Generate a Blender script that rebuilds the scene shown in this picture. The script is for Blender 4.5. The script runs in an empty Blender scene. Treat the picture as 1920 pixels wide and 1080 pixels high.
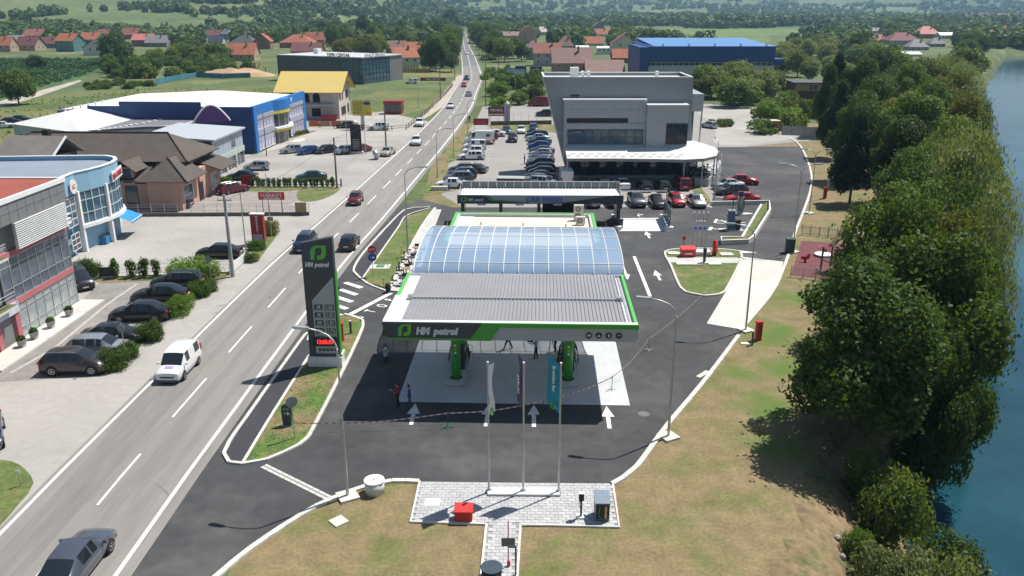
import bpy, bmesh, math, random
import numpy as np
from mathutils import Vector, Matrix, noise as mnoise

# ------------------------------------------------------------------ camera, sky, sun, exposure
S = bpy.context.scene
COL = S.collection
CAM_H = 25.0
FPX = 1560.0
TH = math.atan(525 / FPX)
cam = bpy.data.cameras.new('camera')
cam.sensor_width = 36.0
cam.lens = 36.0 * FPX / 1920.0
cam.clip_start = 0.5
cam.clip_end = 30000
cam_o = bpy.data.objects.new('camera', cam)
cam_o.location = (0, 0, CAM_H)
cam_o.rotation_euler = (math.pi / 2 - TH, 0, 0)
COL.objects.link(cam_o)
S.camera = cam_o

SUN_EL = math.radians(61)
SUN_AZ = math.radians(54)          # measured from +Y towards +X
wd = bpy.data.worlds.new('World')
S.world = wd
wd.use_nodes = True
wn = wd.node_tree
for n in list(wn.nodes):
    wn.nodes.remove(n)
sky = wn.nodes.new('ShaderNodeTexSky')
sky.sky_type = 'NISHITA'
sky.sun_disc = False
sky.sun_elevation = SUN_EL
sky.sun_rotation = SUN_AZ
sky.air_density = 1.2
sky.dust_density = 1.0
bg = wn.nodes.new('ShaderNodeBackground')
bg.inputs['Strength'].default_value = 0.062
wo = wn.nodes.new('ShaderNodeOutputWorld')
wn.links.new(sky.outputs[0], bg.inputs[0])
wn.links.new(bg.outputs[0], wo.inputs[0])

sl = bpy.data.lights.new('sun', 'SUN')
sl.energy = 5.0
sl.angle = math.radians(0.53)
sl.color = (1.0, 0.955, 0.88)
so = bpy.data.objects.new('sun', sl)
sd = Vector((-math.sin(SUN_AZ) * math.cos(SUN_EL), -math.cos(SUN_AZ) * math.cos(SUN_EL), -math.sin(SUN_EL)))
so.rotation_euler = sd.to_track_quat('-Z', 'Y').to_euler()
so.location = (60, 60, 120)
COL.objects.link(so)

S.view_settings.view_transform = 'Standard'
S.view_settings.look = 'None'
S.view_settings.exposure = 0.36
S.view_settings.gamma = 1.0
S.view_settings.use_curve_mapping = False

# ------------------------------------------------------------------ survey: photo pixel -> place in the world
CT, ST = math.cos(TH), math.sin(TH)
def G(u, v, z=0.0):
    """where the sight line through a photo pixel meets the level z"""
    a = (u - 960) / FPX; b = (540 - v) / FPX
    t = (z - CAM_H) / (-ST + b * CT)
    return Vector((a * t, (CT + b * ST) * t, z))
def at(u, v, Y):
    """same, on the upright plane at distance Y"""
    a = (u - 960) / FPX; b = (540 - v) / FPX
    t = Y / (CT + b * ST)
    return Vector((a * t, Y, CAM_H + (-ST + b * CT) * t))
def rnd(a, b): return random.uniform(a, b)
random.seed(11)

# ------------------------------------------------------------------ mesh builder
class MB:
    def __init__(s): s.v = []; s.f = []; s.m = []; s.cur = 0
    def add(s, vs, fs):
        o = len(s.v); s.v += [tuple(p) for p in vs]
        for f in fs: s.f.append(tuple(i + o for i in f)); s.m.append(s.cur)
        return s
    def box(s, x0, x1, y0, y1, z0, z1):
        return s.add([(x0,y0,z0),(x1,y0,z0),(x1,y1,z0),(x0,y1,z0),(x0,y0,z1),(x1,y0,z1),(x1,y1,z1),(x0,y1,z1)],
              [(0,3,2,1),(4,5,6,7),(0,1,5,4),(1,2,6,5),(2,3,7,6),(3,0,4,7)])
    def cbox(s, c, d, rot=0.0):
        hx,hy,hz = d[0]/2,d[1]/2,d[2]/2
        cr,sr = math.cos(rot),math.sin(rot)
        vs=[]
        for z in (-hz,hz):
            for x,y in ((-hx,-hy),(hx,-hy),(hx,hy),(-hx,hy)):
                vs.append((c[0]+x*cr-y*sr, c[1]+x*sr+y*cr, c[2]+z))
        return s.add(vs,[(0,3,2,1),(4,5,6,7),(0,1,5,4),(1,2,6,5),(2,3,7,6),(3,0,4,7)])
    def prism(s, poly, z0, z1, cap=True):
        n=len(poly)
        a=sum(poly[i][0]*poly[(i+1)%n][1]-poly[(i+1)%n][0]*poly[i][1] for i in range(n))
        if a<0: poly=list(reversed(poly))
        vs=[(p[0],p[1],z0) for p in poly]+[(p[0],p[1],z1) for p in poly]
        fs=[(i,(i+1)%n,n+(i+1)%n,n+i) for i in range(n)]
        if cap: fs+=[tuple(range(n,2*n)),tuple(reversed(range(n)))]
        return s.add(vs,fs)
    def sheet(s, poly, z):
        n=len(poly)
        a=sum(poly[i][0]*poly[(i+1)%n][1]-poly[(i+1)%n][0]*poly[i][1] for i in range(n))
        if a<0: poly=list(reversed(poly))
        return s.add([(p[0],p[1],z) for p in poly],[tuple(range(n))])
    def cyl(s, c, r, h, n=12, r2=None, cap=True):
        r2=r if r2 is None else r2
        vs=[];fs=[]
        for k in range(n):
            a=2*math.pi*k/n; vs.append((c[0]+r*math.cos(a),c[1]+r*math.sin(a),c[2]))
        for k in range(n):
            a=2*math.pi*k/n; vs.append((c[0]+r2*math.cos(a),c[1]+r2*math.sin(a),c[2]+h))
        fs=[(k,(k+1)%n,n+(k+1)%n,n+k) for k in range(n)]
        if cap: fs+=[tuple(range(n,2*n)),tuple(reversed(range(n)))]
        return s.add(vs,fs)
    def tube(s, pts, r, n=6, cap=True):
        pts=[Vector(p) for p in pts]; m=len(pts)
        rs=r if isinstance(r,(list,tuple)) else [r]*m
        vs=[];fs=[]
        for i,p in enumerate(pts):
            t=(pts[min(i+1,m-1)]-pts[max(i-1,0)]).normalized()
            up=Vector((0,0,1)) if abs(t.z)<.9 else Vector((1,0,0))
            a=t.cross(up).normalized(); b=a.cross(t)
            for k in range(n):
                w=2*math.pi*k/n
                vs.append(p+rs[i]*(math.cos(w)*a+math.sin(w)*b))
        for i in range(m-1):
            for k in range(n):
                fs.append((i*n+k,i*n+(k+1)%n,(i+1)*n+(k+1)%n,(i+1)*n+k))
        if cap: fs+=[tuple(range(n)),tuple(reversed(range((m-1)*n,m*n)))]
        return s.add(vs,fs)
    def lathe(s, prof, n=16, axis='z', c=(0,0,0)):
        vs=[];fs=[];m=len(prof)
        for r,h in prof:
            for k in range(n):
                a=2*math.pi*k/n
                if axis=='z': p=(r*math.cos(a),r*math.sin(a),h)
                else: p=(r*math.cos(a),h,r*math.sin(a))
                vs.append((c[0]+p[0],c[1]+p[1],c[2]+p[2]))
        for i in range(m-1):
            for k in range(n):
                fs.append((i*n+k,i*n+(k+1)%n,(i+1)*n+(k+1)%n,(i+1)*n+k))
        fs+=[tuple(range(n)),tuple(reversed(range((m-1)*n,m*n)))]
        return s.add(vs,fs)
    def ball(s, c, r, n=8, m=6, sz=1.0):
        prof=[]
        for i in range(m+1):
            a=-math.pi/2+math.pi*i/m
            prof.append((max(1e-4,r*math.cos(a)),r*math.sin(a)*sz))
        return s.lathe(prof,n,'z',c)
    def quad(s,a,b,c,d): return s.add([a,b,c,d],[(0,1,2,3)])
    def mesh(s, name, mats=None, smooth=False):
        me=bpy.data.meshes.new(name); me.from_pydata(s.v,[],s.f)
        for m in (mats if isinstance(mats,(list,tuple)) else [mats]): me.materials.append(m)
        if any(s.m): me.polygons.foreach_set('material_index',s.m)
        if smooth: me.polygons.foreach_set('use_smooth',[True]*len(s.f))
        me.update()
        return me
    def build(s, name, mats, parent=None, smooth=False, loc=None, rot=None, **kw):
        return put(name, s.mesh(name,mats,smooth), parent, loc, rot, **kw)

def put(name, me, parent=None, loc=None, rot=None, label=None, cat=None, group=None, kind=None, scale=None):
    o=bpy.data.objects.new(name,me); COL.objects.link(o)
    if parent: o.parent=parent
    if loc is not None: o.location=loc
    if rot is not None: o.rotation_euler=(0,0,rot) if isinstance(rot,(int,float)) else rot
    if scale is not None: o.scale=scale
    tag(o,label,cat,group,kind)
    return o
def tag(o,label=None,cat=None,group=None,kind=None):
    if label: o['label']=label
    if cat: o['category']=cat
    if group: o['group']=group
    if kind: o['kind']=kind
    return o
def thing(name,label,cat,loc=(0,0,0),rot=0.0,group=None,kind=None,scale=None):
    return put(name,None,None,loc,rot,label,cat,group,kind,scale)
def frame_of(pa,pb):
    """origin and yaw of a front running from ground pixel pa to ground pixel pb"""
    A,B=G(*pa),G(*pb); d=B-A
    return A,math.atan2(d.y,d.x),d.length
def copy_tree(o,parent=None):
    c=o.copy(); COL.objects.link(c); c.parent=parent
    for ch in list(o.children): copy_tree(ch,c)
    return c
def smoothed(path,step,closed=False):
    """Catmull-Rom through the points, resampled about every step metres"""
    P=[Vector((p[0],p[1],0)) for p in path]; n=len(P); out=[]
    rng=range(n if closed else n-1)
    for i in rng:
        p1,p2=P[i],P[(i+1)%n]
        p0=P[i-1] if (closed or i>0) else p1*2-p2
        p3=P[(i+2)%n] if (closed or i+2<n) else p2*2-p1
        k=max(1,int(round((p2-p1).length/step)))
        for j in range(k):
            t=j/k
            out.append(.5*((2*p1)+(p2-p0)*t+(2*p0-5*p1+4*p2-p3)*t*t+(3*p1-p0-3*p2+p3)*t**3))
    if not closed: out.append(P[-1])
    return out
def gp(pix,z=0.0): return [G(u,v,z) for u,v in pix]
def strip_poly(path,w0,w1=None):
    """polygon of a band along a path: from offset w0 to offset w1 (left positive)"""
    if w1 is None: w0,w1=-w0/2,w0/2
    P=[Vector((p[0],p[1],0)) for p in path]; n=len(P); L=[];R=[]
    for i in range(n):
        t=(P[min(i+1,n-1)]-P[max(i-1,0)]).normalized(); nn=Vector((-t.y,t.x,0))
        L.append(P[i]+nn*w1); R.append(P[i]+nn*w0)
    return L,R
def band(mb,path,w0,w1,z0,z1=None):
    L,R=strip_poly(path,w0,w1)
    for i in range(len(L)-1):
        if z1 is None:
            mb.add([(R[i].x,R[i].y,z0),(R[i+1].x,R[i+1].y,z0),(L[i+1].x,L[i+1].y,z0),(L[i].x,L[i].y,z0)],[(0,1,2,3)])
        else:
            q=[R[i],R[i+1],L[i+1],L[i]]
            mb.add([(p.x,p.y,z0) for p in q]+[(p.x,p.y,z1) for p in q],[(4,5,6,7),(0,1,5,4),(2,3,7,6)]+([(3,0,4,7)] if i==0 else [])+([(1,2,6,5)] if i==len(L)-2 else []))
    return mb

def slab(mb,pts,th):
    """flat piece with thickness below its face"""
    P=[Vector(p) for p in pts]; n=(P[1]-P[0]).cross(P[2]-P[0]).normalized()
    if n.z<0: P=P[::-1]; n=-n
    k=len(P); vs=P+[p-n*th for p in P]
    return mb.add(vs,[tuple(range(k)),tuple(reversed(range(k,2*k)))]+[(i,k+i,k+(i+1)%k,(i+1)%k) for i in range(k)])

# ------------------------------------------------------------------ materials
MATS={}
def pm(name,col,rough=.75,metal=0.0,var=.12,vs=3.0,bump=0.0,bs=40.0,rand=0.0,coat=0.0,spec=.5,col2=None,c2s=.2,c2lo=.45,c2hi=.6,emit=None,es=1.0,stretch=None,det=4.0,fine=0.0,fs=60.0):
    """principled material: colour broken up by two noises, optional second colour in patches, optional relief"""
    if name in MATS: return MATS[name]
    m=bpy.data.materials.new(name); m.use_nodes=True; nt=m.node_tree; N=nt.nodes; K=nt.links
    b=N['Principled BSDF']
    b.inputs['Roughness'].default_value=rough; b.inputs['Metallic'].default_value=metal
    b.inputs['Specular IOR Level'].default_value=spec
    if coat: b.inputs['Coat Weight'].default_value=coat; b.inputs['Coat Roughness'].default_value=.05
    c=(*col,1)
    tc=N.new('ShaderNodeTexCoord'); src=tc.outputs['Object']
    if stretch:
        mp=N.new('ShaderNodeMapping'); mp.inputs['Scale'].default_value=stretch; K.new(src,mp.inputs[0]); src=mp.outputs[0]
    last=None
    if col2 is not None:
        nz=N.new('ShaderNodeTexNoise'); nz.inputs['Scale'].default_value=c2s; nz.inputs['Detail'].default_value=6; nz.inputs['Roughness'].default_value=.62
        K.new(src,nz.inputs['Vector'])
        mr=N.new('ShaderNodeMapRange'); mr.inputs[1].default_value=c2lo; mr.inputs[2].default_value=c2hi; K.new(nz.outputs[0],mr.inputs[0])
        mx=N.new('ShaderNodeMix'); mx.data_type='RGBA'; mx.inputs[6].default_value=c; mx.inputs[7].default_value=(*col2,1)
        K.new(mr.outputs[0],mx.inputs[0]); last=mx.outputs[2]
    def mod(amount,scale,last):
        nz=N.new('ShaderNodeTexNoise'); nz.inputs['Scale'].default_value=scale; nz.inputs['Detail'].default_value=det; K.new(src,nz.inputs['Vector'])
        mr=N.new('ShaderNodeMapRange'); mr.inputs[1].default_value=.3; mr.inputs[2].default_value=.7; mr.inputs[3].default_value=1-amount; mr.inputs[4].default_value=1+amount
        K.new(nz.outputs[0],mr.inputs[0])
        vm=N.new('ShaderNodeVectorMath'); vm.operation='SCALE'
        if last is None: vm.inputs[0].default_value=col
        else: K.new(last,vm.inputs[0])
        K.new(mr.outputs[0],vm.inputs['Scale']); return vm.outputs[0]
    if var: last=mod(var,vs,last)
    if fine: last=mod(fine,fs,last)
    if rand:
        oi=N.new('ShaderNodeObjectInfo')
        mr=N.new('ShaderNodeMapRange'); mr.inputs[3].default_value=1-rand; mr.inputs[4].default_value=1+rand; K.new(oi.outputs['Random'],mr.inputs[0])
        vm=N.new('ShaderNodeVectorMath'); vm.operation='SCALE'
        if last is None: vm.inputs[0].default_value=col
        else: K.new(last,vm.inputs[0])
        K.new(mr.outputs[0],vm.inputs['Scale']); last=vm.outputs[0]
    if last is not None: K.new(last,b.inputs['Base Color'])
    else: b.inputs['Base Color'].default_value=c
    if bump:
        nb=N.new('ShaderNodeTexNoise'); nb.inputs['Scale'].default_value=bs; nb.inputs['Detail'].default_value=3; K.new(src,nb.inputs['Vector'])
        bp=N.new('ShaderNodeBump'); bp.inputs['Strength'].default_value=bump; bp.inputs['Distance'].default_value=.05; K.new(nb.outputs[0],bp.inputs['Height']); K.new(bp.outputs[0],b.inputs['Normal'])
    if emit is not None:
        b.inputs['Emission Color'].default_value=(*emit,1); b.inputs['Emission Strength'].default_value=es
    MATS[name]=m
    return m
def leafmat(name,col,rand=.18,trans=.36,var=.28,vs=.5):
    if name in MATS: return MATS[name]
    m=pm(name,col,.62,var=var,vs=vs,rand=rand,spec=.25)
    nt=m.node_tree; N=nt.nodes; K=nt.links; b=N['Principled BSDF']; out=[n for n in N if n.type=='OUTPUT_MATERIAL'][0]
    tr=N.new('ShaderNodeBsdfTranslucent'); mx=N.new('ShaderNodeMixShader'); mx.inputs[0].default_value=trans
    g=N.new('ShaderNodeVectorMath'); g.operation='MULTIPLY'; g.inputs[1].default_value=(1.45,1.5,.55)
    K.new(b.inputs['Base Color'].links[0].from_socket,g.inputs[0]); K.new(g.outputs[0],tr.inputs[0])
    K.new(b.outputs[0],mx.inputs[1]); K.new(tr.outputs[0],mx.inputs[2]); K.new(mx.outputs[0],out.inputs[0])
    return m
def wavebump(m,scale,axis='X',strength=.6,dist=.03,rot=0.0):
    nt=m.node_tree; N=nt.nodes; K=nt.links; b=N['Principled BSDF']
    tc=N.new('ShaderNodeTexCoord'); mp=N.new('ShaderNodeMapping'); mp.inputs['Rotation'].default_value=(0,0,rot); K.new(tc.outputs['Object'],mp.inputs[0])
    w=N.new('ShaderNodeTexWave'); w.wave_type='BANDS'; w.bands_direction=axis; w.inputs['Scale'].default_value=scale; K.new(mp.outputs[0],w.inputs[0])
    bp=N.new('ShaderNodeBump'); bp.inputs['Strength'].default_value=strength; bp.inputs['Distance'].default_value=dist; K.new(w.outputs[1],bp.inputs['Height']); K.new(bp.outputs[0],b.inputs['Normal'])
    return m
def brickify(m,scale,rot,c1,c2,mort):
    nt=m.node_tree; N=nt.nodes; K=nt.links; b=N['Principled BSDF']
    tc=N.new('ShaderNodeTexCoord'); mp=N.new('ShaderNodeMapping'); mp.inputs['Rotation'].default_value=(0,0,rot); K.new(tc.outputs['Object'],mp.inputs[0])
    br=N.new('ShaderNodeTexBrick'); br.inputs['Scale'].default_value=scale; br.inputs['Color1'].default_value=(*c1,1); br.inputs['Color2'].default_value=(*c2,1); br.inputs['Mortar'].default_value=(*mort,1); br.inputs['Mortar Size'].default_value=.03; K.new(mp.outputs[0],br.inputs['Vector'])
    nz=N.new('ShaderNodeTexNoise'); nz.inputs['Scale'].default_value=.5; nz.inputs['Detail'].default_value=6; K.new(tc.outputs['Object'],nz.inputs['Vector'])
    mr=N.new('ShaderNodeMapRange'); mr.inputs[1].default_value=.3; mr.inputs[2].default_value=.7; mr.inputs[3].default_value=.82; mr.inputs[4].default_value=1.15; K.new(nz.outputs[0],mr.inputs[0])
    vm=N.new('ShaderNodeVectorMath'); vm.operation='SCALE'; K.new(br.outputs[0],vm.inputs[0]); K.new(mr.outputs[0],vm.inputs['Scale']); K.new(vm.outputs[0],b.inputs['Base Color'])
white=pm('white_paint',(.78,.78,.77),.55,var=.04,vs=2)
whitemetal=pm('white_sheet_metal',(.80,.81,.82),.35,var=.05,vs=1)
roadpaint=pm('road_marking_paint',(.74,.74,.71),.7,var=.1,vs=2,fine=.1,fs=9,col2=(.5,.49,.46),c2s=1.8,c2lo=.56,c2hi=.72)
asph=pm('new_asphalt',(.050,.051,.054),.88,var=.2,vs=.16,bump=.25,bs=30,col2=(.105,.102,.100),c2s=.11,c2lo=.47,c2hi=.74,fine=.16,fs=1.1,det=7)
asph2=pm('bike_lane_asphalt',(.042,.043,.05),.9,var=.10,vs=.5,bump=.25,bs=30,fine=.08,fs=6)
road_m=pm('old_road_asphalt',(.245,.233,.220),.88,var=.09,vs=.12,bump=.2,bs=30,fine=.06,fs=2.5,stretch=(1,.12,1),col2=(.185,.176,.168),c2s=.35,c2lo=.5,c2hi=.68)
lot_m=pm('grey_lot_asphalt',(.30,.285,.268),.9,var=.10,vs=.12,bump=.2,bs=20,fine=.05,fs=2,col2=(.27,.26,.245),c2s=.06,c2lo=.45,c2hi=.7)
conc=pm('pale_concrete',(.56,.545,.50),.85,var=.09,vs=.25,bump=.15,bs=20,fine=.06,fs=3,col2=(.44,.43,.40),c2s=.22,c2lo=.6,c2hi=.68)
conc_pad=pm('pump_pad_concrete',(.50,.525,.545),.8,var=.07,vs=.4,bump=.1,bs=20,fine=.06,fs=3)
conc_apron=pm('apron_concrete',(.365,.348,.325),.88,var=.10,vs=.1,bump=.2,bs=18,fine=.06,fs=1.8,col2=(.285,.272,.255),c2s=.09,c2lo=.5,c2hi=.7)
kerb_m=pm('kerb_concrete',(.60,.59,.55),.85,var=.12,vs=2,rand=.08,fine=.08,fs=12)
paver_m=pm('paver_grey',(.44,.445,.45),.85,var=.08,vs=3,rand=.13,fine=.06,fs=14)
joint_m=pm('sand_joint',(.30,.295,.285),.95,var=.15,vs=4)
soil_m=pm('dry_lawn',(.215,.165,.086),.98,var=.16,vs=.9,bump=.5,bs=9,fine=.20,fs=5,col2=(.125,.142,.040),c2s=.24,c2lo=.47,c2hi=.68)
verge_m=pm('verge_grass',(.22,.17,.085),.98,var=.18,vs=.6,bump=.8,bs=10,fine=.22,fs=4,col2=(.085,.15,.03),c2s=.35,c2lo=.42,c2hi=.58)
greenlawn_m=pm('green_lawn',(.105,.145,.038),.98,var=.18,vs=.8,bump=.5,bs=10,fine=.2,fs=3,col2=(.215,.17,.085),c2s=.3,c2lo=.48,c2hi=.66)
meadow_m=pm('meadow',(.15,.155,.05),.98,var=.2,vs=.06,bump=.8,bs=3,fine=.22,fs=.7,col2=(.07,.115,.03),c2s=.035,c2lo=.42,c2hi=.62)
crop_m=pm('crop_field',(.055,.125,.04),.98,var=.2,vs=.05,bump=.8,bs=3,fine=.3,fs=.8,col2=(.035,.085,.03),c2s=.03,c2lo=.42,c2hi=.62)
field2_m=pm('pale_field',(.13,.19,.05),.98,var=.15,vs=.03,fine=.15,fs=.5,col2=(.10,.15,.045),c2s=.02,c2lo=.45,c2hi=.6)
glass=pm('dark_glass',(.025,.04,.055),.06,var=0,spec=.8)
glassblue=pm('blue_glass',(.05,.11,.16),.07,var=.25,vs=.5,spec=.8)
glasspale=pm('curtained_glass',(.30,.34,.35),.12,var=.3,vs=1.2,spec=.7)
carglass=pm('car_glass',(.015,.02,.025),.05,var=0,spec=.9)
black=pm('black_plastic',(.02,.02,.022),.6,var=.1)
darkgrey=pm('dark_grey_paint',(.055,.06,.066),.45,var=.05)
anthr=pm('anthracite_panel',(.045,.055,.065),.4,var=.05,vs=.5)
green=pm('brand_green',(.055,.36,.035),.4,var=.06)
greenlt=pm('brand_green_top',(.10,.46,.09),.45,var=.05)
silver=pm('silver_panel',(.42,.43,.44),.4,var=.06,vs=.6)
galv=pm('galvanised_steel',(.46,.47,.48),.42,metal=.6,var=.12,vs=2)
alu=pm('aluminium',(.6,.61,.62),.35,metal=.7,var=.05)
red=pm('red_paint',(.55,.022,.02),.45,var=.08)
darkred=pm('dark_red_paint',(.30,.02,.025),.5,var=.08)
blue=pm('blue_paint',(.015,.10,.38),.5,var=.08)
yellow=pm('yellow_paint',(.62,.46,.02),.55,var=.06)
skin=pm('skin',(.45,.27,.19),.6,var=.05)
hair=pm('dark_hair',(.03,.02,.015),.7,var=.1)
tyre_m=pm('tyre_rubber',(.018,.018,.018),.85,var=.1)
rim_m=pm('alloy_rim',(.45,.46,.47),.35,metal=.7,var=.05)
headl=pm('headlight_glass',(.65,.67,.68),.12,var=0,spec=.8)
taill=pm('tail_light_red',(.35,.01,.012),.2,var=0,spec=.7)
plate_m=pm('plate_white',(.72,.73,.74),.5,var=0)
bark=pm('bark',(.10,.075,.05),.95,var=.25,vs=3,bump=.5,bs=8)

def text(s,size,mat,parent,loc,rot,name='lettering',shear=0.0,bold=0.0,ext=.01,align='LEFT',sx=1.0,space=1.0):
    cu=bpy.data.curves.new(name,'FONT'); cu.body=s; cu.size=size; cu.extrude=ext; cu.shear=shear; cu.offset=bold; cu.align_x=align; cu.space_character=space; cu.resolution_u=3
    t=bpy.data.objects.new(name,cu); COL.objects.link(t)
    dg=bpy.context.evaluated_depsgraph_get()
    me=bpy.data.meshes.new_from_object(t.evaluated_get(dg))
    bpy.data.objects.remove(t); bpy.data.curves.remove(cu)
    me.name=name; me.materials.clear(); me.materials.append(mat)
    if sx!=1.0:
        for v in me.vertices: v.co.x*=sx
    return put(name,me,parent,loc,rot)
# ------------------------------------------------------------------ terrain, river
def sst(x): x=max(0.0,min(1.0,x)); return x*x*(3-2*x)
def shore(Y):
    if Y<230: return 4.5+.53*Y
    if Y<540: return 126.4+(Y-230)*.60
    return 312.4+(Y-540)*2.4
RIV_W=75.0; WATER=-4.0
def hz(x,y):
    d=(x-shore(y)+.9*math.sin(y*.13)+.6*math.sin(y*.31+1))*.86
    z=0.0
    if d>-9: 
        z=-5.6*sst((d+9)/9.0)
        if d>RIV_W: z=-5.6*(1-sst((d-RIV_W)/10))
        z+= .35*mnoise.noise((x*.5,y*.5,0))*min(1,(d+9)/4) if d<RIV_W else 0
    if y>500:
        t=x/y
        y0=590+(t+.62)*700 if t<-.22 else 870+1430*sst((t+.22)/.3)
        s=y-y0
        if s>0:
            s2=s*s/(s+160)
            n=1+.55*mnoise.noise((x/420,y/420,3))+.3*mnoise.noise((x/160,y/160,7))
            z+=s2*(.085 if t<-.1 else .085-.03*min(1,(t+.1)/.2))*max(.25,n)
    return z
def Gt(u,v):
    """sight line through a photo pixel down to the terrain"""
    a=(u-960)/FPX;b=(540-v)/FPX
    dx,dy,dz=a,CT+b*ST,-ST+b*CT
    t=20.0
    while t<12000:
        if CAM_H+dz*t<hz(dx*t,dy*t):
            lo,hi=t/1.02,t
            for _ in range(12):
                m=(lo+hi)/2
                if CAM_H+dz*m<hz(dx*m,dy*m): hi=m
                else: lo=m
            return Vector((dx*hi,dy*hi,hz(dx*hi,dy*hi)))
        t*=1.02
    return None
GREENB=[(G(1400,560),3.4),(G(1450,625),3.2),(G(1480,690),2.6),(G(1440,765),2.6),(G(1465,840),2.2),(G(1390,700),1.8),(G(1500,560),3.0)]
def green_patches(m,blobs,col):
    nt=m.node_tree; N=nt.nodes; K=nt.links; b=N['Principled BSDF']; src=b.inputs['Base Color'].links[0].from_socket
    tc=N.new('ShaderNodeTexCoord'); last=None
    for p,r in blobs:
        d=N.new('ShaderNodeVectorMath'); d.operation='DISTANCE'; d.inputs[1].default_value=(p.x,p.y,0); K.new(tc.outputs['Object'],d.inputs[0])
        mr=N.new('ShaderNodeMapRange'); mr.interpolation_type='SMOOTHSTEP'; mr.inputs[1].default_value=r*1.5; mr.inputs[2].default_value=0; K.new(d.outputs['Value'],mr.inputs[0])
        if last is None: last=mr.outputs[0]
        else:
            mx=N.new('ShaderNodeMath'); mx.operation='MAXIMUM'; K.new(last,mx.inputs[0]); K.new(mr.outputs[0],mx.inputs[1]); last=mx.outputs[0]
    nz=N.new('ShaderNodeTexNoise'); nz.inputs['Scale'].default_value=.55; nz.inputs['Detail'].default_value=9; nz.inputs['Roughness'].default_value=.72; K.new(tc.outputs['Object'],nz.inputs['Vector'])
    ad=N.new('ShaderNodeMath'); ad.operation='MULTIPLY_ADD'; ad.inputs[1].default_value=.42; K.new(last,ad.inputs[0]); K.new(nz.outputs[0],ad.inputs[2])
    rr=N.new('ShaderNodeMapRange'); rr.inputs[1].default_value=.56; rr.inputs[2].default_value=.92; K.new(ad.outputs[0],rr.inputs[0])
    mix=N.new('ShaderNodeMix'); mix.data_type='RGBA'; mix.inputs[7].default_value=(*col,1); K.new(rr.outputs[0],mix.inputs[0]); K.new(src,mix.inputs[6]); K.new(mix.outputs[2],b.inputs['Base Color'])
green_patches(soil_m,GREENB,(.095,.155,.028))
bank_m=pm('bank_earth',(.215,.155,.085),.97,var=.25,vs=.5,bump=1,bs=4,fine=.25,fs=2.5,col2=(.07,.10,.03),c2s=.3,c2lo=.48,c2hi=.62)
hill_m=pm('hillside_grass',(.15,.185,.058),.98,var=.25,vs=.008,fine=.25,fs=.06,col2=(.085,.125,.038),c2s=.004,c2lo=.42,c2hi=.56)
plain_m=pm('plain_grass',(.09,.125,.04),.98,var=.22,vs=.04,bump=.6,bs=2,fine=.2,fs=.5,col2=(.17,.165,.06),c2s=.02,c2lo=.52,c2hi=.66)
rows=[-120,-80,-50,-30,-15,0]
y=8.0
while y<4300:
    rows.append(y); y+= 1.6 if y<75 else y*.022
NC=150
vs=[];fs=[];mi=[]
for Y in rows:
    hw=.95*max(Y,0)+130
    for k in range(NC+1):
        t=2*k/NC-1
        # columns gathered towards the river bank
        w_=.45*(1-sst((Y-180)/260)); X=(t*(1-w_)+w_*t**3)*hw
        vs.append((X,Y,hz(X,Y)))
for j in range(len(rows)-1):
    for k in range(NC):
        a=j*(NC+1)+k
        fs.append((a,a+1,a+NC+2,a+NC+1))
        cx=(vs[a][0]+vs[a+1][0])/2; cy=(vs[a][1]+vs[a+NC+1][1])/2; d=cx-shore(cy)
        cz=max(vs[a][2],vs[a+NC+2][2])
        if d>-9.5 and d<RIV_W+16: mi.append(1 if cy<52 else 4)
        elif cz>1.5: mi.append(3)
        elif cy<190 and cx>-13: mi.append(0)
        else: mi.append(2)
me=bpy.data.meshes.new('ground'); me.from_pydata(vs,[],fs)
for m in (soil_m,bank_m,plain_m,hill_m,pm('bank_grass',(.06,.085,.026),.97,var=.25,vs=.2,fine=.25,fs=1.5,col2=(.13,.12,.05),c2s=.08,c2lo=.55,c2hi=.7)): me.materials.append(m)
me.polygons.foreach_set('material_index',mi); me.polygons.foreach_set('use_smooth',[True]*len(fs)); me.update()
put('ground',me,kind='structure',label='dry brown and green ground sloping down to the river and up to the hills')

wm=pm('river_water',(.006,.045,.075),.12,var=.3,vs=.03,spec=.35,bump=.25,bs=.9,col2=(.02,.09,.12),c2s=.05,c2lo=.4,c2hi=.65)
mb=MB(); lim=[Y for Y in rows if -60<Y<1500]
for i in range(len(lim)-1):
    a,b=lim[i],lim[i+1]
    mb.add([(shore(a)-7,a,WATER),(shore(a)+RIV_W+14,a,WATER),(shore(b)+RIV_W+14,b,WATER),(shore(b)-7,b,WATER)],[(0,1,2,3)])
mb.build('river',wm,kind='structure',label='deep blue green river running past the wooded bank')

# ------------------------------------------------------------------ roads and paving, each sheet a few millimetres above the last
def rough_edge(pts,amp,step=1.5,closed=True):
    out=[]
    for i,p in enumerate(smoothed(pts,step,closed)):
        n=mnoise.noise_vector((p.x*.23,p.y*.23,1.7))
        out.append(Vector((p.x+n.x*amp,p.y+n.y*amp,0)))
    return out
def sheet(name,pix,mat,z,amp=0.0,step=1.5,label=None,world=False,smooth=False,kind='structure'):
    pts=[Vector((p[0],p[1],0)) for p in pix] if world else gp(pix)
    if amp or smooth: pts=rough_edge(pts,amp,step)
    return MB().sheet(pts,z).build(name,mat,kind=kind,label=label)

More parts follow.
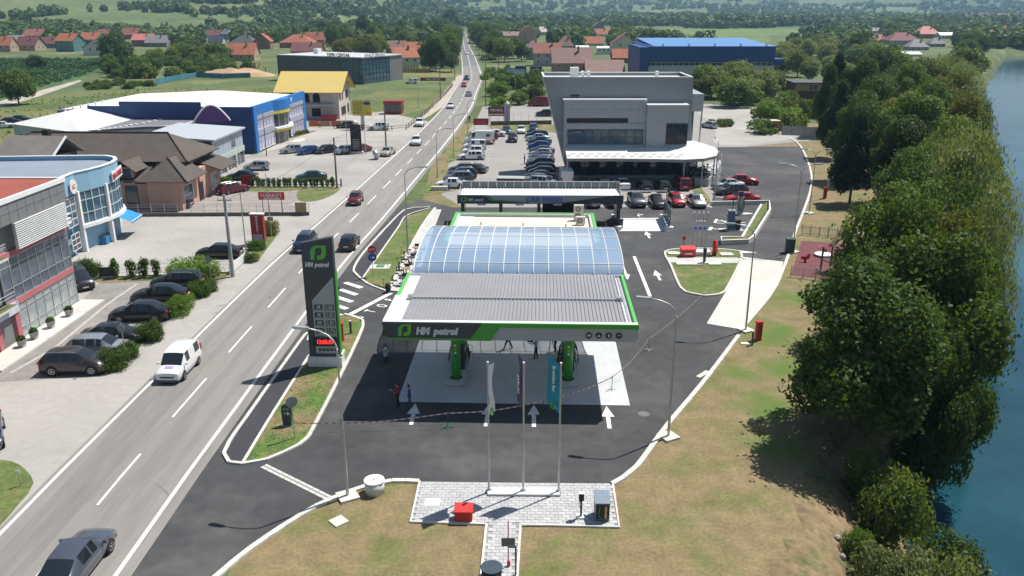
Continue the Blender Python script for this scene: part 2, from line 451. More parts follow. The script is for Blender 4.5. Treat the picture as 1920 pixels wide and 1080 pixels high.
RC=[(-22.4,-90),(-22.2,0),(-22.0,35),(-21.9,46),(-21.1,81),(-19.6,106),(-16.5,165),(-14.7,214),(-14.5,240),(-14.8,263),(-15.0,313),(-16.6,352),(-23.6,463),(-28.7,534),(-34,612),(-48,840),(-70,1150)]
RP=smoothed(RC,4)
sheet('meadow',[(-120,335),(0,275),(140,262),(420,232),(520,215),(575,185),(560,160),(420,165),(250,170),(60,185),(-120,230)],meadow_m,.012,1.5,6,'dry yellow green meadow behind the halls')
sheet('field',[(-60,111),(196,111),(212,117),(165,142),(60,170),(-60,205)],crop_m,.012,2.0,9,'dark green crop field in front of the far houses')
sheet('field',[(1130,58),(1560,50),(1590,58),(1450,66),(1440,78),(1290,79),(1128,73)],field2_m,.012,2,20,'pale green crop field beyond the blue warehouse')
sheet('field',[(1400,46),(1620,44),(1600,50),(1420,53)],crop_m,.016,2,20,'narrow green field in front of the far trees')
sheet('field',[(720,168),(870,160),(845,190),(700,225),(672,205)],meadow_m,.014,.8,5,'weedy vacant plot beside the unfinished house')
sheet('gravel_track',[(0,190),(60,174),(150,150),(154,152),(75,180),(0,200)],pm('track_gravel',(.42,.38,.32),.95,var=.2,vs=.3),.02,.5,4,'pale gravel track across the meadow')
# concrete aprons to the left of the road
sheet('concrete_apron',[(-62,8),(-24,8),(-24.5,60),(-24,90),(-21.5,130),(-19,175),(-19,195),(-33,215),(-58,192),(-62,120)],conc_apron,.016,world=True,label='worn pale concrete apron between the shops and the road')
sheet('road_shoulder',[(740,255),(830,200),(862,160),(870,140),(858,142),(835,170),(780,228),(720,262)],pm('shoulder_gravel',(.42,.37,.30),.95,var=.2,vs=.3,fine=.2,fs=3),.020,.4,4,'gravel shoulder along the road')
# light lots on the right
sheet('dealer_lot',[(828,366),(868,389),(1100,389),(1336,388),(1372,372),(1400,275),(1540,262),(1420,205),(1330,195),(1000,190),(905,200),(893,226),(845,290)],lot_m,.014,label='pale grey asphalt lot of the car dealer')
sheet('concrete_yard',[(1310,205),(1400,200),(1470,215),(1500,240),(1480,262),(1350,272),(1340,240)],conc_apron,.018,.5,5,'bare concrete yard behind the dealer building')
# dark forecourt
FORE=[(217,1080),(305,960),(410,810),(567,600),(702,430),(745,388),(788,374),(850,389),(1332,389),(1345,330),(1345,276),(1503,275),(1522,340),(1490,440),(1478,480),(1440,560),(1385,630),(1320,716),(1250,800),(1190,880),(1150,908),(785,904),(735,903),(690,912),(620,938),(560,970),(470,1030),(405,1085),(340,1150),(170,1150)]
sheet('forecourt',FORE,asph,.022,label='dark new asphalt forecourt of the petrol station')
band(MB(),RP,-4.35,4.0,.026).build('road',road_m,kind='structure',label='two lane grey asphalt main road')
# far part of the road is darker, newly laid
band(MB(),[p for p in RP if p.y>388],-4.3,3.95,.031).build('road_surface',pm('far_asphalt',(.16,.16,.16),.9,var=.1,vs=.1),kind='structure',label='darker stretch of the road far away')
wt=pm('wheel_track',(.215,.205,.195),.85,var=.12,vs=.12,fine=.08,fs=2.5,stretch=(1,.12,1),col2=(.222,.211,.2),c2s=.5,c2lo=.45,c2hi=.6)
for o_ in (-2.55,-1.0,1.0,2.55):
    mb=MB(); band(mb,[p for p in RP if p.y<388],o_-.28,o_+.28,.0285); mb.build('wheel_track',wt,kind='structure',label='darker worn wheel track along the road lane')
# worn wheel tracks and skid marks on the old road
skid=pm('skid_rubber',(.225,.213,.2),.9,var=.25,vs=.5,fine=.2,fs=4)
mb=MB()
for pts,w in [([(400,588),(470,572),(545,541)],.13),([(405,575),(480,562),(560,550)],.12),([(290,905),(318,930),(322,950)],.13)]:
    band(mb,smoothed(gp(pts),.8),-w/2,w/2,.0315)
mb.build('skid_mark',skid,kind='structure',label='faint dark tyre marks on the road')

# ------------------------------------------------------------------ painted markings
mb=MB()
band(mb,[p for p in RP if p.y<388],3.55,3.75,.034); band(mb,[p for p in RP if p.y>=388],3.4,3.62,.036)
band(mb,[p for p in RP if 8<p.y<300],-3.72,-3.50,.034); band(mb,[p for p in RP if p.y>=300],-3.7,-3.45,.036)
mb.build('edge_line',roadpaint,kind='structure',label='white edge line painted along the road')
dense=smoothed(RC,.5); acc=0
mb=MB(); seg=[]
cum=[0]
for i in range(1,len(dense)): cum.append(cum[-1]+(dense[i]-dense[i-1]).length)
y0=next(i for i,p in enumerate(dense) if p.y>=17.2); base=cum[y0]
k=0
while base+k*10.2+6<cum[-1]-5 and k<60:
    a=base+k*10.2; q=[dense[i] for i in range(len(dense)) if a<=cum[i]<=a+6.0]
    if len(q)>1 and q[0].y<385: band(mb,q,-.075,.075,.0345)
    k+=1
q=[p for p in dense if p.y>390]; band(mb,q,-.1,.1,.037)
mb.build('centre_line',roadpaint,kind='structure',label='broken white centre line of the road')

def arrow(mb,tail,head,w=.17,hw=.5,hl=1.5,z=.03):
    t,h=Vector(tail[:2]),Vector(head[:2]); d=(h-t).normalized(); n=Vector((-d.y,d.x)); m=h-d*hl
    for q in ([t-n*w/1.3,m-n*w/1.3,m+n*w/1.3,t+n*w/1.3],):
        mb.add([(p.x,p.y,z) for p in q],[(0,1,2,3)])
    q=[m-n*hw,h,m+n*hw]; mb.add([(p.x,p.y,z) for p in q],[(0,1,2)])
def mark(name,label,fn):
    mb=MB(); fn(mb); return mb.build(name,roadpaint,kind='structure',label=label)
for a,b in [((771,797),(779,757)),((911,800),(917,758)),((1001,801),(1001,759)),((1143,804),(1137,762)),((1238,526),(1228,507)),((1218,447),(1211,434)),((1168,500),(1177,525)),((1357,471),(1421,474))]:
    mark('lane_arrow','white direction arrow painted on the forecourt',lambda mb:arrow(mb,G(*a),G(*b),hw=.42,hl=1.5 if a[1]>600 else 1.7))
def turn(mb):
    a=[G(1199,406),G(1196,403.5),G(1202,402.5)]
    band(mb,a,-.14,.14,.03); arrow(mb,G(1200,402.6),G(1207,402.6),hw=.5,hl=.7)
mark('lane_arrow','white right turn arrow painted beyond the wash bay',turn)
mark('lane_line','white line painted between the lanes beside the canopy',lambda mb:band(mb,gp([(1189,481),(1219,556)]),-.16,.16,.03))
mark('stop_line','broad white stop line painted across the exit',lambda mb:band(mb,gp([(645,596),(733,550)]),-.24,.24,.03))
for k in range(6):
    a=(661-9.0*k,527+13.2*k) ; b=(a[0]+24,a[1]+9)
    mark('zebra_stripe','white zebra stripe painted across the exit',lambda mb:band(mb,gp([(a[0]-14,a[1]+3),(a[0]+17,a[1]+13)]),-.27,.27,.03))
for ch,(u,v) in zip('STOP',[(673,594),(694,583.5),(715,574),(731,562.5)]):
    p=G(u,v); r_=math.radians(64); xa=Vector((math.cos(r_),math.sin(r_),0)); ya=Vector((-xa.y,xa.x,0)); p=p-xa*.28-ya*.5
    tag(text(ch,1.4,roadpaint,None,(p.x,p.y,.03),r_,name='road_letter',bold=.03,ext=0.0,sx=.6),'white letter of the word STOP painted at the exit',kind='structure')
# parking marks by the vacuum posts
mark('bay_marking','white hatched bay marking beside the vacuum post',lambda mb:(band(mb,gp([(1341,418),(1399,422)]),-.1,.1,.03),band(mb,gp([(1344,411),(1340,418)]),-.15,.15,.03),band(mb,gp([(1345,414),(1398,418)]),-.1,.1,.03),band(mb,gp([(1352,413),(1368,421)]),-.09,.09,.034),band(mb,gp([(1374,414),(1390,421)]),-.09,.09,.034)))
mark('bay_marking','white T shaped bay marking in front of the vacuum post',lambda mb:(band(mb,gp([(1332,429),(1396,433)]),-.11,.11,.03),band(mb,gp([(1334,426),(1330,432)]),-.2,.2,.034)))
mark('bay_marking','four small white dashes on the asphalt',lambda mb:[band(mb,gp([(1305+5*i,414.5),(1308+5*i,414.5)]),-.1,.1,.03) for i in range(4)])
# parking bay lines of the dealer lot and of the market lot
for i in range(6):
    mark('bay_line','white bay line between the front row of dealer cars',lambda mb:band(mb,gp([(1142+37*i+8,389.5),(1128+35.5*i,372)]),-.07,.07,.03))
for x0,y0,n in ((955,250,24),(906,318,12)):
    pass
def dots(mb):
    for (a,b,n) in (((927,262),(860+45,336),13),((983,258),(983,345),16),((900,305),(893,350),6)):
        A,B=G(*a),G(*b)
        for i in range(n):
            p=A.lerp(B,i/n); mb.cbox((p.x,p.y,.03),(.55,.16,.004),.1)
mark('bay_line','broken white bay lines in the dealer lot',dots)
def dn(mb):
    band(mb,gp([(1325,350),(1440,350)]),-.07,.07,.03)
for i in range(4):
    mark('bay_line','white bay line beside the red cars near the planter',lambda mb:band(mb,gp([(1336+4*i,378-9*i),(1362+4*i,381-9.5*i)]),-.08,.08,.03))
brickpave=pm('block_paving',(.30,.28,.265),.9,var=.12,vs=.4,fine=.10,fs=5)
brickify(brickpave,1.7,.02,(.31,.29,.275),(.25,.235,.225),(.16,.15,.14))
sheet('block_paving',[(-80,722),(205,703),(228,672),(300,617),(425,522),(380,515),(300,520),(190,528),(150,566),(40,640),(-80,690)],brickpave,.024,label='grey block paving of the car park beside the pink banded building')
band(MB(),gp([(20,700),(100,655),(200,572),(258,532)]),-.13,.13,.034).build('bay_line',pm('pale_stone_line',(.42,.40,.37),.9,var=.12,vs=2,fine=.1,fs=8),kind='structure',label='pale stone line across the block paving')
brick2=pm('block_paving_brown',(.325,.295,.275),.92,var=.15,vs=.25,fine=.10,fs=4)
brickify(brick2,1.4,.5,(.345,.31,.288),(.295,.265,.247),(.2,.18,.165))
sheet('block_paving',[(235,402),(260,385),(430,350),(470,345),(560,352),(570,372),(545,382),(575,402),(400,405)],brick2,.024,label='brownish block paving in front of the tiled roof house')
sheet('block_paving',[(430,345),(400,332),(470,290),(600,262),(735,262),(800,255),(700,330),(640,352),(560,350)],pm('lot_old',(.325,.308,.288),.92,var=.16,vs=.12,fine=.1,fs=2),.020,label='worn brownish lot between the shops and the road')
# verges
VERGES=[([(786,366),(800,350),(834,316),(852,322),(832,350),(856,357)],'brown verge below the parked white saloon'),
 ([(836,303),(868,253),(890,248),(868,284),(853,301)],'brown verge beside the row of white cars'),
 ([(918,237),(930,232),(1032,233),(1032,248),(950,246),(925,243)],'brown verge below the low dark wall'),
 ([(0,864),(38,872),(64,905),(36,945),(0,985),(-80,1060),(-80,864)],'green and brown verge in the near left corner'),
 ([(560,376),(565,355),(630,351),(635,358),(610,372),(585,378)],'green lawn corner beside the market entrance'),
 ([(455,352),(565,350),(560,357),(458,359)],'green lawn strip under the young hedge'),
 ([(478,445),(518,440),(498,470),(480,492),(470,492)],'green strip below the red market pylon'),
 ([(540,252),(592,245),(560,256),(530,262)],'small lawn at the end of the blue store'),
 ([(478,290),(520,270),(512,272),(470,284)],'small lawn at the corner of the blue store'),
 ([(1332,376),(1310,350),(1292,345),(1300,360),(1325,385)],'brown verge at the ramp of the showroom')]
for px,l in VERGES: sheet('verge',px,greenlawn_m if 'green' in l or 'lawn' in l else verge_m,.040,.15,1.0,l)
sheet('verge',[(205,702),(230,695),(262,652),(330,575),(400,530),(436,515),(425,512),(385,520),(345,548),(300,590),(240,650),(200,690)],verge_m,.042,.1,1,'brown planting strip with round bushes beside the car park')
sheet('verge',[(190,530),(180,522),(300,514),(425,510),(436,516),(380,520),(250,528)],verge_m,.046,.1,1,'narrow planting strip along the mesh fence')
sheet('playground_surface',[(1503,452),(1600,458),(1640,520),(1570,525),(1483,516)],pm('rubber_maroon',(.15,.05,.06),.95,var=.12,vs=1,fine=.1,fs=8),.03,label='maroon rubber surface of the playground')
sheet('concrete_strip',[(1392,482),(1469,491),(1456,535),(1390,618),(1325,607),(1360,549)],conc,.030,label='pale concrete fuel delivery strip with dark damp stains')

# ------------------------------------------------------------------ kerbs and islands
def kerb(pix,label,w=.22,h=.13,closed=False,stones=True,step=1.0,mat=None,smooth=True):
    path=smoothed(gp(pix),step,closed) if smooth else gp(pix)
    if closed: path.append(path[0])
    e=put('kerb',None,kind='structure',label=label)
    if stones:
        me=MB().box(-.5,.5,-w/2,w/2,0,h).mesh('kerb_stone',kerb_m)
        for a,b in zip(path[:-1],path[1:]):
            d=b-a
            if d.length<.05: continue
            c=(a+b)/2
            put('kerb_stone',me,e,(c.x,c.y,rnd(-.004,.004)),math.atan2(d.y,d.x)+rnd(-.01,.01),scale=(d.length-.018,1,1))
    else:
        mb=MB(); band(mb,path,-w/2,w/2,0,h); mb.build('kerb_stone',kerb_m,e)
    return e
kerb([(400,1088),(470,1030),(560,970),(620,938),(690,912),(735,903),(786,904)],'pale kerb curving round the near edge of the forecourt',w=.3)
kerb([(1148,909),(1192,878),(1250,800),(1320,716),(1385,630)],'pale kerb between the forecourt and the dry lawn',w=.3)
kerb([(1390,619),(1440,560),(1456,535),(1478,480),(1490,440),(1522,340),(1503,278),(1480,258)],'pale kerb along the right edge of the access road',w=.3,stones=False,step=3)
# pylon island
sheet('island_lawn',[(456,870),(510,778),(578,670),(592,655),(640,592),(672,598),(681,612),(646,690),(578,820),(560,835),(500,862)],verge_m,.10,label='dry grass island under the price pylon')
sheet('cycle_path',[(424,850),(465,778),(574,625),(590,655),(578,672),(511,778),(456,870),(434,868)],asph2,.09,label='dark asphalt cycle path ending in a rounded tip')
kerb([(578,640),(574,627),(465,780),(430,830),(420,852),(430,868),(456,871),(500,863),(560,836),(578,821),(646,690),(681,612),(673,599),(646,590)],'pale kerb round the pylon island and cycle path tip')
band(MB(),smoothed(gp([(456,869),(511,778),(580,668)]),1.0),-.09,.09,.08,.125).build('kerb',kerb_m,kind='structure',label='narrow edging between cycle path and pylon island grass')
# island in front of the terrace
sheet('island_lawn',[(807,392),(764,406),(746,430),(684,518),(688,530),(728,543),(745,515),(789,432),(816,394)],greenlawn_m,.10,label='green grass island left of the shop terrace')
sheet('cycle_path',[(664,506),(690,474),(722,432),(758,394),(800,386),(806,391),(763,405),(745,430),(681,522),(670,515)],asph2,.09,label='dark asphalt cycle path beside the green island')
kerb([(806,388),(792,390),(760,394),(722,430),(680,477),(664,504),(667,514),(690,533),(730,549)],'pale kerb round the green terrace island')
band(MB(),smoothed(gp([(806,391),(763,405),(745,430),(681,522)]),1.0),-.09,.09,.08,.125).build('kerb',kerb_m,kind='structure',label='narrow edging between cycle path and green island')
sheet('terrace_paving',[(728,546),(745,515),(789,432),(816,394),(828,394),(812,436),(785,520),(775,552)],pm('terrace_slabs',(.48,.475,.46),.85,var=.08,vs=1,fine=.08,fs=8),.11,label='pale grey paving of the narrow cafe terrace')
kerb([(730,545),(746,515),(789,432),(816,393)],'raised pale edge between terrace and green island',w=.3,h=.3,stones=False)
# island with the red box
ISL=[(1247,478),(1254,470),(1300,466.5),(1372,470),(1391,481),(1360,547),(1350,552.5),(1320,555.5),(1295,551),(1276,540),(1257,497)]
sheet('island_lawn',ISL,greenlawn_m,.10,0,1,'grass island with red box and paved strip',smooth=True)
sheet('island_paving',[(1249,484),(1388,485),(1383,495),(1255,494)],pm('terrace_slabs',(.5,.5,.5)),.115,label='paved strip across the grass island')
kerb(ISL,'pale kerb round the grass island with the red box',closed=True)
for i,(u,v,w,d) in enumerate([(1264,477,2.2,1.2),(1362,479,2.2,1.2),(1279,496,2.1,1.3),(1303,496,2.1,1.3),(1339,496,2.1,1.3)]):
    p=G(u,v); MB().cbox((0,0,.06),(w*.62,d*.9,.07)).build('tank_cover_slab',conc,None,False,(p.x,p.y,.1),.02,label=['pale slab set in the grass left of the red box','pale slab set in the grass right of the red extinguisher stand','pale slab at the lower left of the paved strip','pale slab just left of the dark vent post','pale slab at the lower right of the paved strip'][i],cat='slab',group='tank cover slabs on the island')
# planter wall near the vacuum posts
sheet('planter_lawn',[(1356,456),(1396,455),(1408,448),(1438,398),(1438,385),(1427,390),(1391,452),(1356,452)],greenlawn_m,.42,label='grass in the raised L shaped planter')
t=thing('planter','raised white walled L shaped planter with grass beside the vacuum posts','planter')
for px,cl in (([(1332,385),(1442,383),(1443,400),(1412,450),(1402,457),(1352,459),(1352,452),(1391,452),(1427,390)],0),):
    pth=gp(px); band(MB(),pth,-.13,.13,0,.55).build('wall',pm('planter_wall',(.66,.65,.61),.8,var=.08),t)

# ------------------------------------------------------------------ paved plaza
PL=gp([(787,904),(1149,909),(1161,990),(770,980)])
PA=gp([(913,984),(976,985),(969,1100),(900,1100)])
sheet('plaza_bedding',[(787,904),(1149,909),(1161,990),(770,980)],joint_m,.050,label='sand bed under the grey pavers')
sheet('path_bedding',[(913,981),(976,982),(968,1110),(899,1110)],joint_m,.054,label='sand bed under the paver path')
def inside(p,poly):
    c=False;n=len(poly);j=n-1
    for i in range(n):
        a,b=poly[i],poly[j]
        if (a.y>p[1])!=(b.y>p[1]) and p[0]<(b.x-a.x)*(p[1]-a.y)/(b.y-a.y)+a.x: c=not c
        j=i
    return c
pl=put('plaza_paving',None,kind='structure',label='grey block paved plaza under the flagpoles')
me=MB().box(-.19,.19,-.115,.115,0,.03).mesh('paver',paver_m)
pav=[];yaw=-.012;row=0
ymin=min(p.y for p in PA)-1;ymax=max(p.y for p in PL)
yy=ymin
while yy<ymax:
    xx=-8+(.2 if row%2 else 0)
    while xx<9:
        px=xx*math.cos(yaw)-0*math.sin(yaw); pyy=yy+xx*math.sin(yaw)
        if (inside((px-.14,pyy),PL) and inside((px+.14,pyy),PL)) or (inside((px-.14,pyy),PA) and inside((px+.14,pyy),PA) and not inside((px,pyy),PL)): pav.append((px,pyy))
        xx+=.4
    yy+=.25; row+=1
pav.sort(key=lambda p:p[1])
for i,(x,y) in enumerate(pav[:300]): put('paver',me,pl,(x,y,.056+rnd(-.003,.003)),yaw+rnd(-.012,.012))
mb=MB()
for x,y in pav[300:]: mb.cbox((x,y,.071+rnd(-.003,.003)),(.38,.23,.03),yaw+rnd(-.012,.012))
paver_j=pm('paver_grey_far',(.44,.445,.45),.85,var=.13,vs=2.3,fine=.06,fs=14)
mb.build('paver',paver_j,pl,kind='stuff')
for px,l in (([(787,904),(770,980),(912,984)],0),([(1149,909),(1161,990),(976,985)],1),([(912,984),(899,1110)],2),([(976,985),(968,1110)],3)):
    band(MB(),gp(px),-.06,.06,0,.10).build('edging',kerb_m,pl)
# concrete drainage channel across the entrance
t=thing('drain_channel','pale concrete drainage channel with grating across the forecourt entrance','drain')
A,B=G(494,874),G(619,936); d=(B-A); ang=math.atan2(d.y,d.x); n=int(d.length/.5)
me=MB().box(-.24,.24,-.22,.22,0,.02).mesh('channel_segment',conc)
gme=MB().box(-.22,.22,-.06,.06,0,.026).mesh('grating',galv)
for i in range(n):
    p=A.lerp(B,(i+.5)/n); o=put('channel_segment',me,t,(p.x,p.y,.024+rnd(-.002,.002)),ang); put('grating',gme,o)

# ------------------------------------------------------------------ tufts and pebbles on the dry lawn (uncountable)
def tufts(name,n,fn,mat,size,label,seed=1):
    r=random.Random(seed); v=[];f=[]
    while len(f)<n:
        p=fn(r)
        if p is None: continue
        x,y,z=p; s=size*r.uniform(.5,1.4)
        for k in range(2):
            a=r.uniform(0,6.28); dx,dy=math.cos(a)*s,math.sin(a)*s; lean=r.uniform(-.6,.6)*s
            o=len(v)
            v+= [(x-dx,y-dy,z),(x+dx,y+dy,z),(x+dx*.7-dy*lean/s*.5,y+dy*.7+dx*lean/s*.5,z+.012+s*r.uniform(.1,.3)),(x-dx*.7-dy*lean/s*.5,y-dy*.7+dx*lean/s*.5,z+.012+s*r.uniform(.1,.3))]
            f.append((o,o+1,o+2,o+3))
    me=bpy.data.meshes.new(name); me.from_pydata(v,[],f); me.materials.append(mat); me.update()
    return put(name,me,kind='stuff',label=label)
forepoly=gp(FORE); 
def lawn_pt(r):
    p,rad=r.choice(GREENB[:13]); a=r.uniform(0,6.28); q=abs(r.gauss(0,1.3))*max(rad,2.0); x,y=p.x+q*math.cos(a),p.y+q*math.sin(a)
    if inside((x,y),forepoly) or inside((x,y),PL) or inside((x,y),PA) or x>shore(y)-9: return None
    return (x,y,hz(x,y))
def verge_pt(r):
    y=r.uniform(40,70); x=r.uniform(-18,-8)
    return (x,y,.1) if inside((x,y),ISLP) else None
ISLP=gp([(460,864),(512,780),(580,672),(640,600),(674,602),(678,612),(640,690),(572,820),(500,858)])
tufts('grass',2500,verge_pt,leafmat('lawn_tuft2',(.16,.165,.055),0,.35,.3,.8),.045,'short tufts of grass on the pylon island',3)
# ------------------------------------------------------------------ petrol station: pad, canopy, vault, shop
SY=math.radians(-2.0); SO=Vector((-.15,49.45,0))
def SL(x,y,z=0): # station local -> world
    c,s=math.cos(SY),math.sin(SY); return Vector((SO.x+x*c-y*s,SO.y+x*s+y*c,z))
mb=MB(); mb.sheet([SL(-7.55,.55),SL(7.95,.55),SL(7.9,19.5),SL(-7.6,19.5)],.060)
mb.build('pump_pad',conc_pad,kind='structure',label='pale concrete pad under the canopy')
RX=Matrix.Rotation(math.pi/2,4,'X').to_euler()
cn=thing('station_canopy','petrol station canopy with ribbed grey roof and green trimmed sign fascia','canopy',SO,SY)
X0,X1,D,ZB,ZT=-8.15,8.15,10.6,4.85,6.02
# roof decks: two fields of trapezoid ribs
def ribs(mb,x0,x1,y0,y1,z0,z1,n,h=.07):
    w=(x1-x0)/n; pr=[]
    for i in range(n):
        a=x0+i*w; pr+=[(a,0),(a+.55*w,0),(a+.65*w,h),(a+.9*w,h)]
    pr.append((x1,0)); vs=[(x,y0,z0+d) for x,d in pr]+[(x,y1,z1+d) for x,d in pr]; m=len(pr)
    return mb.add(vs,[(i,i+1,m+i+1,m+i) for i in range(m-1)])
deck=pm('ribbed_roof_sheet',(.31,.31,.325),.5,metal=.2,var=.06,vs=.3)
ribs(MB(),X0+1.05,X1-.62,.42,5.05,5.72,5.78,58).build('roof_deck',deck,cn)
ribs(MB(),X0+1.05,X1-.62,5.28,D,5.80,5.86,58).build('roof_deck',deck,cn)
mb=MB(); mb.box(X0+.9,X1-.5,5.06,5.27,5.74,5.9); mb.box(X0+.95,X1-.55,5.12,5.2,5.9,5.93)
mb.build('ridge_gutter',silver,cn)
for xx in (X0+1.0,X1-.75): MB().box(xx-.16,xx+.16,4.95,5.38,5.74,6.05).build('gutter_end',galv,cn)
MB().box(X0+.2,X0+1.04,.25,D,5.66,5.735).build('white_gutter',whitemetal,cn)
MB().box(X1-.61,X1-.2,.25,D,5.66,5.735).build('white_gutter',whitemetal,cn)
MB().box(X1-.5,X1-.36,.3,D,5.736,5.80).build('gutter_pipe',galv,cn)
# parapet caps
MB().box(X0,X0+.2,.0,D,5.5,5.95).build('fascia_left',greenlt,cn)
MB().box(X1-.2,X1,.0,D,5.5,5.98).build('fascia_right',greenlt,cn)
MB().box(X0-.02,X0+.42,.205,5.2,5.951,6.0).build('cap',whitemetal,cn)
MB().box(X0,X1,.0,.4,5.72,5.99).build('front_cap',whitemetal,cn)
# soffit
MB().box(X0+.21,X1-.21,.05,D,5.35,5.5).build('soffit',white,cn)
for y in (2.5,7.5):
    for x in (-5.5,-2,2,5.5): MB().box(x-.35,x+.35,y-.2,y+.2,5.31,5.349).build('soffit_lamp',white,cn)
# front fascia: leaning dark sign board, green band, grey board
def fas(pts,name,mat,y0,th=.08):
    n=len(pts); mb=MB()
    vs=[(x,y0,z) for x,z in pts]+[(x,y0+th,z) for x,z in pts]
    mb.add(vs,[tuple(range(n)),tuple(reversed(range(n,2*n)))]+[(i,n+i,n+(i+1)%n,(i+1)%n) for i in range(n)])
    return mb.build(name,mat,cn)
fas([(X0+.35,ZB-.02),(X1-.12,ZB-.02),(X1,ZB+.75),(X1,ZT-.1),(X0,ZT-.1)],'fascia_back',silver,-.02,.06)
sign=fas([(X0+.28,ZB+.12),(-2.5,ZB+.12),(-1.75,ZT),(X0-.03,ZT)],'sign_board',anthr,-.16,.14)
fas([(-2.5,ZB+.12),(-1.15,ZB+.12),(-.65,ZT-.36),(-.6,ZT-.3),(X1+.03,ZT-.3),(X1+.03,ZT),(-1.75,ZT)],'green_band',green,-.13,.11)
fas([(X0+.3,ZB-.05),(-1.2,ZB-.05),(-1.1,ZB+.117),(X0+.26,ZB+.117)],'green_lower_strip',green,-.11,.09)
MB().box(X1-.15,X1+.02,.06,D,ZB+.1,5.499).build('side_board',silver,cn)
MB().box(X0-.02,X0+.13,.06,5.2,ZB+.1,5.499).build('side_board',anthr,cn)
lettm=pm('letter_white',(.66,.68,.70),.5,var=.04)
letb=pm('logo_blue',(.012,.09,.26),.45,var=.04); letg=pm('logo_green',(.13,.50,.03),.45,var=.04)
def logo(parent,loc,s,rot=None,th=.03,z=0):
    """leaf shaped P mark: green outer shape with pointed top right, dark eye, blue edge left"""
    def shape(pts,mat,name,d):
        n=len(pts); mb=MB(); vs=[(x*s,-d,y*s) for x,y in pts]+[(x*s,0,y*s) for x,y in pts]
        mb.add(vs,[tuple(range(n))]+[(i,n+i,n+(i+1)%n,(i+1)%n) for i in range(n)])
        return mb.build(name,mat,parent,loc=loc,rot=rot)
    def leaf(k,ox=0,oy=0):
        # rounded left side, square corner at top right, tail at bottom left
        pts=[]
        for a in range(180,91,-15): pts.append((ox+(-.5+.5+.5*math.cos(math.radians(a)))*k, oy+(.0+.5*math.sin(math.radians(a)))*k))
        pts+=[(ox+.55*k,oy+.5*k)]
        pts+=[(ox+.55*k,oy-.05*k)]
        for a in range(0,-91,-15): pts.append((ox+(.08+.47*math.cos(math.radians(a)))*k,oy+(-.05+.45*math.sin(math.radians(a)))*k))
        pts+=[(ox-.5*k,oy-.5*k)]
        return list(reversed(pts))
    shape([(x-.16,y) for x,y in leaf(1.0)],letb,'logo_edge',.015*s if False else .02)
    shape(leaf(1.0),letg,'logo_leaf',.035)
    shape([(x*.42+.03,y*.55+.07) for x,y in leaf(1.0)],anthr,'logo_eye',.045)
    shape([(-.24,-.5),(-.08,-.5),(-.08,-.14),(-.24,-.14)],anthr,'logo_slot',.043)
logo(cn,(-6.72,-.165,ZB+.66),.80)
text('HM',.62,lettm,cn,(-5.98,-.17,ZB+.40),RX,bold=.045,shear=.18,ext=.02,sx=.9)
text('petrol',.60,lettm,cn,(-4.86,-.17,ZB+.40),RX,bold=.042,shear=.18,ext=.02,sx=1.02)
ic=pm('icon_dark',(.02,.025,.03),.5,var=.04)
for i,x in enumerate((5.05,5.68,6.31,6.95)):
    d=MB().lathe([(.21,-.03),(.21,0)],18,'y').build('service_icon',ic,cn,loc=(x,-.03,ZB+.40))
    mb=MB()
    if i==0: mb.box(-.11,.11,-.045,-.031,-.02,.03); mb.box(-.10,-.04,-.046,-.032,-.08,.09); mb.box(.04,.10,-.047,-.033,-.08,.09)
    elif i==1: mb.box(-.09,.09,-.045,-.031,-.09,.0); mb.ball((0,-.02,.03),.05,8,5); 
    elif i==2: mb.box(-.05,.05,-.045,-.031,-.11,.11); mb.box(.07,.09,-.045,-.031,-.06,.06)
    else:
        for r in (.05,.10,.15):
            mb.tube([(r*math.cos(math.radians(a)),-.038,-.07+r*math.sin(math.radians(a))) for a in range(45,136,15)],.012,4)
    mb.build('symbol',lettm,d)
# columns: two green cylinders in front, two behind
for i,(x,y) in enumerate(((-3.95,4.3),(3.95,4.3),(-3.95,9.4),(3.95,9.4))):
    c=MB().cyl((0,0,.1),.33,4.85,18).build('column',green,cn,True,loc=(x,y,.0))
    MB().cyl((0,0,.10),.42,.14,18).build('column_guard',black,c); MB().cyl((0,0,4.25),.44,.5,18).build('column_head',black,c)
    if i<2:
        for k,(mm,z) in enumerate(((white,3.9),(red,3.0),(white,2.75),(yellow,2.45),(white,2.2),(blue,1.95))):
            MB().lathe([(.09,-.012),(.09,.0)],12,'y').build('sticker',mm,c,loc=(0,-.325,z))
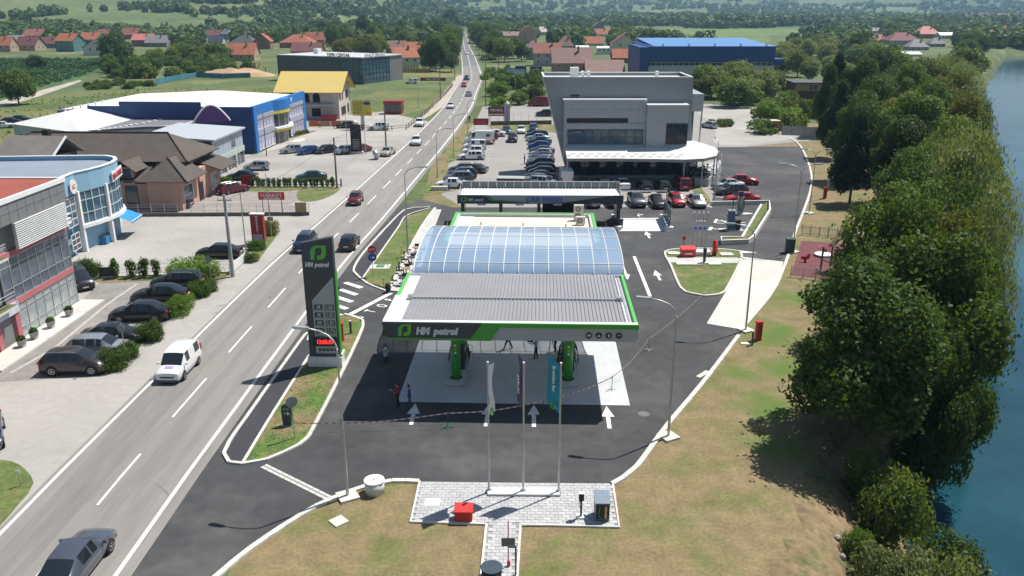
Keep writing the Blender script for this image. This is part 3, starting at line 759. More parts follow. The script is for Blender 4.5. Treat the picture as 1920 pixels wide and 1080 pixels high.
# pump islands and pumps
for x,w in ((-3.95,'left'),(3.95,'right')):
    P=SL(x,6.4)
    isl=thing('pump_island',f'low kerbed concrete island carrying the pumps under the {w} half of the canopy','kerb island',P,SY,'pump islands')
    pts=[]
    for a in range(0,181,20): pts.append((.72*math.cos(math.radians(180+a)),-2.8+.5*math.sin(math.radians(180+a))))
    for a in range(0,181,20): pts.append((.72*math.cos(math.radians(a)),3.4+.5*math.sin(math.radians(a))))
    MB().prism(pts,.06,.20).build('island_body',conc_pad,isl); MB().tube([(p[0]*1.04,p[1]*1.02,.19) for p in pts]+[(pts[0][0]*1.04,pts[0][1]*1.02,.19)],.035,6).build('steel_edge',alu,isl)
    pump=thing('fuel_pump',f'dark fuel pump with hanging hoses behind the {w} green canopy column','fuel pump',SL(x+.05,6.2,.2),SY,'fuel pumps')
    b=MB().box(-.42,.42,-.6,.6,0,2.0).build('cabinet',anthr,pump); MB().box(-.44,.44,-.62,.62,2.0,2.25).build('top_sign',green,pump)
    for sx in (-1,1):
        MB().box(sx*.43-.02,sx*.43+.02,-.45,.45,1.2,1.75).build('display',pm('display_grey',(.25,.28,.28),.3),pump)
        for k in range(4):
            y=-.45+.3*k
            h=MB().tube([(sx*.44,y,1.9),(sx*.62,y,1.5),(sx*.75,y+.05,.7),(sx*.66,y+.12,.35),(sx*.5,y+.1,.6),(sx*.45,y+.05,1.05)],.025,5).build('hose',black,pump)
            MB().box(sx*.47-.04,sx*.47+.06,y-.02,y+.1,1.0,1.16).build('nozzle',[green,black,black,yellow][k],h)
# vault of tinted panes on white ribs
vt=thing('glazed_vault','arched rooflight of pale blue panes on white ribs between canopy and shop','rooflight',SO,SY)
vm=bpy.data.materials.new('tinted_polycarbonate'); vm.use_nodes=True
b=vm.node_tree.nodes['Principled BSDF']; b.inputs['Base Color'].default_value=(.30,.43,.60,1); b.inputs['Roughness'].default_value=.24; b.inputs['Alpha'].default_value=.75; b.inputs['Specular IOR Level'].default_value=.8; b.inputs['Coat Weight'].default_value=.5; b.inputs['Coat Roughness'].default_value=.03
VX0,VX1,VY0,VY1,VZ,VH=-7.75,8.25,10.75,23.6,5.75,1.36
def arc(t): a=math.pi*t; return (VY0+(VY1-VY0)*(.5-.5*math.cos(a)),VZ+VH*math.sin(a)**.92)
NX,NR=14,6
for r in range(NR):
    (ya,za),(ym,zm),(yb,zb)=arc(r/NR),arc((r+.5)/NR),arc((r+1)/NR)
    w=(VX1-VX0)/NX
    me=MB().add([(.03,ya,za),(w-.03,ya,za),(w-.03,ym,zm),(.03,ym,zm),(w-.03,yb,zb),(.03,yb,zb)],[(0,1,2,3),(3,2,4,5)]).mesh('pane',vm,True)
    for k in range(NX): put('pane',me,vt,(VX0+k*w,rnd(-.006,.006),rnd(-.008,.008)))
for k in range(NX+1):
    x=VX0+k*(VX1-VX0)/NX
    MB().tube([(x,)+arc(i/20)for i in range(21)],.045 if k in(0,NX) else .035,4).build('rib',white,vt)
for r in range(NR+1):
    y,z=arc(r/NR); MB().box(VX0-.03,VX1+.03,y-.03,y+.03,z-.01,z+.035).build('purlin',white,vt)
MB().box(VX0-.1,VX1+.1,VY0-.2,VY0+.06,5.62,5.86).build('gutter',galv,vt); m=MB(); slab(m,[(VX0,VY0+.07,5.86),(VX1,VY0+.07,5.86),(VX1,VY0+.38,6.22),(VX0,VY0+.38,6.22)],.03); m.build('glare_strip',pm('glare_white',(.85,.87,.9),.3,metal=.3,var=.12,vs=1.5),vt)  # pale strip added along the vault foot to stand for sun glare
# shop
sh=thing('station_shop','low station shop with cream flat roof and green edge behind the rooflight','shop building',SO,SY)
SX0,SX1,SYA,SYB,SZ=-6.9,7.35,21.5,34.6,4.55
cream=pm('cream_roof_membrane',(.66,.60,.50),.85,var=.06,vs=.4,col2=(.52,.43,.33),c2s=.5,c2lo=.6,c2hi=.72)
MB().box(SX0+.1,SX1-.1,SYA,SYB-.1,0,SZ).build('wall',silver,sh)
MB().box(SX0+.31,SX1-.31,SYA+.05,SYB-.31,SZ,SZ+.06).build('roof',cream,sh)
for (a,b_,c,d) in ((SX0,SX0+.3,SYA,SYB),(SX1-.3,SX1,SYA,SYB),(SX0+.301,SX1-.301,SYB-.3,SYB)):
    MB().box(a,b_,c,d,SZ-.5,SZ+.42).build('parapet',greenlt,sh)
for (a,b_,c,d) in ((SX0+.302,SX0+.55,SYA+.1,SYB-.55),(SX1-.55,SX1-.302,SYA+.1,SYB-.55),(SX0+.303,SX1-.303,SYB-.55,SYB-.302)):
    MB().box(a,b_,c,d,SZ+.061,SZ+.36).build('upstand',pm('upstand_grey',(.5,.5,.5),.6),sh)
MB().box(SX0+.56,SX0+2.0,SYB-7.5,SYB-.6,SZ+.062,SZ+.10).build('roof_sheet',whitemetal,sh)
for x in (-4.0,0.2,4.4): MB().cyl((x,30.5+.3*math.sin(x),SZ+.06),.09,.25,8).build('roof_outlet',galv,sh)
for k in range(9):
    f=MB().box(SX0+1+1.4*k,SX0+2.3+1.4*k,SYA-.06,SYA-.01,.2,3.2).build('window',alu,sh); MB().box(SX0+1.08+1.4*k,SX0+2.22+1.4*k,SYA-.08,SYA-.061,.3,3.1).build('pane',glass,f)
# air conditioning units on the shop roof
for i,(x,y,z,w,h,n,l) in enumerate(((5.75,32.9,SZ+.1,1.0,1.55,2,'tall beige air conditioning unit with two fans on the shop roof'),(5.85,31.0,SZ+.1,.95,.8,1,'small beige air conditioning unit with one fan on the shop roof'))):
    P=SL(x,y,z); a=thing('air_conditioner',l,'air conditioner',P,SY)
    ivory=pm('ivory_metal',(.62,.60,.54),.5,var=.05)
    MB().box(-w/2,w/2,-.2,.2,.08,h).build('casing',ivory,a)
    for k in range(n):
        g=MB().lathe([(.30,-.02),(.30,0.0)],18,'y').build('fan_grille',pm('grille_grey',(.18,.18,.17),.6),a,loc=(-.08,-.201,.45+.72*k))
        MB().lathe([(.09,-.015),(.09,.0)],10,'y').build('fan_hub',ivory,g,loc=(0,-.021,0)); MB().tube([(.3*math.cos(q*.35),-.03,.3*math.sin(q*.35)) for q in range(19)],.02,4).build('ring',ivory,g)
    for sx in (-1,1): MB().box(sx*w*.35-.05,sx*w*.35+.05,-.22,.22,0,.08).build('foot',galv,a)

# ------------------------------------------------------------------ price pylon
PA_,PB_=G(582,688),G(641,688)
py=thing('price_pylon','tall dark price pylon with green edge and red clock display','price sign',((PA_.x+PB_.x)/2,PA_.y+.25,.1),math.radians(-1.5))
MB().box(-1.25,1.25,-.45,.45,0,.75).build('plinth',white,py); MB().box(.95,1.28,-.3,.6,.75,.95).build('plinth_step',white,py)
def pys(pts,name,mat,y0,y1):
    n=len(pts); vs=[(x,y0,z) for x,z in pts]+[(x,y1,z) for x,z in pts]
    return MB().add(vs,[tuple(range(n)),tuple(reversed(range(n,2*n)))]+[(i,n+i,n+(i+1)%n,(i+1)%n) for i in range(n)]).build(name,mat,py)
PT=9.75
pys([(-1.12,.752),(1.1,.752),(1.1,PT),(-1.12,PT-.42)],'dark_body',anthr,-.26,.26)
pys([(-.62,1.0),(1.0,1.0),(1.0,6.9),(-.62,5.1)],'silver_face',silver,-.30,-.262)
pys([(1.101,.752),(1.19,.752),(1.19,7.3),(1.101,7.0)],'green_edge',green,-.32,.25)
logo(py,(.05,-.262,8.65),1.05)
text('HM',.44,lettm,py,(-.93,-.28,7.62),RX,bold=.03,shear=.18,ext=.015,sx=.82)
text('petrol',.43,lettm,py,(-.24,-.28,7.62),RX,bold=.028,shear=.18,ext=.015,sx=.92)
lcd=pm('lcd_panel',(.10,.12,.11),.35,var=.03); lcdt=pm('lcd_digit',(.55,.58,.42),.5,var=0)
for i,(nm,pr) in enumerate((('98','1.86'),('95','1.81'),('D5','1.81'),('D4','1.76'),('LPG','0.91'))):
    z=4.62-.60*i
    MB().box(-.62,1.0,-.312,-.3005,z-.28,z-.25).build('seam',darkgrey,py)
    q=MB().box(-.52,.1,-.32,-.3005,z-.2,z+.17).build('fuel_tag',anthr,py); text(nm,.30,lettm,q,(-.21,-.325,z-.12),RX,bold=.008,shear=.2,ext=.004,align='CENTER',sx=.9)
    q=MB().box(.26,.92,-.318,-.3005,z-.2,z+.17).build('price_display',lcd,py); text(pr,.40,lcdt,q,(.59,-.322,z-.155),RX,bold=.006,ext=.004,align='CENTER',sx=.78)
q=MB().box(-.80,.99,-.335,-.3005,1.15+.42,2.28).build('clock_display',black,py)
ledr=pm('led_red',(.5,.01,.01),.5,var=0,emit=(1,.03,.02),es=1.6)
text('13:05:07',.46,ledr,q,(.1,-.34,1.76),RX,bold=.012,ext=.004,align='CENTER',sx=.80)
for k in range(5):
    MB().box(-.42+.29*k,-.20+.29*k,-.318,-.3005,1.2,1.4).build('service_icon',anthr,py)
MB().tube([(-.1+.12*math.cos(a*.5),-.31,1.12-.05+.12*math.sin(a*.5)-.02) for a in range(1,12)],.012,4).build('ring_mark',darkgrey,py)

# ------------------------------------------------------------------ flags
fl=thing('flag_base','white concrete strip footing under the three flagpoles','footing',G(982,927)+Vector((0,0,.08)),math.radians(-.7))
MB().box(-1.95,1.95,-.32,.32,0,.14).build('slab',white,fl); MB().box(-1.97,1.97,-.34,.34,-.0,.05).build('lower_edge',pm('edge_brown',(.36,.28,.2),.8),fl)
flagw=pm('flag_white',(.80,.80,.84),.8,var=.05); flagp=pm('flag_purple',(.07,.045,.11),.8,var=.08); flagt=pm('flag_teal',(.012,.26,.36),.8,var=.08)
ftw=pm('print_white',(.75,.78,.8),.7,var=0)
for i,(u,v,fm,l,fw,ang) in enumerate(((917,925,flagw,'steel flagpole with narrow white banner',.8,math.radians(-68)),(981,926,flagp,'steel flagpole with dark purple banner in the middle',.75,math.radians(112)),(1047,927,flagt,'steel flagpole with teal banner',.8,math.radians(146)))):
    P=G(u,v); f=thing('flagpole',l,'flag',(P.x,P.y,.2),0,'advertising flags on the plaza')
    MB().tube([(0,0,0),(0,0,2.9),(0,0,2.95),(0,0,7.5)],[.065,.06,.05,.045],8).build('pole',galv,f); MB().cyl((0,0,7.5),.06,.08,8).build('finial',white,f)
    MB().box(-.16,.16,-.16,.16,-.001,.03).build('base_plate',galv,f)
    c,s=math.cos(ang),math.sin(ang)
    vs=[];fs=[];nz=14;nx=5
    for j in range(nz+1):
        for k in range(nx+1):
            w=fw*k/nx; z=4.6+ (7.35-4.6)*j/nz; z+= (w*.62 if True else 0)
            if j<nz*.3: w*= 1-.0*(1)
            bl=.10*math.sin(2.2*z+3*w)*w
            vs.append((c*w-s*bl,s*w+c*bl,z if j>0 else z-.0))
    for j in range(nz):
        for k in range(nx): fs.append((j*(nx+1)+k,j*(nx+1)+k+1,(j+1)*(nx+1)+k+1,(j+1)*(nx+1)+k))
    b=MB().add(vs,fs).build('banner',fm,f,True)
    # print reading up the banner
    cf=1 if i==0 else -1
    e=(c,s)
    ou=(s,-c)
    R=Matrix(((0,-c*cf*-1 if False else -c*(1 if i==0 else -1),ou[0],0),(0,-s*(1 if i==0 else -1),ou[1],0),(1,0,0,0),(0,0,0,1)))
    def lay(tx,size,x,z,m,nm='print'):
        up=Vector((0,0,1)); nrm=Vector((s,-c,0))
        if nrm.y>0: nrm=-nrm
        xa=-up if i>0 else up
        ya=nrm.cross(xa)
        M=Matrix((xa,ya,nrm)).transposed().to_4x4(); p=Vector((c*x,s*x,z))+nrm*.14
        M.translation=p
        o=text(tx,size,m,b,(0,0,0),None,name=nm,bold=.004,ext=.003); o.matrix_local=M
    if i==0:
        lay('station',.2,.55,5.4,pm('print_dark',(.1,.1,.12),.7),'print')
        MB().tube([(c*.5+.16*math.cos(a*.6)*c,s*.5-.06+.16*math.cos(a*.6)*s,5.0+.18*math.sin(a*.6)) for a in range(11)],.035,4).build('print_ring',letg,b)
    if i==1: lay('JARUN',.34,.5,6.7,ftw)
    if i==2:
        lay('Breakfast Bar',.27,.42,7.35,ftw)
        MB().tube([(c*.45+.15*math.cos(a*.6)*c,s*.45-.08+.15*math.cos(a*.6)*s,5.05+.17*math.sin(a*.6)) for a in range(11)],.035,4).build('print_ring',letg,b)

# ------------------------------------------------------------------ street lamps
def lamp(u,v,h,dirs,label,slab=True,arm=2.4,gr='street lamps',r=.085):
    P=G(u,v); t=thing('street_lamp',label,'street lamp',P,rnd(0,6.28)*0,gr)
    if slab: MB().cbox((0,0,.07),(1.05,1.05,.14),.5).build('footing',conc,t)
    MB().tube([(0,0,.05),(0,0,h*.45),(0,0,h*.46),(0,0,h-1.0)],[r,r*.85,r*.7,r*.55],8).build('pole',galv,t)
    for a in dirs:
        ca,sa=math.cos(math.radians(a)),math.sin(math.radians(a))
        pts=[(0,0,h-1.0)]+[(ca*arm*q,sa*arm*q,h-1.0+1.0*w) for q,w in ((.02,.25),(.08,.5),(.2,.75),(.4,.92),(.65,1.0))]
        m=MB().tube(pts,[r*.55]*6,6).build('arm',galv,t,True)
        hd=MB()
        x0,x1=arm*.62,arm
        q=[(x0,-.05),(x0+.15,-.11),(x1-.1,-.13),(x1,-.07),(x1,.07),(x1-.1,.13),(x0+.15,.11),(x0,.05)]
        hd.prism([(ca*x-sa*y,sa*x+ca*y) for x,y in q],h-.06,h+.07); hd.build('lamp_head',galv,m)
    return t
lamp(652,932,9.6,[165],'tall street lamp on a slab left of the white concrete ring')
lamp(1253,820,8.9,[165],'street lamp on a white slab in the dry lawn right of the pump pad')
lamp(1398,620,8.9,[170],'street lamp beside the pale concrete strip and red hydrant box')
lamp(1486,473,9.5,[165,15],'double armed street lamp beside the green bin at the playground')
lamp(1517,400,8.2,[165,10],'double armed street lamp on the dry verge near the dark trees',arm=2.0)
lamp(765,482,9.6,[0],'street lamp in the green island above the stop sign')
lamp(820,334,7.6,[0],'street lamp on the brown verge above the parked white saloon',slab=False)
lamp(851,296,7.6,[10],'street lamp on the brown verge beside the white cars',slab=False)
lamp(877,255,7.2,[10],'street lamp at the end of the brown verge near the red sign',slab=False,arm=1.6)
lamp(1062,338,7.3,[175,5],'double armed street lamp in front of the grey dealer building',slab=False,arm=2.2)
lamp(1339,378,8.5,[100],'street lamp beside the showroom ramp at the red cars',slab=False,arm=1.6)
lamp(966,195,7.5,[170],'pale lamp post by the far container yard',slab=False,arm=1.2)
lamp(785,203,6.5,[20],'thin lamp post on the far side of the gravel shoulder',slab=False,arm=1.2)
# ------------------------------------------------------------------ vehicles
def paint(name,c,metal=.25,rough=.32): return pm('car_paint_'+name,c,rough,metal=metal,var=0,coat=.7)
PAINT={'white':paint('white',(.74,.75,.76),0),'black':paint('black',(.012,.013,.016)),'silver':paint('silver',(.42,.44,.46),.6),'grey':paint('grey',(.12,.125,.135),.5),
 'red':paint('red',(.42,.012,.016),0),'maroon':paint('maroon',(.16,.012,.018)),'blue':paint('blue',(.012,.045,.20)),'navy':paint('navy',(.012,.025,.065)),'teal':paint('teal',(.01,.05,.055)),
 'brown':paint('brown',(.055,.048,.046),.5),'beige':paint('beige',(.45,.41,.32),.2),'bluegrey':paint('bluegrey',(.13,.15,.19),.6),'green':paint('green',(.01,.05,.03)),'petrol':paint('petrol',(.02,.06,.10),.5)}
# stations: x (front +), belt z, top z, half width, top half width, tag of the interval that follows (towards the front)
def shape_of(kind):
    if kind=='saloon': return 4.65,.90,.32,[(-2.32,.58,.62,.74,.60,''),(-2.26,.86,.92,.80,.66,''),(-1.72,.93,1.02,.86,.68,'R'),(-1.02,.95,1.38,.89,.60,'P'),(-.86,.95,1.42,.90,.60,'S'),(-.10,.94,1.45,.90,.61,'P'),(0,.94,1.45,.90,.61,'S'),(.42,.92,1.42,.90,.60,'W'),(1.12,.88,.98,.89,.70,''),(1.75,.80,.90,.87,.66,''),(2.18,.68,.74,.80,.58,''),(2.32,.50,.54,.70,.50,'')]
    if kind=='hatch': return 4.1,.87,.31,[(-2.05,.55,.60,.74,.60,''),(-2.0,.92,.98,.80,.64,'R'),(-1.62,.98,1.38,.84,.58,'P'),(-1.45,.97,1.43,.86,.60,'S'),(-.30,.95,1.49,.87,.61,'P'),(-.2,.95,1.49,.87,.61,'S'),(.35,.93,1.45,.87,.60,'W'),(1.08,.90,1.0,.86,.68,''),(1.6,.82,.92,.84,.64,''),(1.95,.68,.74,.78,.56,''),(2.05,.5,.54,.68,.5,'')]
    if kind=='wagon': return 4.7,.90,.33,[(-2.35,.58,.64,.76,.62,''),(-2.3,.92,.98,.82,.66,'R'),(-1.85,.97,1.40,.86,.60,'P'),(-1.68,.96,1.45,.88,.62,'S'),(-.75,.95,1.48,.89,.62,'P'),(-.66,.95,1.48,.90,.62,'S'),(-.02,.94,1.48,.90,.62,'P'),(.08,.94,1.48,.90,.62,'S'),(.48,.92,1.44,.90,.60,'W'),(1.2,.88,.98,.89,.70,''),(1.8,.80,.90,.87,.66,''),(2.22,.66,.72,.80,.58,''),(2.35,.5,.54,.7,.5,'')]
    if kind=='suv': return 4.65,.94,.37,[(-2.32,.62,.68,.80,.66,''),(-2.27,1.05,1.12,.86,.68,'R'),(-1.85,1.10,1.56,.90,.64,'P'),(-1.65,1.10,1.63,.92,.66,'S'),(-.72,1.09,1.67,.93,.67,'P'),(-.62,1.09,1.67,.94,.67,'S'),(.0,1.08,1.66,.94,.67,'P'),(.1,1.08,1.66,.94,.67,'S'),(.48,1.06,1.61,.94,.65,'W'),(1.15,1.02,1.14,.93,.74,''),(1.75,.95,1.06,.91,.70,''),(2.18,.80,.88,.85,.62,''),(2.32,.6,.64,.75,.54,'')]
    if kind=='van': return 4.4,.90,.32,[(-2.2,.6,.7,.82,.74,''),(-2.16,1.05,1.12,.86,.78,'R'),(-2.0,1.08,1.72,.88,.74,'P'),(-1.86,1.08,1.78,.89,.74,'S'),(-.95,1.08,1.83,.90,.75,'P'),(-.82,1.08,1.83,.90,.75,'P'),(-.1,1.07,1.83,.90,.75,'P'),(.0,1.07,1.82,.90,.75,'S'),(.62,1.05,1.74,.90,.72,'W'),(1.32,1.0,1.1,.88,.74,''),(1.8,.9,.98,.86,.68,''),(2.12,.75,.8,.80,.6,''),(2.2,.5,.54,.72,.52,'')]
    return 5.9,1.0,.36,[(-2.95,.7,.8,.94,.86,''),(-2.9,1.3,1.5,.97,.90,'P'),(-2.82,1.4,2.45,.98,.88,'P'),(-2.6,1.4,2.55,.99,.88,'P'),(-.2,1.4,2.6,1.0,.89,'P'),(.75,1.38,2.58,1.0,.88,'P'),(.85,1.36,2.5,1.0,.86,'S'),(1.55,1.3,2.25,.99,.82,'W'),(2.2,1.2,1.4,.96,.80,''),(2.7,1.0,1.1,.92,.72,''),(2.92,.75,.8,.86,.66,''),(2.97,.5,.54,.78,.58,'')]
CARPROTO={}
def car_proto(kind):
    if kind in CARPROTO: return CARPROTO[kind]
    L,W,wr,st=shape_of(kind)
    big=kind=='bigvan'
    def sec(x,zb,zt,w,wt):
        z0=.22 if not big else .28
        z1=min(z0+.22,zb-.12); z2=min(z0+.42,zb-.06)
        return [(x,w-.10,z0),(x,w-.01,z1),(x,w,z2),(x,w-.045,zb),(x,wt,zt-.015),(x,wt*.55,zt+.018),(x,0,zt+.028)]
    parts={'body':MB(),'windscreen':MB(),'rear_window':MB(),'side_window':MB(),'side_window2':MB()}
    for i in range(len(st)-1):
        a=sec(*st[i][:5]);b=sec(*st[i+1][:5]);tg=st[i][5]
        for k in range(6):
            for s in (1,-1):
                q=[(p[0],p[1]*s,p[2]) for p in (a[k],b[k],b[k+1],a[k+1])]
                if s>0: q=q[::-1]
                t='body'
                if tg=='S' and k==3: t='side_window' if s>0 else 'side_window2'
                if tg=='W' and k>=4: t='windscreen'
                if tg=='R' and k>=4: t='rear_window'
                if t!='body':
                    # glass pulled slightly in so that the body keeps a frame round it
                    c=sum((Vector(p) for p in q),Vector())/4; qq=[tuple(Vector(p).lerp(c,.07)) for p in q] if t.startswith('side') else q
                    nn=(Vector(q[1])-Vector(q[0])).cross(Vector(q[2])-Vector(q[0])).normalized()*.006
                    parts[t].add([tuple(Vector(p)+nn) for p in qq],[(0,1,2,3)])
                    if t.startswith('side'): parts['body'].add(q,[(0,1,2,3)])
                else: parts['body'].add(q,[(0,1,2,3)])
    for e,fl in ((st[0],False),(st[-1],True)):
        a=sec(*e[:5]); q=[(p[0],p[1],p[2]) for p in a]+[(p[0],-p[1],p[2]) for p in reversed(a[:-1])]
        parts['body'].add(q,[tuple(range(len(q)))] if not fl else [tuple(reversed(range(len(q))))])
    out=[]
    def weld(mb,name,mat,smooth):
        me=mb.mesh(name,mat)
        bm=bmesh.new(); bm.from_mesh(me); bmesh.ops.remove_doubles(bm,verts=bm.verts,dist=.0005); bm.to_mesh(me); bm.free()
        if smooth:
            me.polygons.foreach_set('use_smooth',[True]*len(me.polygons)); me.set_sharp_from_angle(angle=math.radians(38))
        return me
    out.append(('body',weld(parts['body'],'body',None,True),None,'PAINT'))
    for n in ('windscreen','rear_window','side_window','side_window2'):
        if parts[n].f: out.append((n.rstrip('2'),weld(parts[n],n.rstrip('2'),carglass,False),None,None))
    hx=L/2; s0=st
    wb=(.30*L,-.295*L) if not big else (.33*L,-.27*L)
    # underbody and arches
    mb=MB(); mb.box(-hx+.25,hx-.25,-W+.16,W-.16,.16,.30)
    for x in wb:
        for s in (-1,1):
            mb.lathe([(wr*1.16,-.004),(wr*1.16,.004)],16,'y',(x,s*(W-.012),wr+.02))
    out.append(('underbody',mb.mesh('underbody',black),None,None))
    ty=MB().lathe([(wr*.62,-.10),(wr*.94,-.105),(wr,-.07),(wr,.07),(wr*.94,.105),(wr*.62,.10)],18,'y').mesh('tyre',tyre_m,True)
    rm=MB().lathe([(wr*.66,-.07),(wr*.64,-.106),(wr*.55,-.10),(wr*.15,-.085),(wr*.12,-.11),(.005,-.11)],18,'y')
    for k in range(5):
        a=k*2*math.pi/5; r1,r2=wr*.14,wr*.58
        rm.add([(r1*math.cos(a-.35),-.108,r1*math.sin(a-.35)),(r2*math.cos(a-.17),-.112,r2*math.sin(a-.17)),(r2*math.cos(a+.17),-.112,r2*math.sin(a+.17)),(r1*math.cos(a+.35),-.108,r1*math.sin(a+.35))],[(0,1,2,3)])
    rm=rm.mesh('rim',rim_m)
    for x in wb:
        for s in (-1,1): out.append(('wheel',ty,('w',x,s*(W-.085),wr,s),rm))
    f=st[-2]; r=st[1]
    hlz=f[1]-.02
    for s in (-1,1):
        out.append(('headlight',MB().add([(f[0]+.02,s*(f[3]-.04),hlz-.12),(f[0]-.22,s*(f[3]+.035),hlz-.06),(f[0]-.24,s*(f[3]+.02),hlz+.06),(f[0]+.03,s*(f[3]-.06),hlz+.03),(f[0]+.09,s*(f[3]-.34),hlz-.02),(f[0]+.10,s*(f[3]-.34),hlz-.13)],[(0,1,2,3),(0,3,4,5)] if s<0 else [(3,2,1,0),(5,4,3,0)]).mesh('headlight',headl),None,None))
        x=st[0][0]; zz=r[1]-.02
        th=.5 if kind in('van','bigvan') else .17
        out.append(('tail_light',MB().box(x-.012,x+.16,min(s*(r[3]-.24),s*(r[3]+.008)),max(s*(r[3]-.24),s*(r[3]+.008)),zz-.13,zz-.13+th).mesh('tail_light',taill),None,None))
        cx=[q for q in st if q[5]=='W'][0]
        out.append(('mirror',MB().cbox((cx[0]+.42,s*(W+.10),cx[1]+.08),(.12,.2,.13)).mesh('mirror',None),None,'PAINT'))
    out.append(('number_plate',MB().box(hx-.02,hx+.025,-.26,.26,.36,.47).mesh('number_plate',plate_m),None,None))
    out.append(('number_plate',MB().box(-hx-.025,-hx+.02,-.26,.26,.55,.66).mesh('number_plate',plate_m),None,None))
    out.append(('grille',MB().box(hx-.14,hx+.012,-.5,.5,.50,.60).mesh('grille',black),None,None))
    out.append(('bumper',MB().box(hx-.16,hx+.015,-W+.18,W-.18,.24,.355).mesh('bumper',black),None,None))
    if kind in('suv','wagon'):
        zt=max(q[2] for q in st)
        for s in (-1,1): out.append(('roof_rail',MB().tube([(-1.6,s*.58,zt-.03),(-1.4,s*.58,zt+.045),(.1,s*.58,zt+.045),(.3,s*.58,zt-.03)],.02,4).mesh('roof_rail',alu),None,None))
    CARPROTO[kind]=out
    return out
def car(kind,u,v,head,colour,label,group,cat='car',far=False,world=None,sc=1.0):
    P=Vector(world) if world else G(u,v)
    nm={'saloon':'saloon_car','hatch':'hatchback_car','wagon':'estate_car','suv':'suv_car','van':'small_van','bigvan':'panel_van'}[kind]
    t=thing(nm,label,cat,(P.x,P.y,.034),math.radians(head),group,scale=(sc,sc,sc) if sc!=1 else None)
    for n,me,w,x in car_proto(kind):
        if far and n in('mirror','grille','bumper','roof_rail','number_plate'): continue
        if w:
            o=put(n,me,t,(w[1],w[2],w[3]),(0,0,math.pi if w[4]>0 else 0)); o2=put('rim',x,o)
        else:
            o=put(n,me,t)
            if x=='PAINT':
                o.material_slots[0].link='OBJECT'; o.material_slots[0].material=PAINT[colour]
    return t
R1='traffic on the main road'
wv=car('van',338,698,-91,'white','white small van driving on the main road towards the near corner',R1,'van')
MB().add([(1.46,-.3,1.075),(1.75,-.3,1.0),(1.75,.3,1.0),(1.46,.3,1.075)],[(0,1,2,3)]).build('bonnet_emblem',pm('emblem_lilac',(.35,.33,.62),.5),wv,loc=(.0,0,.035))
car('saloon',146,1072,89,'bluegrey','blue grey coupe driving away at the bottom left of the road',R1,sc=1.04)
car('hatch',667,381,-88,'maroon','old dark red hatchback driving towards the petrol station on the main road',R1)
car('hatch',656,464,89,'black','black hatchback driving away beside the price pylon',R1)
car('suv',573,466,-91,'navy','dark blue car half hidden behind the top of the price pylon',R1)
car('suv',781,271,-87,'white','white pickup like car on the road above the market lot',R1)
car('hatch',845,203,-89,'white','white hatchback on the road below the red car',R1)
car('saloon',879,180,91,'silver','silver saloon driving away on the road bend',R1)
car('hatch',870,163,-89,'red','bright red car on the far bend of the road',R1)
car('suv',875,150,-90,'petrol','dark blue car just beyond the bright red car on the road',R1)
car('suv',875,102,-86,'white','tiny white car far up the tree lined road',R1,far=True)
car('suv',787,236,-88,'white','white four wheel drive parked on the gravel shoulder beside the wooden rail','cars parked along the shoulder')
R2='cars parked beside the pink banded building'
car('suv',146,696,3,'brown','dark brown estate nearest the road entrance, front car of the parked row',R2)
car('wagon',190,664,2,'silver','silver estate parked between the brown estate and a black saloon',R2)
car('saloon',214,640,4,'black','black saloon third in the parked row, behind the silver estate',R2)
car('saloon',266,598,184,'black','black limousine parked tail to the round bushes, with sun on its boot',R2,sc=1.06)
car('saloon',303,564,184,'black','black saloon with red tail lights next to the black estate',R2,sc=1.06)
car('wagon',334,537,184,'black','black estate at the fence end of the parked row',R2)
car('saloon',412,482,182,'black','black saloon parked alone behind the white mesh gate','cars on the market apron')
car('suv',150,536,-50,'black','black car half hidden beside the corner hedge','cars by the hedge')
car('saloon',-22,826,-60,'navy','dark blue car cut off by the left picture edge','cars by the hedge')
R3='cars on the market and shop lots'
car('wagon',438,361,52,'maroon','dark red estate parked by the pink house door',R3)
car('saloon',328,389,178,'black','black saloon behind the low fence under the dark shop windows',R3)
car('saloon',455,337,180,'teal','dark coupe in the shade of the shopfront beside the dark red estate',R3)
car('hatch',482,319,186,'silver','silver hatchback standing alone in the brown lot',R3)
car('saloon',584,338,-158,'teal','dark green saloon behind the young hedge',R3)
car('hatch',547,287,-150,'silver','silver hatchback, first in the row before the blue store',R3)
car('hatch',577,289,-138,'blue','bright blue hatchback, second in the row before the blue store',R3)
car('hatch',611,287,-135,'black','black hatchback, third in the row before the blue store',R3)
car('hatch',646,288,-128,'silver','small silver car beside the tall black sign',R3)
car('hatch',680,285,60,'maroon','dark red car behind the tall black sign',R3)
car('saloon',727,291,-100,'beige','old beige saloon beside the concrete pipe at the roadside',R3)
car('wagon',651,240,180,'navy','dark blue estate under the yellow billboard',R3)
car('suv',710,244,184,'white','white car right of the yellow billboard post',R3)
R4='cars on the dealer lot'
car('saloon',846,352,180,'white','white saloon at the lower end of the left dealer row',R4)
car('suv',860,342,186,'grey','dark grey car with red tail lights behind the white saloon',R4)
car('suv',866,334,186,'navy','navy car second behind the white saloon in the left row',R4)
car('suv',868,326,186,'black','black estate third behind the white saloon in the left row',R4)
car('saloon',888,323,160,'grey','grey saloon standing skew behind the dark cars',R4)
car('wagon',884,299,184,'white','white estate, lowest of the four white vehicles in the dealer row',R4)
car('hatch',887,289,184,'white','white hatchback between the white estate and white minivan',R4)
car('van',890,280,184,'white','white minivan below the tall white van',R4,'van')
bv=car('bigvan',899,270,186,'white','tall white panel van with dark emblem and red corner stripe',R4,'van')
MB().box(-2.985,-2.5,-1.02,1.02,.55,.95).build('corner_stripe',red,bv); MB().box(-2.0,-1.2,.985,1.004,1.5,2.0).build('emblem',darkgrey,bv)
car('hatch',915,261,186,'maroon','dark red hatchback behind the tall white van',R4)
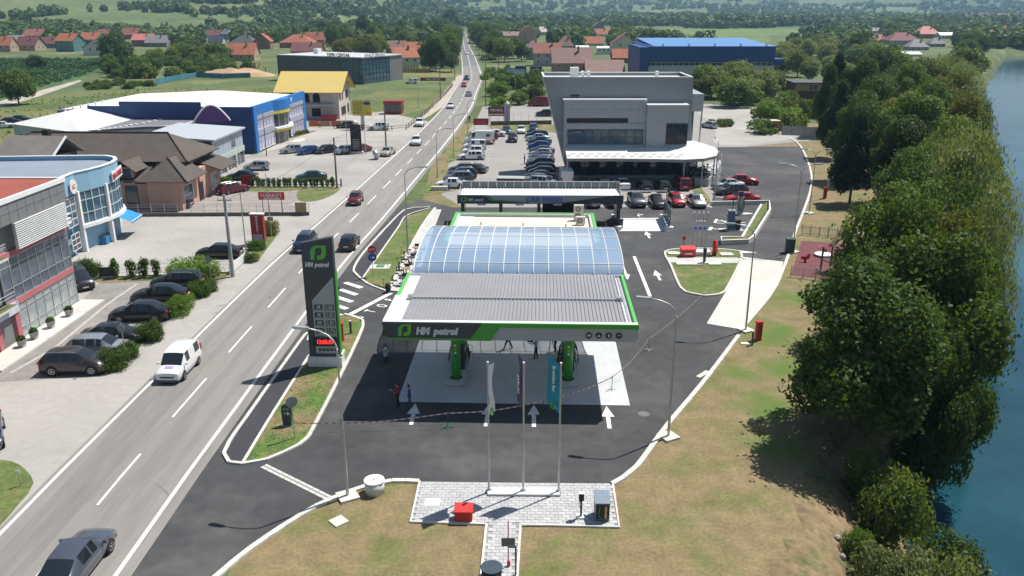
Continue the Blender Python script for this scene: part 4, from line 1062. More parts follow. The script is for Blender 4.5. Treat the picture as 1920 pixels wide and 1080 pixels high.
car('saloon',927,256,184,'white','white saloon at the top of the left dealer row',R4)
car('hatch',950,250,-88,'petrol','blue hatchback at the far edge of the dealer lot',R4)
car('saloon',977,249,-90,'white','white saloon between two dark cars at the far edge of the lot',R4)
car('suv',1000,247,-92,'navy','dark navy car at the far end of the right dealer row',R4)
car('suv',961,265,-92,'black','black car driving down the middle of the dealer lot',R4)
rr=[(1006,258,'petrol','wagon'),(1008,264,'silver','saloon'),(1012,270,'petrol','saloon'),(1010,279,'blue','hatch'),(1016,288,'petrol','saloon'),(1014,294,'silver','hatch'),(1016,301,'petrol','hatch'),(1014,307,'bluegrey','wagon'),(1012,314,'black','suv'),(1014,322,'navy','wagon'),(1014,329,'black','hatch'),(1011,337,'maroon','saloon'),(1008,343,'silver','saloon'),(1020,349,'silver','wagon')]
rl=['dark teal estate, second from the far end of the right dealer row','silver saloon, third from the far end of the right dealer row','dark teal saloon just above the bright blue hatchback','bright blue hatchback in the right dealer row','dark teal saloon just below the bright blue hatchback','silver hatchback in the middle of the right dealer row','dark teal hatchback below the middle silver hatchback','blue grey estate just above the big black car','big black car beside the man in blue','navy estate just below the big black car','black hatchback in the lower right dealer row','dark red saloon near the lower end of the right row','pale silver saloon at the lower end of the right row','silver estate seen at an angle below the right row']
for (u,v,c,k),l in zip(rr,rl): car(k,u,v,180 if v<345 else -25,c,l,R4)
car('hatch',1005,357,60,'black','dark hatchback behind the car wash parapet',R4)
car('bigvan',1060,347,92,'white','white delivery van with its back to the car wash',R4,'van')
R5='front row of dealer cars facing the car wash'
for (u,v,c,k,l) in [(1110,386,'navy','hatch','dark car hidden behind the car wash sign, left one'),(1150,386,'black','hatch','dark car partly hidden behind the car wash sign, right one'),(1193,384,'grey','suv','black and silver off roader with roof bars in the front row'),(1232,386,'black','saloon','shiny black saloon left of the red hatchback in the front row'),(1268,384,'red','hatch','bright red hatchback in the dealer front row'),(1305,385,'silver','saloon','silver blue saloon at the right end of the front row')]:
    car(k,u,v,-86,c,l,R5)
for (u,v,c,k,l) in [(1093,352,'black','saloon','dark saloon with sun glint under the showroom canopy'),(1130,352,'teal','wagon','dark estate beside the white saloon under the showroom canopy'),(1166,352,'white','saloon','white saloon parked nose to the showroom glass'),(1207,356,'black','hatch','black hatchback parked nose to the showroom glass'),(1241,356,'green','hatch','dark green hatchback parked nose to the showroom glass'),(1277,353,'maroon','van','dark red people carrier at the showroom corner')]:
    car(k,u,v,95,c,l,'cars parked nose to the showroom')
R6='cars beside the showroom ramp'
car('saloon',1392,345,-12,'red','red saloon farthest back beside the showroom ramp',R6)
car('saloon',1364,354,190,'silver','silver saloon between the far red saloon and grey estate',R6)
car('wagon',1370,364,188,'grey','grey estate beside the showroom ramp with glass roof shine',R6)
car('saloon',1390,380,184,'red','red saloon behind the planter wall',R6)
car('van',772,157,178,'white','white van in front of the glass carpet store','far parked vehicles','van')
car('bigvan',1010,199,180,'maroon','dark red and white bus shaped van beyond the dealer building','far parked vehicles','van')
car('suv',1022,218,180,'black','dark car left of the leaning dealer wall','far parked vehicles')
car('hatch',1330,240,120,'silver','pale car at the back right corner of the dealer building','far parked vehicles')
car('saloon',972,185,90,'teal','dark car at the entrance of the far container yard','far parked vehicles')
car('hatch',880,82,-88,'black','small dark car parked beneath the trees of the far road','far parked vehicles',far=True)
for i,(u,v,c) in enumerate([(20,232,'black'),(38,228,'navy'),(8,240,'white')]):
    car('saloon',u,v,20,c,['black car at the far corner of the white hall','navy car beside the black one at the white hall','white car at the left edge behind the white hall'][i],'far parked vehicles',far=True)
# box trailer behind the car wash
t=thing('box_trailer','low brown box trailer with grey tarpaulin lid in the dealer lot','trailer',G(958,352),math.radians(-6))
MB().box(-2,2,-.95,.95,.6,1.5).build('box_body',pm('trailer_brown',(.12,.07,.05),.7),t); MB().box(-2.03,2.03,-.98,.98,1.5,1.58).build('lid',silver,t)
for s in (-1,1):
    for x in (-.4,.4): MB().lathe([(.3,-.09),(.3,.09)],14,'y').build('wheel',tyre_m,t,loc=(x,s*.9,.3))
MB().tube([(2,0,.5),(3.1,0,.5)],.05,5).build('drawbar',galv,t)
# ------------------------------------------------------------------ building helpers
def window(parent,x0,x1,z0,z1,y,frame=None,gl=None,nx=1,nz=1,bar=.07,pr=.05,depth=.04):
    """window in a wall facing -y: frame ring with glazing bars, panes each on their own"""
    frame=frame or white; gl=gl or glass
    mb=MB(); ya=y-pr; yb=y-.003
    for i in range(nx+1):
        x=x0+(x1-x0)*i/nx; mb.box(x-bar/2,x+bar/2,ya,yb,z0,z1)
    for k in range(nz+1):
        z=z0+(z1-z0)*k/nz; mb.box(x0+bar/2+.001,x1-bar/2-.001,ya+.004,yb-.001,z-bar/2,z+bar/2)
    w=mb.build('window',frame,parent)
    pw,ph=(x1-x0)/nx-bar,(z1-z0)/nz-bar
    me=MB().box(-pw/2,pw/2,-.006,.006,-ph/2,ph/2).mesh('pane',gl)
    for i in range(nx):
        for k in range(nz):
            put('pane',me,w,(x0+(i+.5)*(x1-x0)/nx,y-.02,z0+(k+.5)*(z1-z0)/nz),(rnd(-.006,.006),0,rnd(-.008,.008)))
    return w
def curtain(parent,path,z0,z1,nz,per,frame,gl,bar=.09,name='curtain_wall'):
    """glazed wall following a plan line; rows nz (list of heights or a count), columns per metre step"""
    P=[Vector((p[0],p[1],0)) for p in path]
    hs=nz if isinstance(nz,list) else [z0+(z1-z0)*k/nz for k in range(nz+1)]
    cw=None; mb=MB(); panes=[]
    for a,b in zip(P[:-1],P[1:]):
        d=b-a; n=max(1,int(round(d.length/per))); ang=math.atan2(d.y,d.x)
        for i in range(n):
            p,q=a+d*(i/n),a+d*((i+1)/n); c=(p+q)/2
            mb.cbox((p.x,p.y,(z0+z1)/2),(bar,bar*1.3,z1-z0),ang)
            for k in range(len(hs)-1):
                panes.append((c,ang,(q-p).length-bar,hs[k],hs[k+1]))
        for h in hs: mb.cbox(((a.x+b.x)/2,(a.y+b.y)/2,h),(d.length-.002,bar*1.1,bar*.9),ang)
    mb.cbox((P[-1].x,P[-1].y,(z0+z1)/2),(bar,bar*1.3,z1-z0),ang)
    cw=mb.build(name,frame,parent)
    cache={}
    for c,ang,w,za,zb in panes:
        key=(round(w,2),round(zb-za,2))
        if key not in cache: cache[key]=MB().box(-w/2,w/2,-.008,.008,-(zb-za)/2+bar/2,(zb-za)/2-bar/2).mesh('pane',gl)
        put('pane',cache[key],cw,(c.x,c.y,(za+zb)/2),(rnd(-.008,.008),0,ang+rnd(-.01,.01)))
    return cw
def railing(parent,path,z,h=1.0,mat=None,n=None,name='railing'):
    mat=mat or alu; P=[Vector(p) for p in path]; mb=MB()
    for a,b in zip(P[:-1],P[1:]):
        mb.tube([(a.x,a.y,z+h),(b.x,b.y,z+h)],.035,5); mb.tube([(a.x,a.y,z+h*.75),(b.x,b.y,z+h*.75)],.02,4)
        k=max(1,int((b-a).length/1.1))
        for i in range(k+1):
            p=a.lerp(b,i/k); mb.tube([(p.x,p.y,z),(p.x,p.y,z+h)],.025,4)
    return mb.build(name,mat,parent)
tile_brown=pm('brown_roof_tiles',(.10,.083,.070),.8,var=.12,vs=.8,fine=.12,fs=5); wavebump(tile_brown,2.1,'Y',.7,.05)
tile_red=pm('red_roof_tiles',(.33,.115,.06),.85,var=.15,vs=.5,rand=.12,fine=.12,fs=4)
tile_brick=pm('brick_roof_tiles',(.26,.105,.075),.85,var=.15,vs=.5,rand=.12,fine=.12,fs=4)
tile_maroon=pm('maroon_roof',(.17,.06,.06),.8,var=.12,vs=.5,rand=.1,fine=.1,fs=4)
tile_brownred=pm('brown_red_metal_tiles',(.22,.12,.105),.7,var=.1,vs=.5,fine=.1,fs=4)
tile_grey=pm('grey_roof',(.20,.20,.205),.75,var=.12,vs=.5,rand=.1)
pinkw=pm('pink_render',(.52,.31,.25),.9,var=.06,vs=.5,fine=.05,fs=3)
pinkband=pm('pink_band',(.46,.15,.17),.7,var=.06,vs=.6)
greyp=pm('grey_panel',(.20,.205,.21),.55,var=.06,vs=.4)
lblue=pm('light_blue_render',(.24,.42,.56),.75,var=.06,vs=.5)
offw=pm('offwhite_render',(.62,.61,.57),.9,var=.07,vs=.5,fine=.04,fs=3)
bluew=pm('store_blue',(.012,.16,.47),.6,var=.06,vs=.4)
navyw=pm('store_navy',(.012,.05,.17),.6,var=.06,vs=.4)
purple=pm('purple_panel',(.12,.05,.22),.6,var=.06)
darkpurp=pm('dark_purple_panel',(.035,.022,.05),.6,var=.06)

# ------------------------------------------------------------------ pink banded building, near left
O,a,L=frame_of((37,639),(148,566))
b1=thing('office_building','grey office building with pink bands, glass fronts and white louvres at the left edge','building',O,a)
X0,XE=-16.0,9.2
MB().box(X0,XE-.1,1.6,13,0,11.0).build('wall',greyp,b1)
MB().box(-1.6,XE-.1,.16,1.62,0,9.3).build('wall_front',greyp,b1)
MB().box(X0-.1,XE+.05,-.55,13.1,11.0,11.18).build('roof',pm('roof_red',(.30,.075,.05),.8,var=.1,vs=.3),b1)
MB().box(XE-.2,XE+.12,-.62,13.2,10.95,11.30).build('roof_edge',whitemetal,b1); MB().box(X0,XE-.21,-.64,-.36,10.95,11.30).build('roof_edge',whitemetal,b1)
pme=MB().box(-.56,.56,-.03,.03,-.40,.40).mesh('facade_panel',greyp)
for i in range(12):
    for k in range(2): put('facade_panel',pme,b1,(XE-.75-1.16*i,-.52,9.72+.84*k))
for k in range(2):
    for j in range(10): put('facade_panel',pme,b1,(XE+.06,.1+1.16*j,9.72+.84*k),math.pi/2)
MB().box(X0,XE,-.48,1.6,9.28,9.33).build('soffit',greyp,b1); MB().box(X0,XE,-.48,1.6,9.331,10.94).build('fascia_core',greyp,b1)
curtain(b1,[(.55,.02),(XE-.05,.02),(XE-.05,2.6)],.05,2.85,[.05,.9,2.35,2.85],1.22,alu,glasspale)
curtain(b1,[(-.7,.02),(XE-.05,.02),(XE-.05,2.6)],3.35,6.65,[3.35,4.3,6.0,6.65],1.22,alu,pm('grey_blue_glass',(.13,.15,.19),.1,var=.35,vs=.8,spec=.8))
for z0,z1 in ((2.86,3.34),(6.66,7.12)):
    MB().box(X0,XE+.02,-.06,.155,z0,z1).build('pink_band',pinkband,b1); MB().box(XE-.09,XE+.03,.156,3.0,z0,z1).build('pink_band',pinkband,b1)
MB().box(-.05,.5,-.10,.3,0,2.855).build('pink_column',pinkband,b1); MB().box(-2.55,-2.0,-.10,.3,0,2.855).build('pink_column',pinkband,b1)
window(b1,-1.95,-.1,.05,2.3,.3,alu,glasspale,2,2)
q=MB().box(-2.3,.45,-.2,-.105,2.35,3.25).build('sign_board',pm('sign_pale',(.55,.58,.66),.6,var=.25,vs=3),b1)
for z in (3.34,7.12):
    MB().box(X0,-.72,-.9,1.6,z-.2,z-.02).build('balcony_slab',offw,b1); railing(b1,[(X0,-.85,0),(-.75,-.85,0)],z,1.05,alu)
    MB().box(X0,-.74,-.88,1.5,z-.019,z+.0).build('balcony_floor',pm('balcony_green',(.12,.13,.06),.9),b1)
    window(b1,-6,-2,z+.1,z+2.6,1.6,darkgrey,glass,3,1); window(b1,-12,-7,z+.1,z+2.6,1.6,darkgrey,glass,3,1)
for i in range(13):
    z=7.2+i*.165
    MB().box(1.2,8.6,-.66,-.5,z,z+.08).build('louvre_slat',whitemetal,b1)
for i in range(3): MB().box(8.62,9.2,-.62,-.5,7.3+.4*i,7.42+.4*i).build('louvre_slat',whitemetal,b1)
for x in (1.25,3.6,6.1,8.5): MB().box(x-.05,x+.05,-.49,-.4,7.15,9.27).build('louvre_post',alu,b1)
MB().box(-6,XE+.3,-2.2,-.12,.02,.14).build('front_step',conc,b1)
for i,(u,v) in enumerate(((43,653),(66,638),(97,617),(131,595))):
    P=G(u,v); t=thing('plant_pot',['round grey pot with a clipped plant nearest the entrance','round grey pot with a clipped plant, second from the entrance','round grey pot with a clipped plant, third from the entrance','round grey pot with a clipped plant at the step end'][i],'plant pot',(P.x,P.y,.14),0,'pots along the office step')
    MB().lathe([(.26,0),(.36,.5),(.38,.52),(.38,.58),(.33,.58),(.32,.52)],14).build('pot',pm('pot_grey',(.32,.31,.29),.9,var=.12),t,True)
    mb=MB(); r=random.Random(i)
    for k in range(160):
        th,ph=r.uniform(0,6.28),math.acos(r.uniform(-.2,1)); rr=.33*r.uniform(.6,1.05)
        c=Vector((rr*math.sin(ph)*math.cos(th),rr*math.sin(ph)*math.sin(th),.62+.30*math.cos(ph)*r.uniform(.7,1.1))); e=Vector((r.uniform(-1,1),r.uniform(-1,1),r.uniform(-1,1))).normalized()*.07; f=e.cross(Vector((r.uniform(-1,1),r.uniform(-1,1),1))).normalized()*.06
        mb.add([c-e,c+f,c+e,c-f],[(0,1,2,3)])
    mb.build('foliage',leafmat('pot_leaf',(.07,.13,.03)),t)

# ------------------------------------------------------------------ light blue corner shop
O,a,L=frame_of((135,487),(235,425))
b2=thing('corner_shop','light blue shop with bowed glass front, blue awning and red lettering','shop building',O,a)
plan=[(-9,.6),(-9,0),(3.2,0),(5.0,-.75),(7.2,-1.35),(9.4,-1.5),(11.4,-1.15),(13.0,-.3),(13.9,.9),(14.1,2.6)]
back=[(13.6,14),(-9,14)]
MB().prism([(x,y+.55) for x,y in plan[1:]]+back,0,8.0).build('wall',lblue,b2)
roofm=pm('blue_grey_roof',(.24,.28,.34),.6,var=.06,vs=.3)
MB().prism([(x*.995,y+.6) for x,y in plan[1:]]+back,8.0,8.1).build('roof',roofm,b2)
band_m=MB(); P2=[Vector((x,y,0)) for x,y in plan[1:]]+[Vector((13.6,14,0))]
band(band_m,P2,-.12,.14,6.45,8.55); band_m.build('fascia',lblue,b2)
mb=MB(); band(mb,P2,-.2,.2,8.551,8.64); mb.build('fascia_cap',whitemetal,b2)
MB().box(-9,4.5,13.5,14.1,8.0,9.0).build('rear_parapet',lblue,b2)
fr=pm('pale_blue_frame',(.50,.60,.64),.5,var=.05)
curtain(b2,[(3.4,-.05),(5.0,-.78),(7.2,-1.38),(9.4,-1.53),(11.4,-1.18),(13.0,-.33),(13.9,.85)],2.95,6.44,[2.95,4.1,5.5,6.44],1.1,fr,glassblue)
mb=MB(); band(mb,[Vector((x,y,0)) for x,y in plan[2:-1]],-.35,.3,2.55,2.93); mb.build('floor_edge',white,b2)
for x,y in ((3.2,-.1),(7.2,-1.4),(13.8,.6)): MB().box(x-.2,x+.2,y-.2,y+.2,0,6.6).build('column',white,b2)
window(b2,.5,2.6,3.2,6.2,-.003,white,glassblue,2,4); window(b2,.6,2.4,.7,2.4,-.003,white,glass,2,3)
window(b2,-4,-1,3.2,6.2,-.003,white,glassblue,3,4); window(b2,-4,-1,.7,2.4,-.003,white,glass,3,2)
curtain(b2,[(5,.2),(7,-.2),(9.6,-.35),(12,.0),(13.4,.9)],.1,2.5,[.1,2.0,2.5],1.3,fr,pm('shop_glass_red',(.13,.07,.07),.15,var=.6,vs=1.2))
MB().box(3.7,4.8,.35,.5,0,2.3).build('door',lblue,b2)
q=MB().add([(0,0,0),(3.6,0,0),(3.6,-1.9,-.75),(0,-1.9,-.75),(3.6,-1.9,-1.0),(0,-1.9,-1.0)],[(3,2,1,0),(5,4,2,3)]).build('awning',pm('awning_blue',(.01,.22,.50),.7,var=.06),b2,loc=(8.2,-1.3,2.75),rot=.05)
MB().box(0,3.6,-1.95,-1.88,-.80,-.73).build('awning_edge',white,q)
q=MB().box(0,4.7,-.06,.06,-.55,.55).build('sign_board',pm('sign_white',(.72,.70,.70),.6,var=.03),b2,loc=(8.3,-1.78,7.1),rot=math.radians(10))
text('LEJLA COMERC',.78,pm('sign_red',(.42,.02,.04),.5,var=0),q,(.12,-.09,-.28),RX,bold=.025,ext=.02,sx=.82)
q=MB().lathe([(.75,-.08),(.75,0)],20,'y').build('round_sign',pm('sign_white',(.72,.70,.70),.6),b2,loc=(2.2,-.30,7.3)); text('LC',.6,pm('sign_red',(.42,.02,.04),.5,var=0),q,(-.36,-.09,-.2),RX,bold=.02,ext=.01)
fz=thing('ice_freezer','blue chest freezer under the awning of the corner shop','freezer',G(200,455),a)
MB().box(-.9,.9,-.4,.4,.05,.85).build('cabinet',pm('freezer_blue',(.02,.2,.42),.5),fz); MB().box(-.88,.88,-.38,.38,.851,.92).build('lid',glassblue,fz)

# ------------------------------------------------------------------ house with brown tiled roof
def tiled(mb,pts,th=.12): return slab(mb,pts,th)
b3=thing('tiled_house','long pink house with brown tiled hip roof, dormers and black chimney','house',(-60,114,0),math.radians(-2))
MB().box(-14.5,15.8,-3.0,6.5,0,5.8).build('wall',pinkw,b3); MB().box(-14.5,13.1,-6.5,-3.01,0,4.0).build('wall',pinkw,b3); MB().box(15.81,17.4,-1.0,6.2,0,4.3).build('porch_wall',pinkw,b3)
ez,rz=5.75,8.7
c=[(-11.5,-4.0),(17.3,-4.0),(17.3,7.6),(-11.5,7.6)]; r0,r1=(-6.5,1.8),(12.6,1.8)
rf=MB()
for pts in ([(*c[0],ez),(*c[1],ez),(*r1,rz),(*r0,rz)],[(*c[2],ez),(*c[3],ez),(*r0,rz),(*r1,rz)],[(*c[1],ez),(*c[2],ez),(*r1,rz)],[(*c[3],ez),(*c[0],ez),(*r0,rz)]): tiled(rf,pts,.16)
roof=rf.build('roof',tile_brown,b3)
MB().tube([(*c[1],ez+.03),(*r1,rz+.05),(*r0,rz+.05),(*c[0],ez+.03)],.14,6).build('ridge_tiles',tile_brown,roof)
MB().box(-2.6,-1.8,-2.4,-1.6,6.2,9.6).build('chimney',black,roof)
m=MB(); slab(m,[(-15.4,-7.7,3.95),(12.6,-7.7,3.95),(12.6,-2.9,5.55),(-15.4,-2.9,5.55)],.14); m.build('lower_roof',tile_brown,b3)
mb=MB(); A4=[(12.2,-8.6),(18.9,-8.6),(18.9,-1.6),(12.2,-1.6)]; R4=(15.2,-5.0),(15.2,-2.6)
for pts in ([(*A4[0],3.95),(*A4[1],3.95),(*R4[0],6.5)],[(*A4[1],3.95),(*A4[2],3.95),(*R4[1],6.5),(*R4[0],6.5)],[(*A4[3],3.95),(*A4[0],3.95),(*R4[0],6.5),(*R4[1],6.5)]): slab(mb,pts,.14)
cr=mb.build('corner_roof',tile_brown,b3); MB().tube([(*A4[1],4.0),(*R4[0],6.55),(*R4[1],6.55)],.13,6).build('ridge_tiles',tile_brown,cr)
MB().box(13.11,17.5,-7.5,-2.0,0,3.9).build('corner_wall',pinkw,b3)
mb=MB(); slab(mb,[(15.9,1.5,4.9),(19.6,1.5,3.7),(19.6,8.2,3.7),(15.9,8.2,4.9)],.12); mb.build('porch_roof',tile_brown,b3)
for x in (-9.5,-4.6,.4,5.4,10.4):
    d=MB().box(x-.9,x+.9,-7.0,-3.1,3.3,5.5).build('dormer',pinkw,b3)
    m=MB(); slab(m,[(x-1.7,-7.9,5.1),(x,-7.9,6.35),(x,-2.8,6.35),(x-1.7,-2.8,5.1)],.12); slab(m,[(x,-7.9,6.35),(x+1.7,-7.9,5.1),(x+1.7,-2.8,5.1),(x,-2.8,6.35)],.12); m.build('dormer_roof',tile_brown,d)
    window(d,x-.55,x+.55,3.5,5.3,-7.0,darkgrey,glass,2,1)
for x in (-12,-9,-6,-3,-.2,2.4,5,7.8,10.5): window(b3,x-.8,x+.8,.5,3.0,-6.5,pm('brown_frame',(.08,.05,.04),.6),glass,1,1)
MB().box(-14.6,13.19,-6.56,-6.503,3.25,3.45).build('brown_band',pm('band_brown',(.14,.07,.06),.8),b3)
RZ90=math.pi/2
e=put('side_front',MB().box(0,.02,0,.02,0,.02).mesh('side_front',pinkw),b3,(17.5,-7.3,0),RZ90)
window(e,.6,3.4,.5,3.0,-.003,white,glassblue,2,2)
e2=put('side_front',MB().box(0,.02,0,.02,0,.02).mesh('side_front',pinkw),b3,(17.4,2.4,0),RZ90); window(e2,.3,2.6,.5,2.9,-.003,white,glassblue,2,2)
MB().box(17.52,17.56,-1.9,-.4,0,2.5).build('door',black,b3)
mb=MB()
b3b=thing('tiled_outbuilding','raised brown tiled gable wings at the far left above the blue shop','house',(-59,104.5,0),math.radians(-6))
pale_t=pm('brown_roof_tiles_pale',(.21,.19,.172),.8,var=.1,vs=.8,fine=.1,fs=5); wavebump(pale_t,2.1,'Y',.6,.05)
for x0,x1,yo,e_,r_ in ((-4.2,3.4,0,7.7,9.9),(-14,-4.7,-3.0,6.7,9.0)):
    MB().box(x0+.5,x1-.5,yo-2.6,yo+2.6,0,e_).build('wall',darkgrey,b3b)
    m=MB(); slab(m,[(x0,yo-3.6,e_-.1),(x1,yo-3.6,e_-.1),(x1,yo,r_),(x0,yo,r_)],.16); slab(m,[(x1,yo+3.6,e_-.1),(x0,yo+3.6,e_-.1),(x0,yo,r_),(x1,yo,r_)],.16); m.build('roof',pale_t,b3b)
    m=MB(); slab(m,[(x1+.01,yo-3.65,e_-.05),(x1+.16,yo-3.65,e_-.05),(x1+.16,yo,r_+.06),(x1+.01,yo,r_+.06)],.2); m.build('barge_board',white,b3b)
    window(b3b,x0+2,x0+3.3,e_-2.2,e_-.8,yo-2.6)

# ------------------------------------------------------------------ white hall and bowed shop behind it
A,B,Cc=G(20,232,6),G(155,250,6),G(270,219,6); Dd=A+(Cc-B); base=(A+B+Cc+Dd)/4
def loc(p,z=None): return (p.x-base.x,p.y-base.y,p.z if z is None else z)
b4=thing('white_hall','big white gable roofed hall behind the tiled house','hall',(base.x,base.y,0),0)
MB().prism([(p.x-base.x)*.97 and ((p.x-base.x)*.97,(p.y-base.y)*.97) for p in (A,B,Cc,Dd)],0,5.8).build('wall',pm('hall_wall',(.5,.52,.58),.8,var=.06,vs=.3),b4)
M1=(A+B)/2; M2=(Cc+Dd)/2; h4=8.0
roofw=pm('white_roof_sheet',(.72,.72,.71),.55,var=.05,vs=.2,fine=.03,fs=2)
M1=M1.lerp(M2,.28)
m=MB(); slab(m,[loc(A),loc(M1,h4),loc(M2,h4),loc(Dd)],.15); slab(m,[loc(B),loc(Cc),loc(M2,h4),loc(M1,h4)],.15); slab(m,[loc(A),loc(B),loc(M1,h4)],.15); r4=m.build('roof',roofw,b4)
for k in range(6):
    p=Vector(loc(M1,h4)).lerp(Vector(loc(M2,h4)),k/6+.05); MB().cyl((p.x,p.y,p.z-.1),.18,.7,8).build('vent_pipe',white,r4)
d4=Vector(loc(B))-Vector(loc(A)); e=put('gable_front',MB().box(0,.02,0,.02,0,.02).mesh('gable_front',white),b4,(Vector(loc(A*.97+base*.03,0))),math.atan2(d4.y,d4.x))
for i,x in enumerate((1.5,4.5,8,10.5)): window(e,x,x+1.3,2.6,4.4,-.003,white,glass,1,1)
# bowed grey roof shop
b5=thing('bowed_shop','shop hall with bowed dark grey roof, white rounded wall and purple arch','shop building',G(365,262),0)
o5=G(365,262)
pp=[G(155,247,6),G(205,243,6),G(272,238.5,6),G(310,238,6),G(345,234,6),G(367,228,6)]; bk=[G(362,208,6),G(290,213,6),G(265,219,6)]
lw=[(p.x-o5.x,p.y-o5.y) for p in pp]; lb=[(p.x-o5.x,p.y-o5.y) for p in bk]
MB().prism(lw+lb,0,5.7).build('wall',pm('bow_wall',(.52,.54,.60),.8,var=.07,vs=.2),b5)
MB().prism(lw+lb,5.7,6.05).build('roof',pm('bow_roof',(.17,.175,.195),.7,var=.07,vs=.3),b5)
mb=MB(); band(mb,[Vector((x,y,0)) for x,y in lw],-.15,.15,6.051,6.2); mb.build('roof_edge',whitemetal,b5)
pa=at(362,230,147); pb=at(422,230,147); pb.y=150; d=Vector((pb.x-pa.x,3.0,0)); ang=math.atan2(d.y,d.x); Lg=d.length
n=12; prof=[(Lg*i/n,0 if i in(0,) else 2.9*math.sin(math.pi*i/n)) for i in range(n+1)]
vs=[(x,0,z) for x,z in prof]+[(x,.5,z) for x,z in prof]; k=len(prof)
MB().add(vs,[tuple(range(k)),tuple(reversed(range(k,2*k)))]+[(i,k+i,k+i+1,i+1) for i in range(k-1)]).build('purple_arch',purple,b5,loc=(pa.x-o5.x,pa.y-o5.y,5.9),rot=ang)
MB().tube([(x,-.05,z+.12) for x,z in prof],.16,5).build('arch_rim',white,b5,loc=(pa.x-o5.x,pa.y-o5.y,5.9),rot=ang)
for i in range(16):
    p=G(185+10*i,244-1.6*i,6.1) if i<8 else G(180+11*i,250-2.4*i,6.1); MB().box(-.25,.25,-.3,.3,0,.12).build('snow_guard',white,b5,loc=(p.x-o5.x,p.y-o5.y,6.07))
# glazed shop front in front of it
O,a,L=frame_of((405,335),(460,305))
b6=thing('glazed_shop','grey and purple shop with panel front over a glass ground floor','shop building',O,a)
MB().box(0,L,.1,10.5,0,6.0).build('wall',darkpurp,b6); m=MB(); slab(m,[(-.4,-.5,6.0),(L+.3,-.5,6.0),(L+.3,10.7,6.7),(-.4,10.7,6.7)],.25); m.build('roof',pm('shed_roof',(.42,.45,.49),.55,var=.05),b6)
pme=MB().box(-1.12,1.12,-.03,.03,-.72,.72).mesh('facade_panel',pm('panel_blue_grey',(.36,.42,.48),.5,var=.05))
for i in range(6):
    for k in range(2): put('facade_panel',pme,b6,(1.2+2.32*i,.06,3.75+1.47*k))
window(b6,8.3,10.2,3.4,5.4,-.0,white,glass,2,1)
MB().box(-.1,L+.1,-.12,.04,2.2,3.0).build('sign_band',pm('band_greenish',(.42,.50,.44),.6),b6)
curtain(b6,[(.3,0),(L-.2,0)],.1,2.18,1,2.2,white,glass); 
for k in range(3): MB().box(.2+4.6*k,.5+4.6*k,-.25,-.0,0,2.19).build('column',white,b6)

# ------------------------------------------------------------------ blue store
O,a,L=frame_of((478,288),(572,245))
b7=thing('blue_store','bright blue store with white roof, display windows and bulging entrance','shop building',O,a)
H7=8.3
MB().box(0,L,.25,36,0,H7-.9).build('wall',navyw,b7); MB().box(.4,L-.4,.6,35.5,H7-.9,H7-.75).build('roof',roofw,b7)
m=MB(); slab(m,[(.5,.7,H7-.7),(L-.5,.7,H7-.7),(L-.5,18,H7+.1),(.5,18,H7+.1)],.1); slab(m,[(L-.5,35.4,H7-.7),(.5,35.4,H7-.7),(.5,18,H7+.1),(L-.5,18,H7+.1)],.1); m.build('roof_sheet',roofw,b7)
MB().box(-.3,.0,.0,30,0,H7).build('side_parapet',navyw,b7); MB().box(-.32,.02,9,24,H7,H7+.8).build('side_parapet_step',navyw,b7)
MB().box(-.36,-.3,2.5,6.5,3.9,4.7).build('yellow_strip',yellow,b7); MB().box(-.36,-.3,22,27,3.9,4.7).build('yellow_strip',yellow,b7)
lil=pm('display_lilac',(.34,.34,.48),.2,var=.55,vs=.8,spec=.6)
for x0,x1 in ((0,1.4),(L-1.4,L)): MB().box(x0,x1,-.5,.24,0,H7).build('blue_pier',bluew,b7)
for x0,x1 in ((1.4,10.2),(19.6,L-1.4)):
    MB().box(x0,x1,-.45,.24,6.7,H7).build('blue_fascia',bluew,b7)
    curtain(b7,[(x0+.1,-.3),(x1-.1,-.3)],4.0,5.9,1,1.75,white,lil,.12); curtain(b7,[(x0+.1,-.3),(x1-.1,-.3)],.3,2.9,1,1.75,white,lil,.12)
    for z0 in (2.95,5.95): MB().box(x0+.05,x1-.05,-.5,.2,z0,z0+.9 if z0<4 else 6.65).build('sign_band',pm('band_grey_lilac',(.33,.34,.43),.5,var=.1),b7)
bow=[(10.2,-.3),(11.8,-1.1),(13.6,-1.6),(15.4,-1.7),(17.2,-1.3),(18.6,-.8),(19.6,-.3)]
MB().prism(bow+[(19.6,.24),(10.2,.24)],6.3,H7).build('bow_fascia',bluew,b7); MB().prism([(x,y-.1) for x,y in bow]+[(19.6,.24),(10.2,.24)],5.8,6.299).build('yellow_band',yellow,b7)
MB().prism([(x,y-.5) for x,y in bow]+[(19.6,.24),(10.2,.24)],2.9,3.25).build('balcony',white,b7); MB().prism([(x,y-.3) for x,y in bow]+[(19.6,.24),(10.2,.24)],2.4,2.899).build('yellow_band',yellow,b7)
curtain(b7,[(x,y+.3) for x,y in bow],3.3,5.8,1,1.3,alu,glass); curtain(b7,[(x,y+.6) for x,y in bow],.05,2.38,1,1.3,alu,glass)
os_=MB().lathe([(.95,-.12),(.95,0)],22,'y').build('oval_sign',pm('sign_white',(.72,.7,.7)),b7,loc=(17.9,-1.45,7.3),rot=.3); os_.scale=(1.25,1,.95)
q=MB().lathe([(.75,-.03),(.75,0)],22,'y').build('oval_ring',pm('oval_blue',(.02,.03,.25),.5),os_,loc=(0,-.121,0)); MB().lathe([(.55,-.03),(.55,0)],22,'y').build('oval_centre',pm('oval_pink',(.6,.35,.4),.5),q,loc=(0,-.031,0))
MB().prism([(12.2,-2.0),(17.2,-2.2),(18.2,-3.4),(16,-4.4),(13,-4.0)],.02,.12).build('entrance_step',conc,b7)

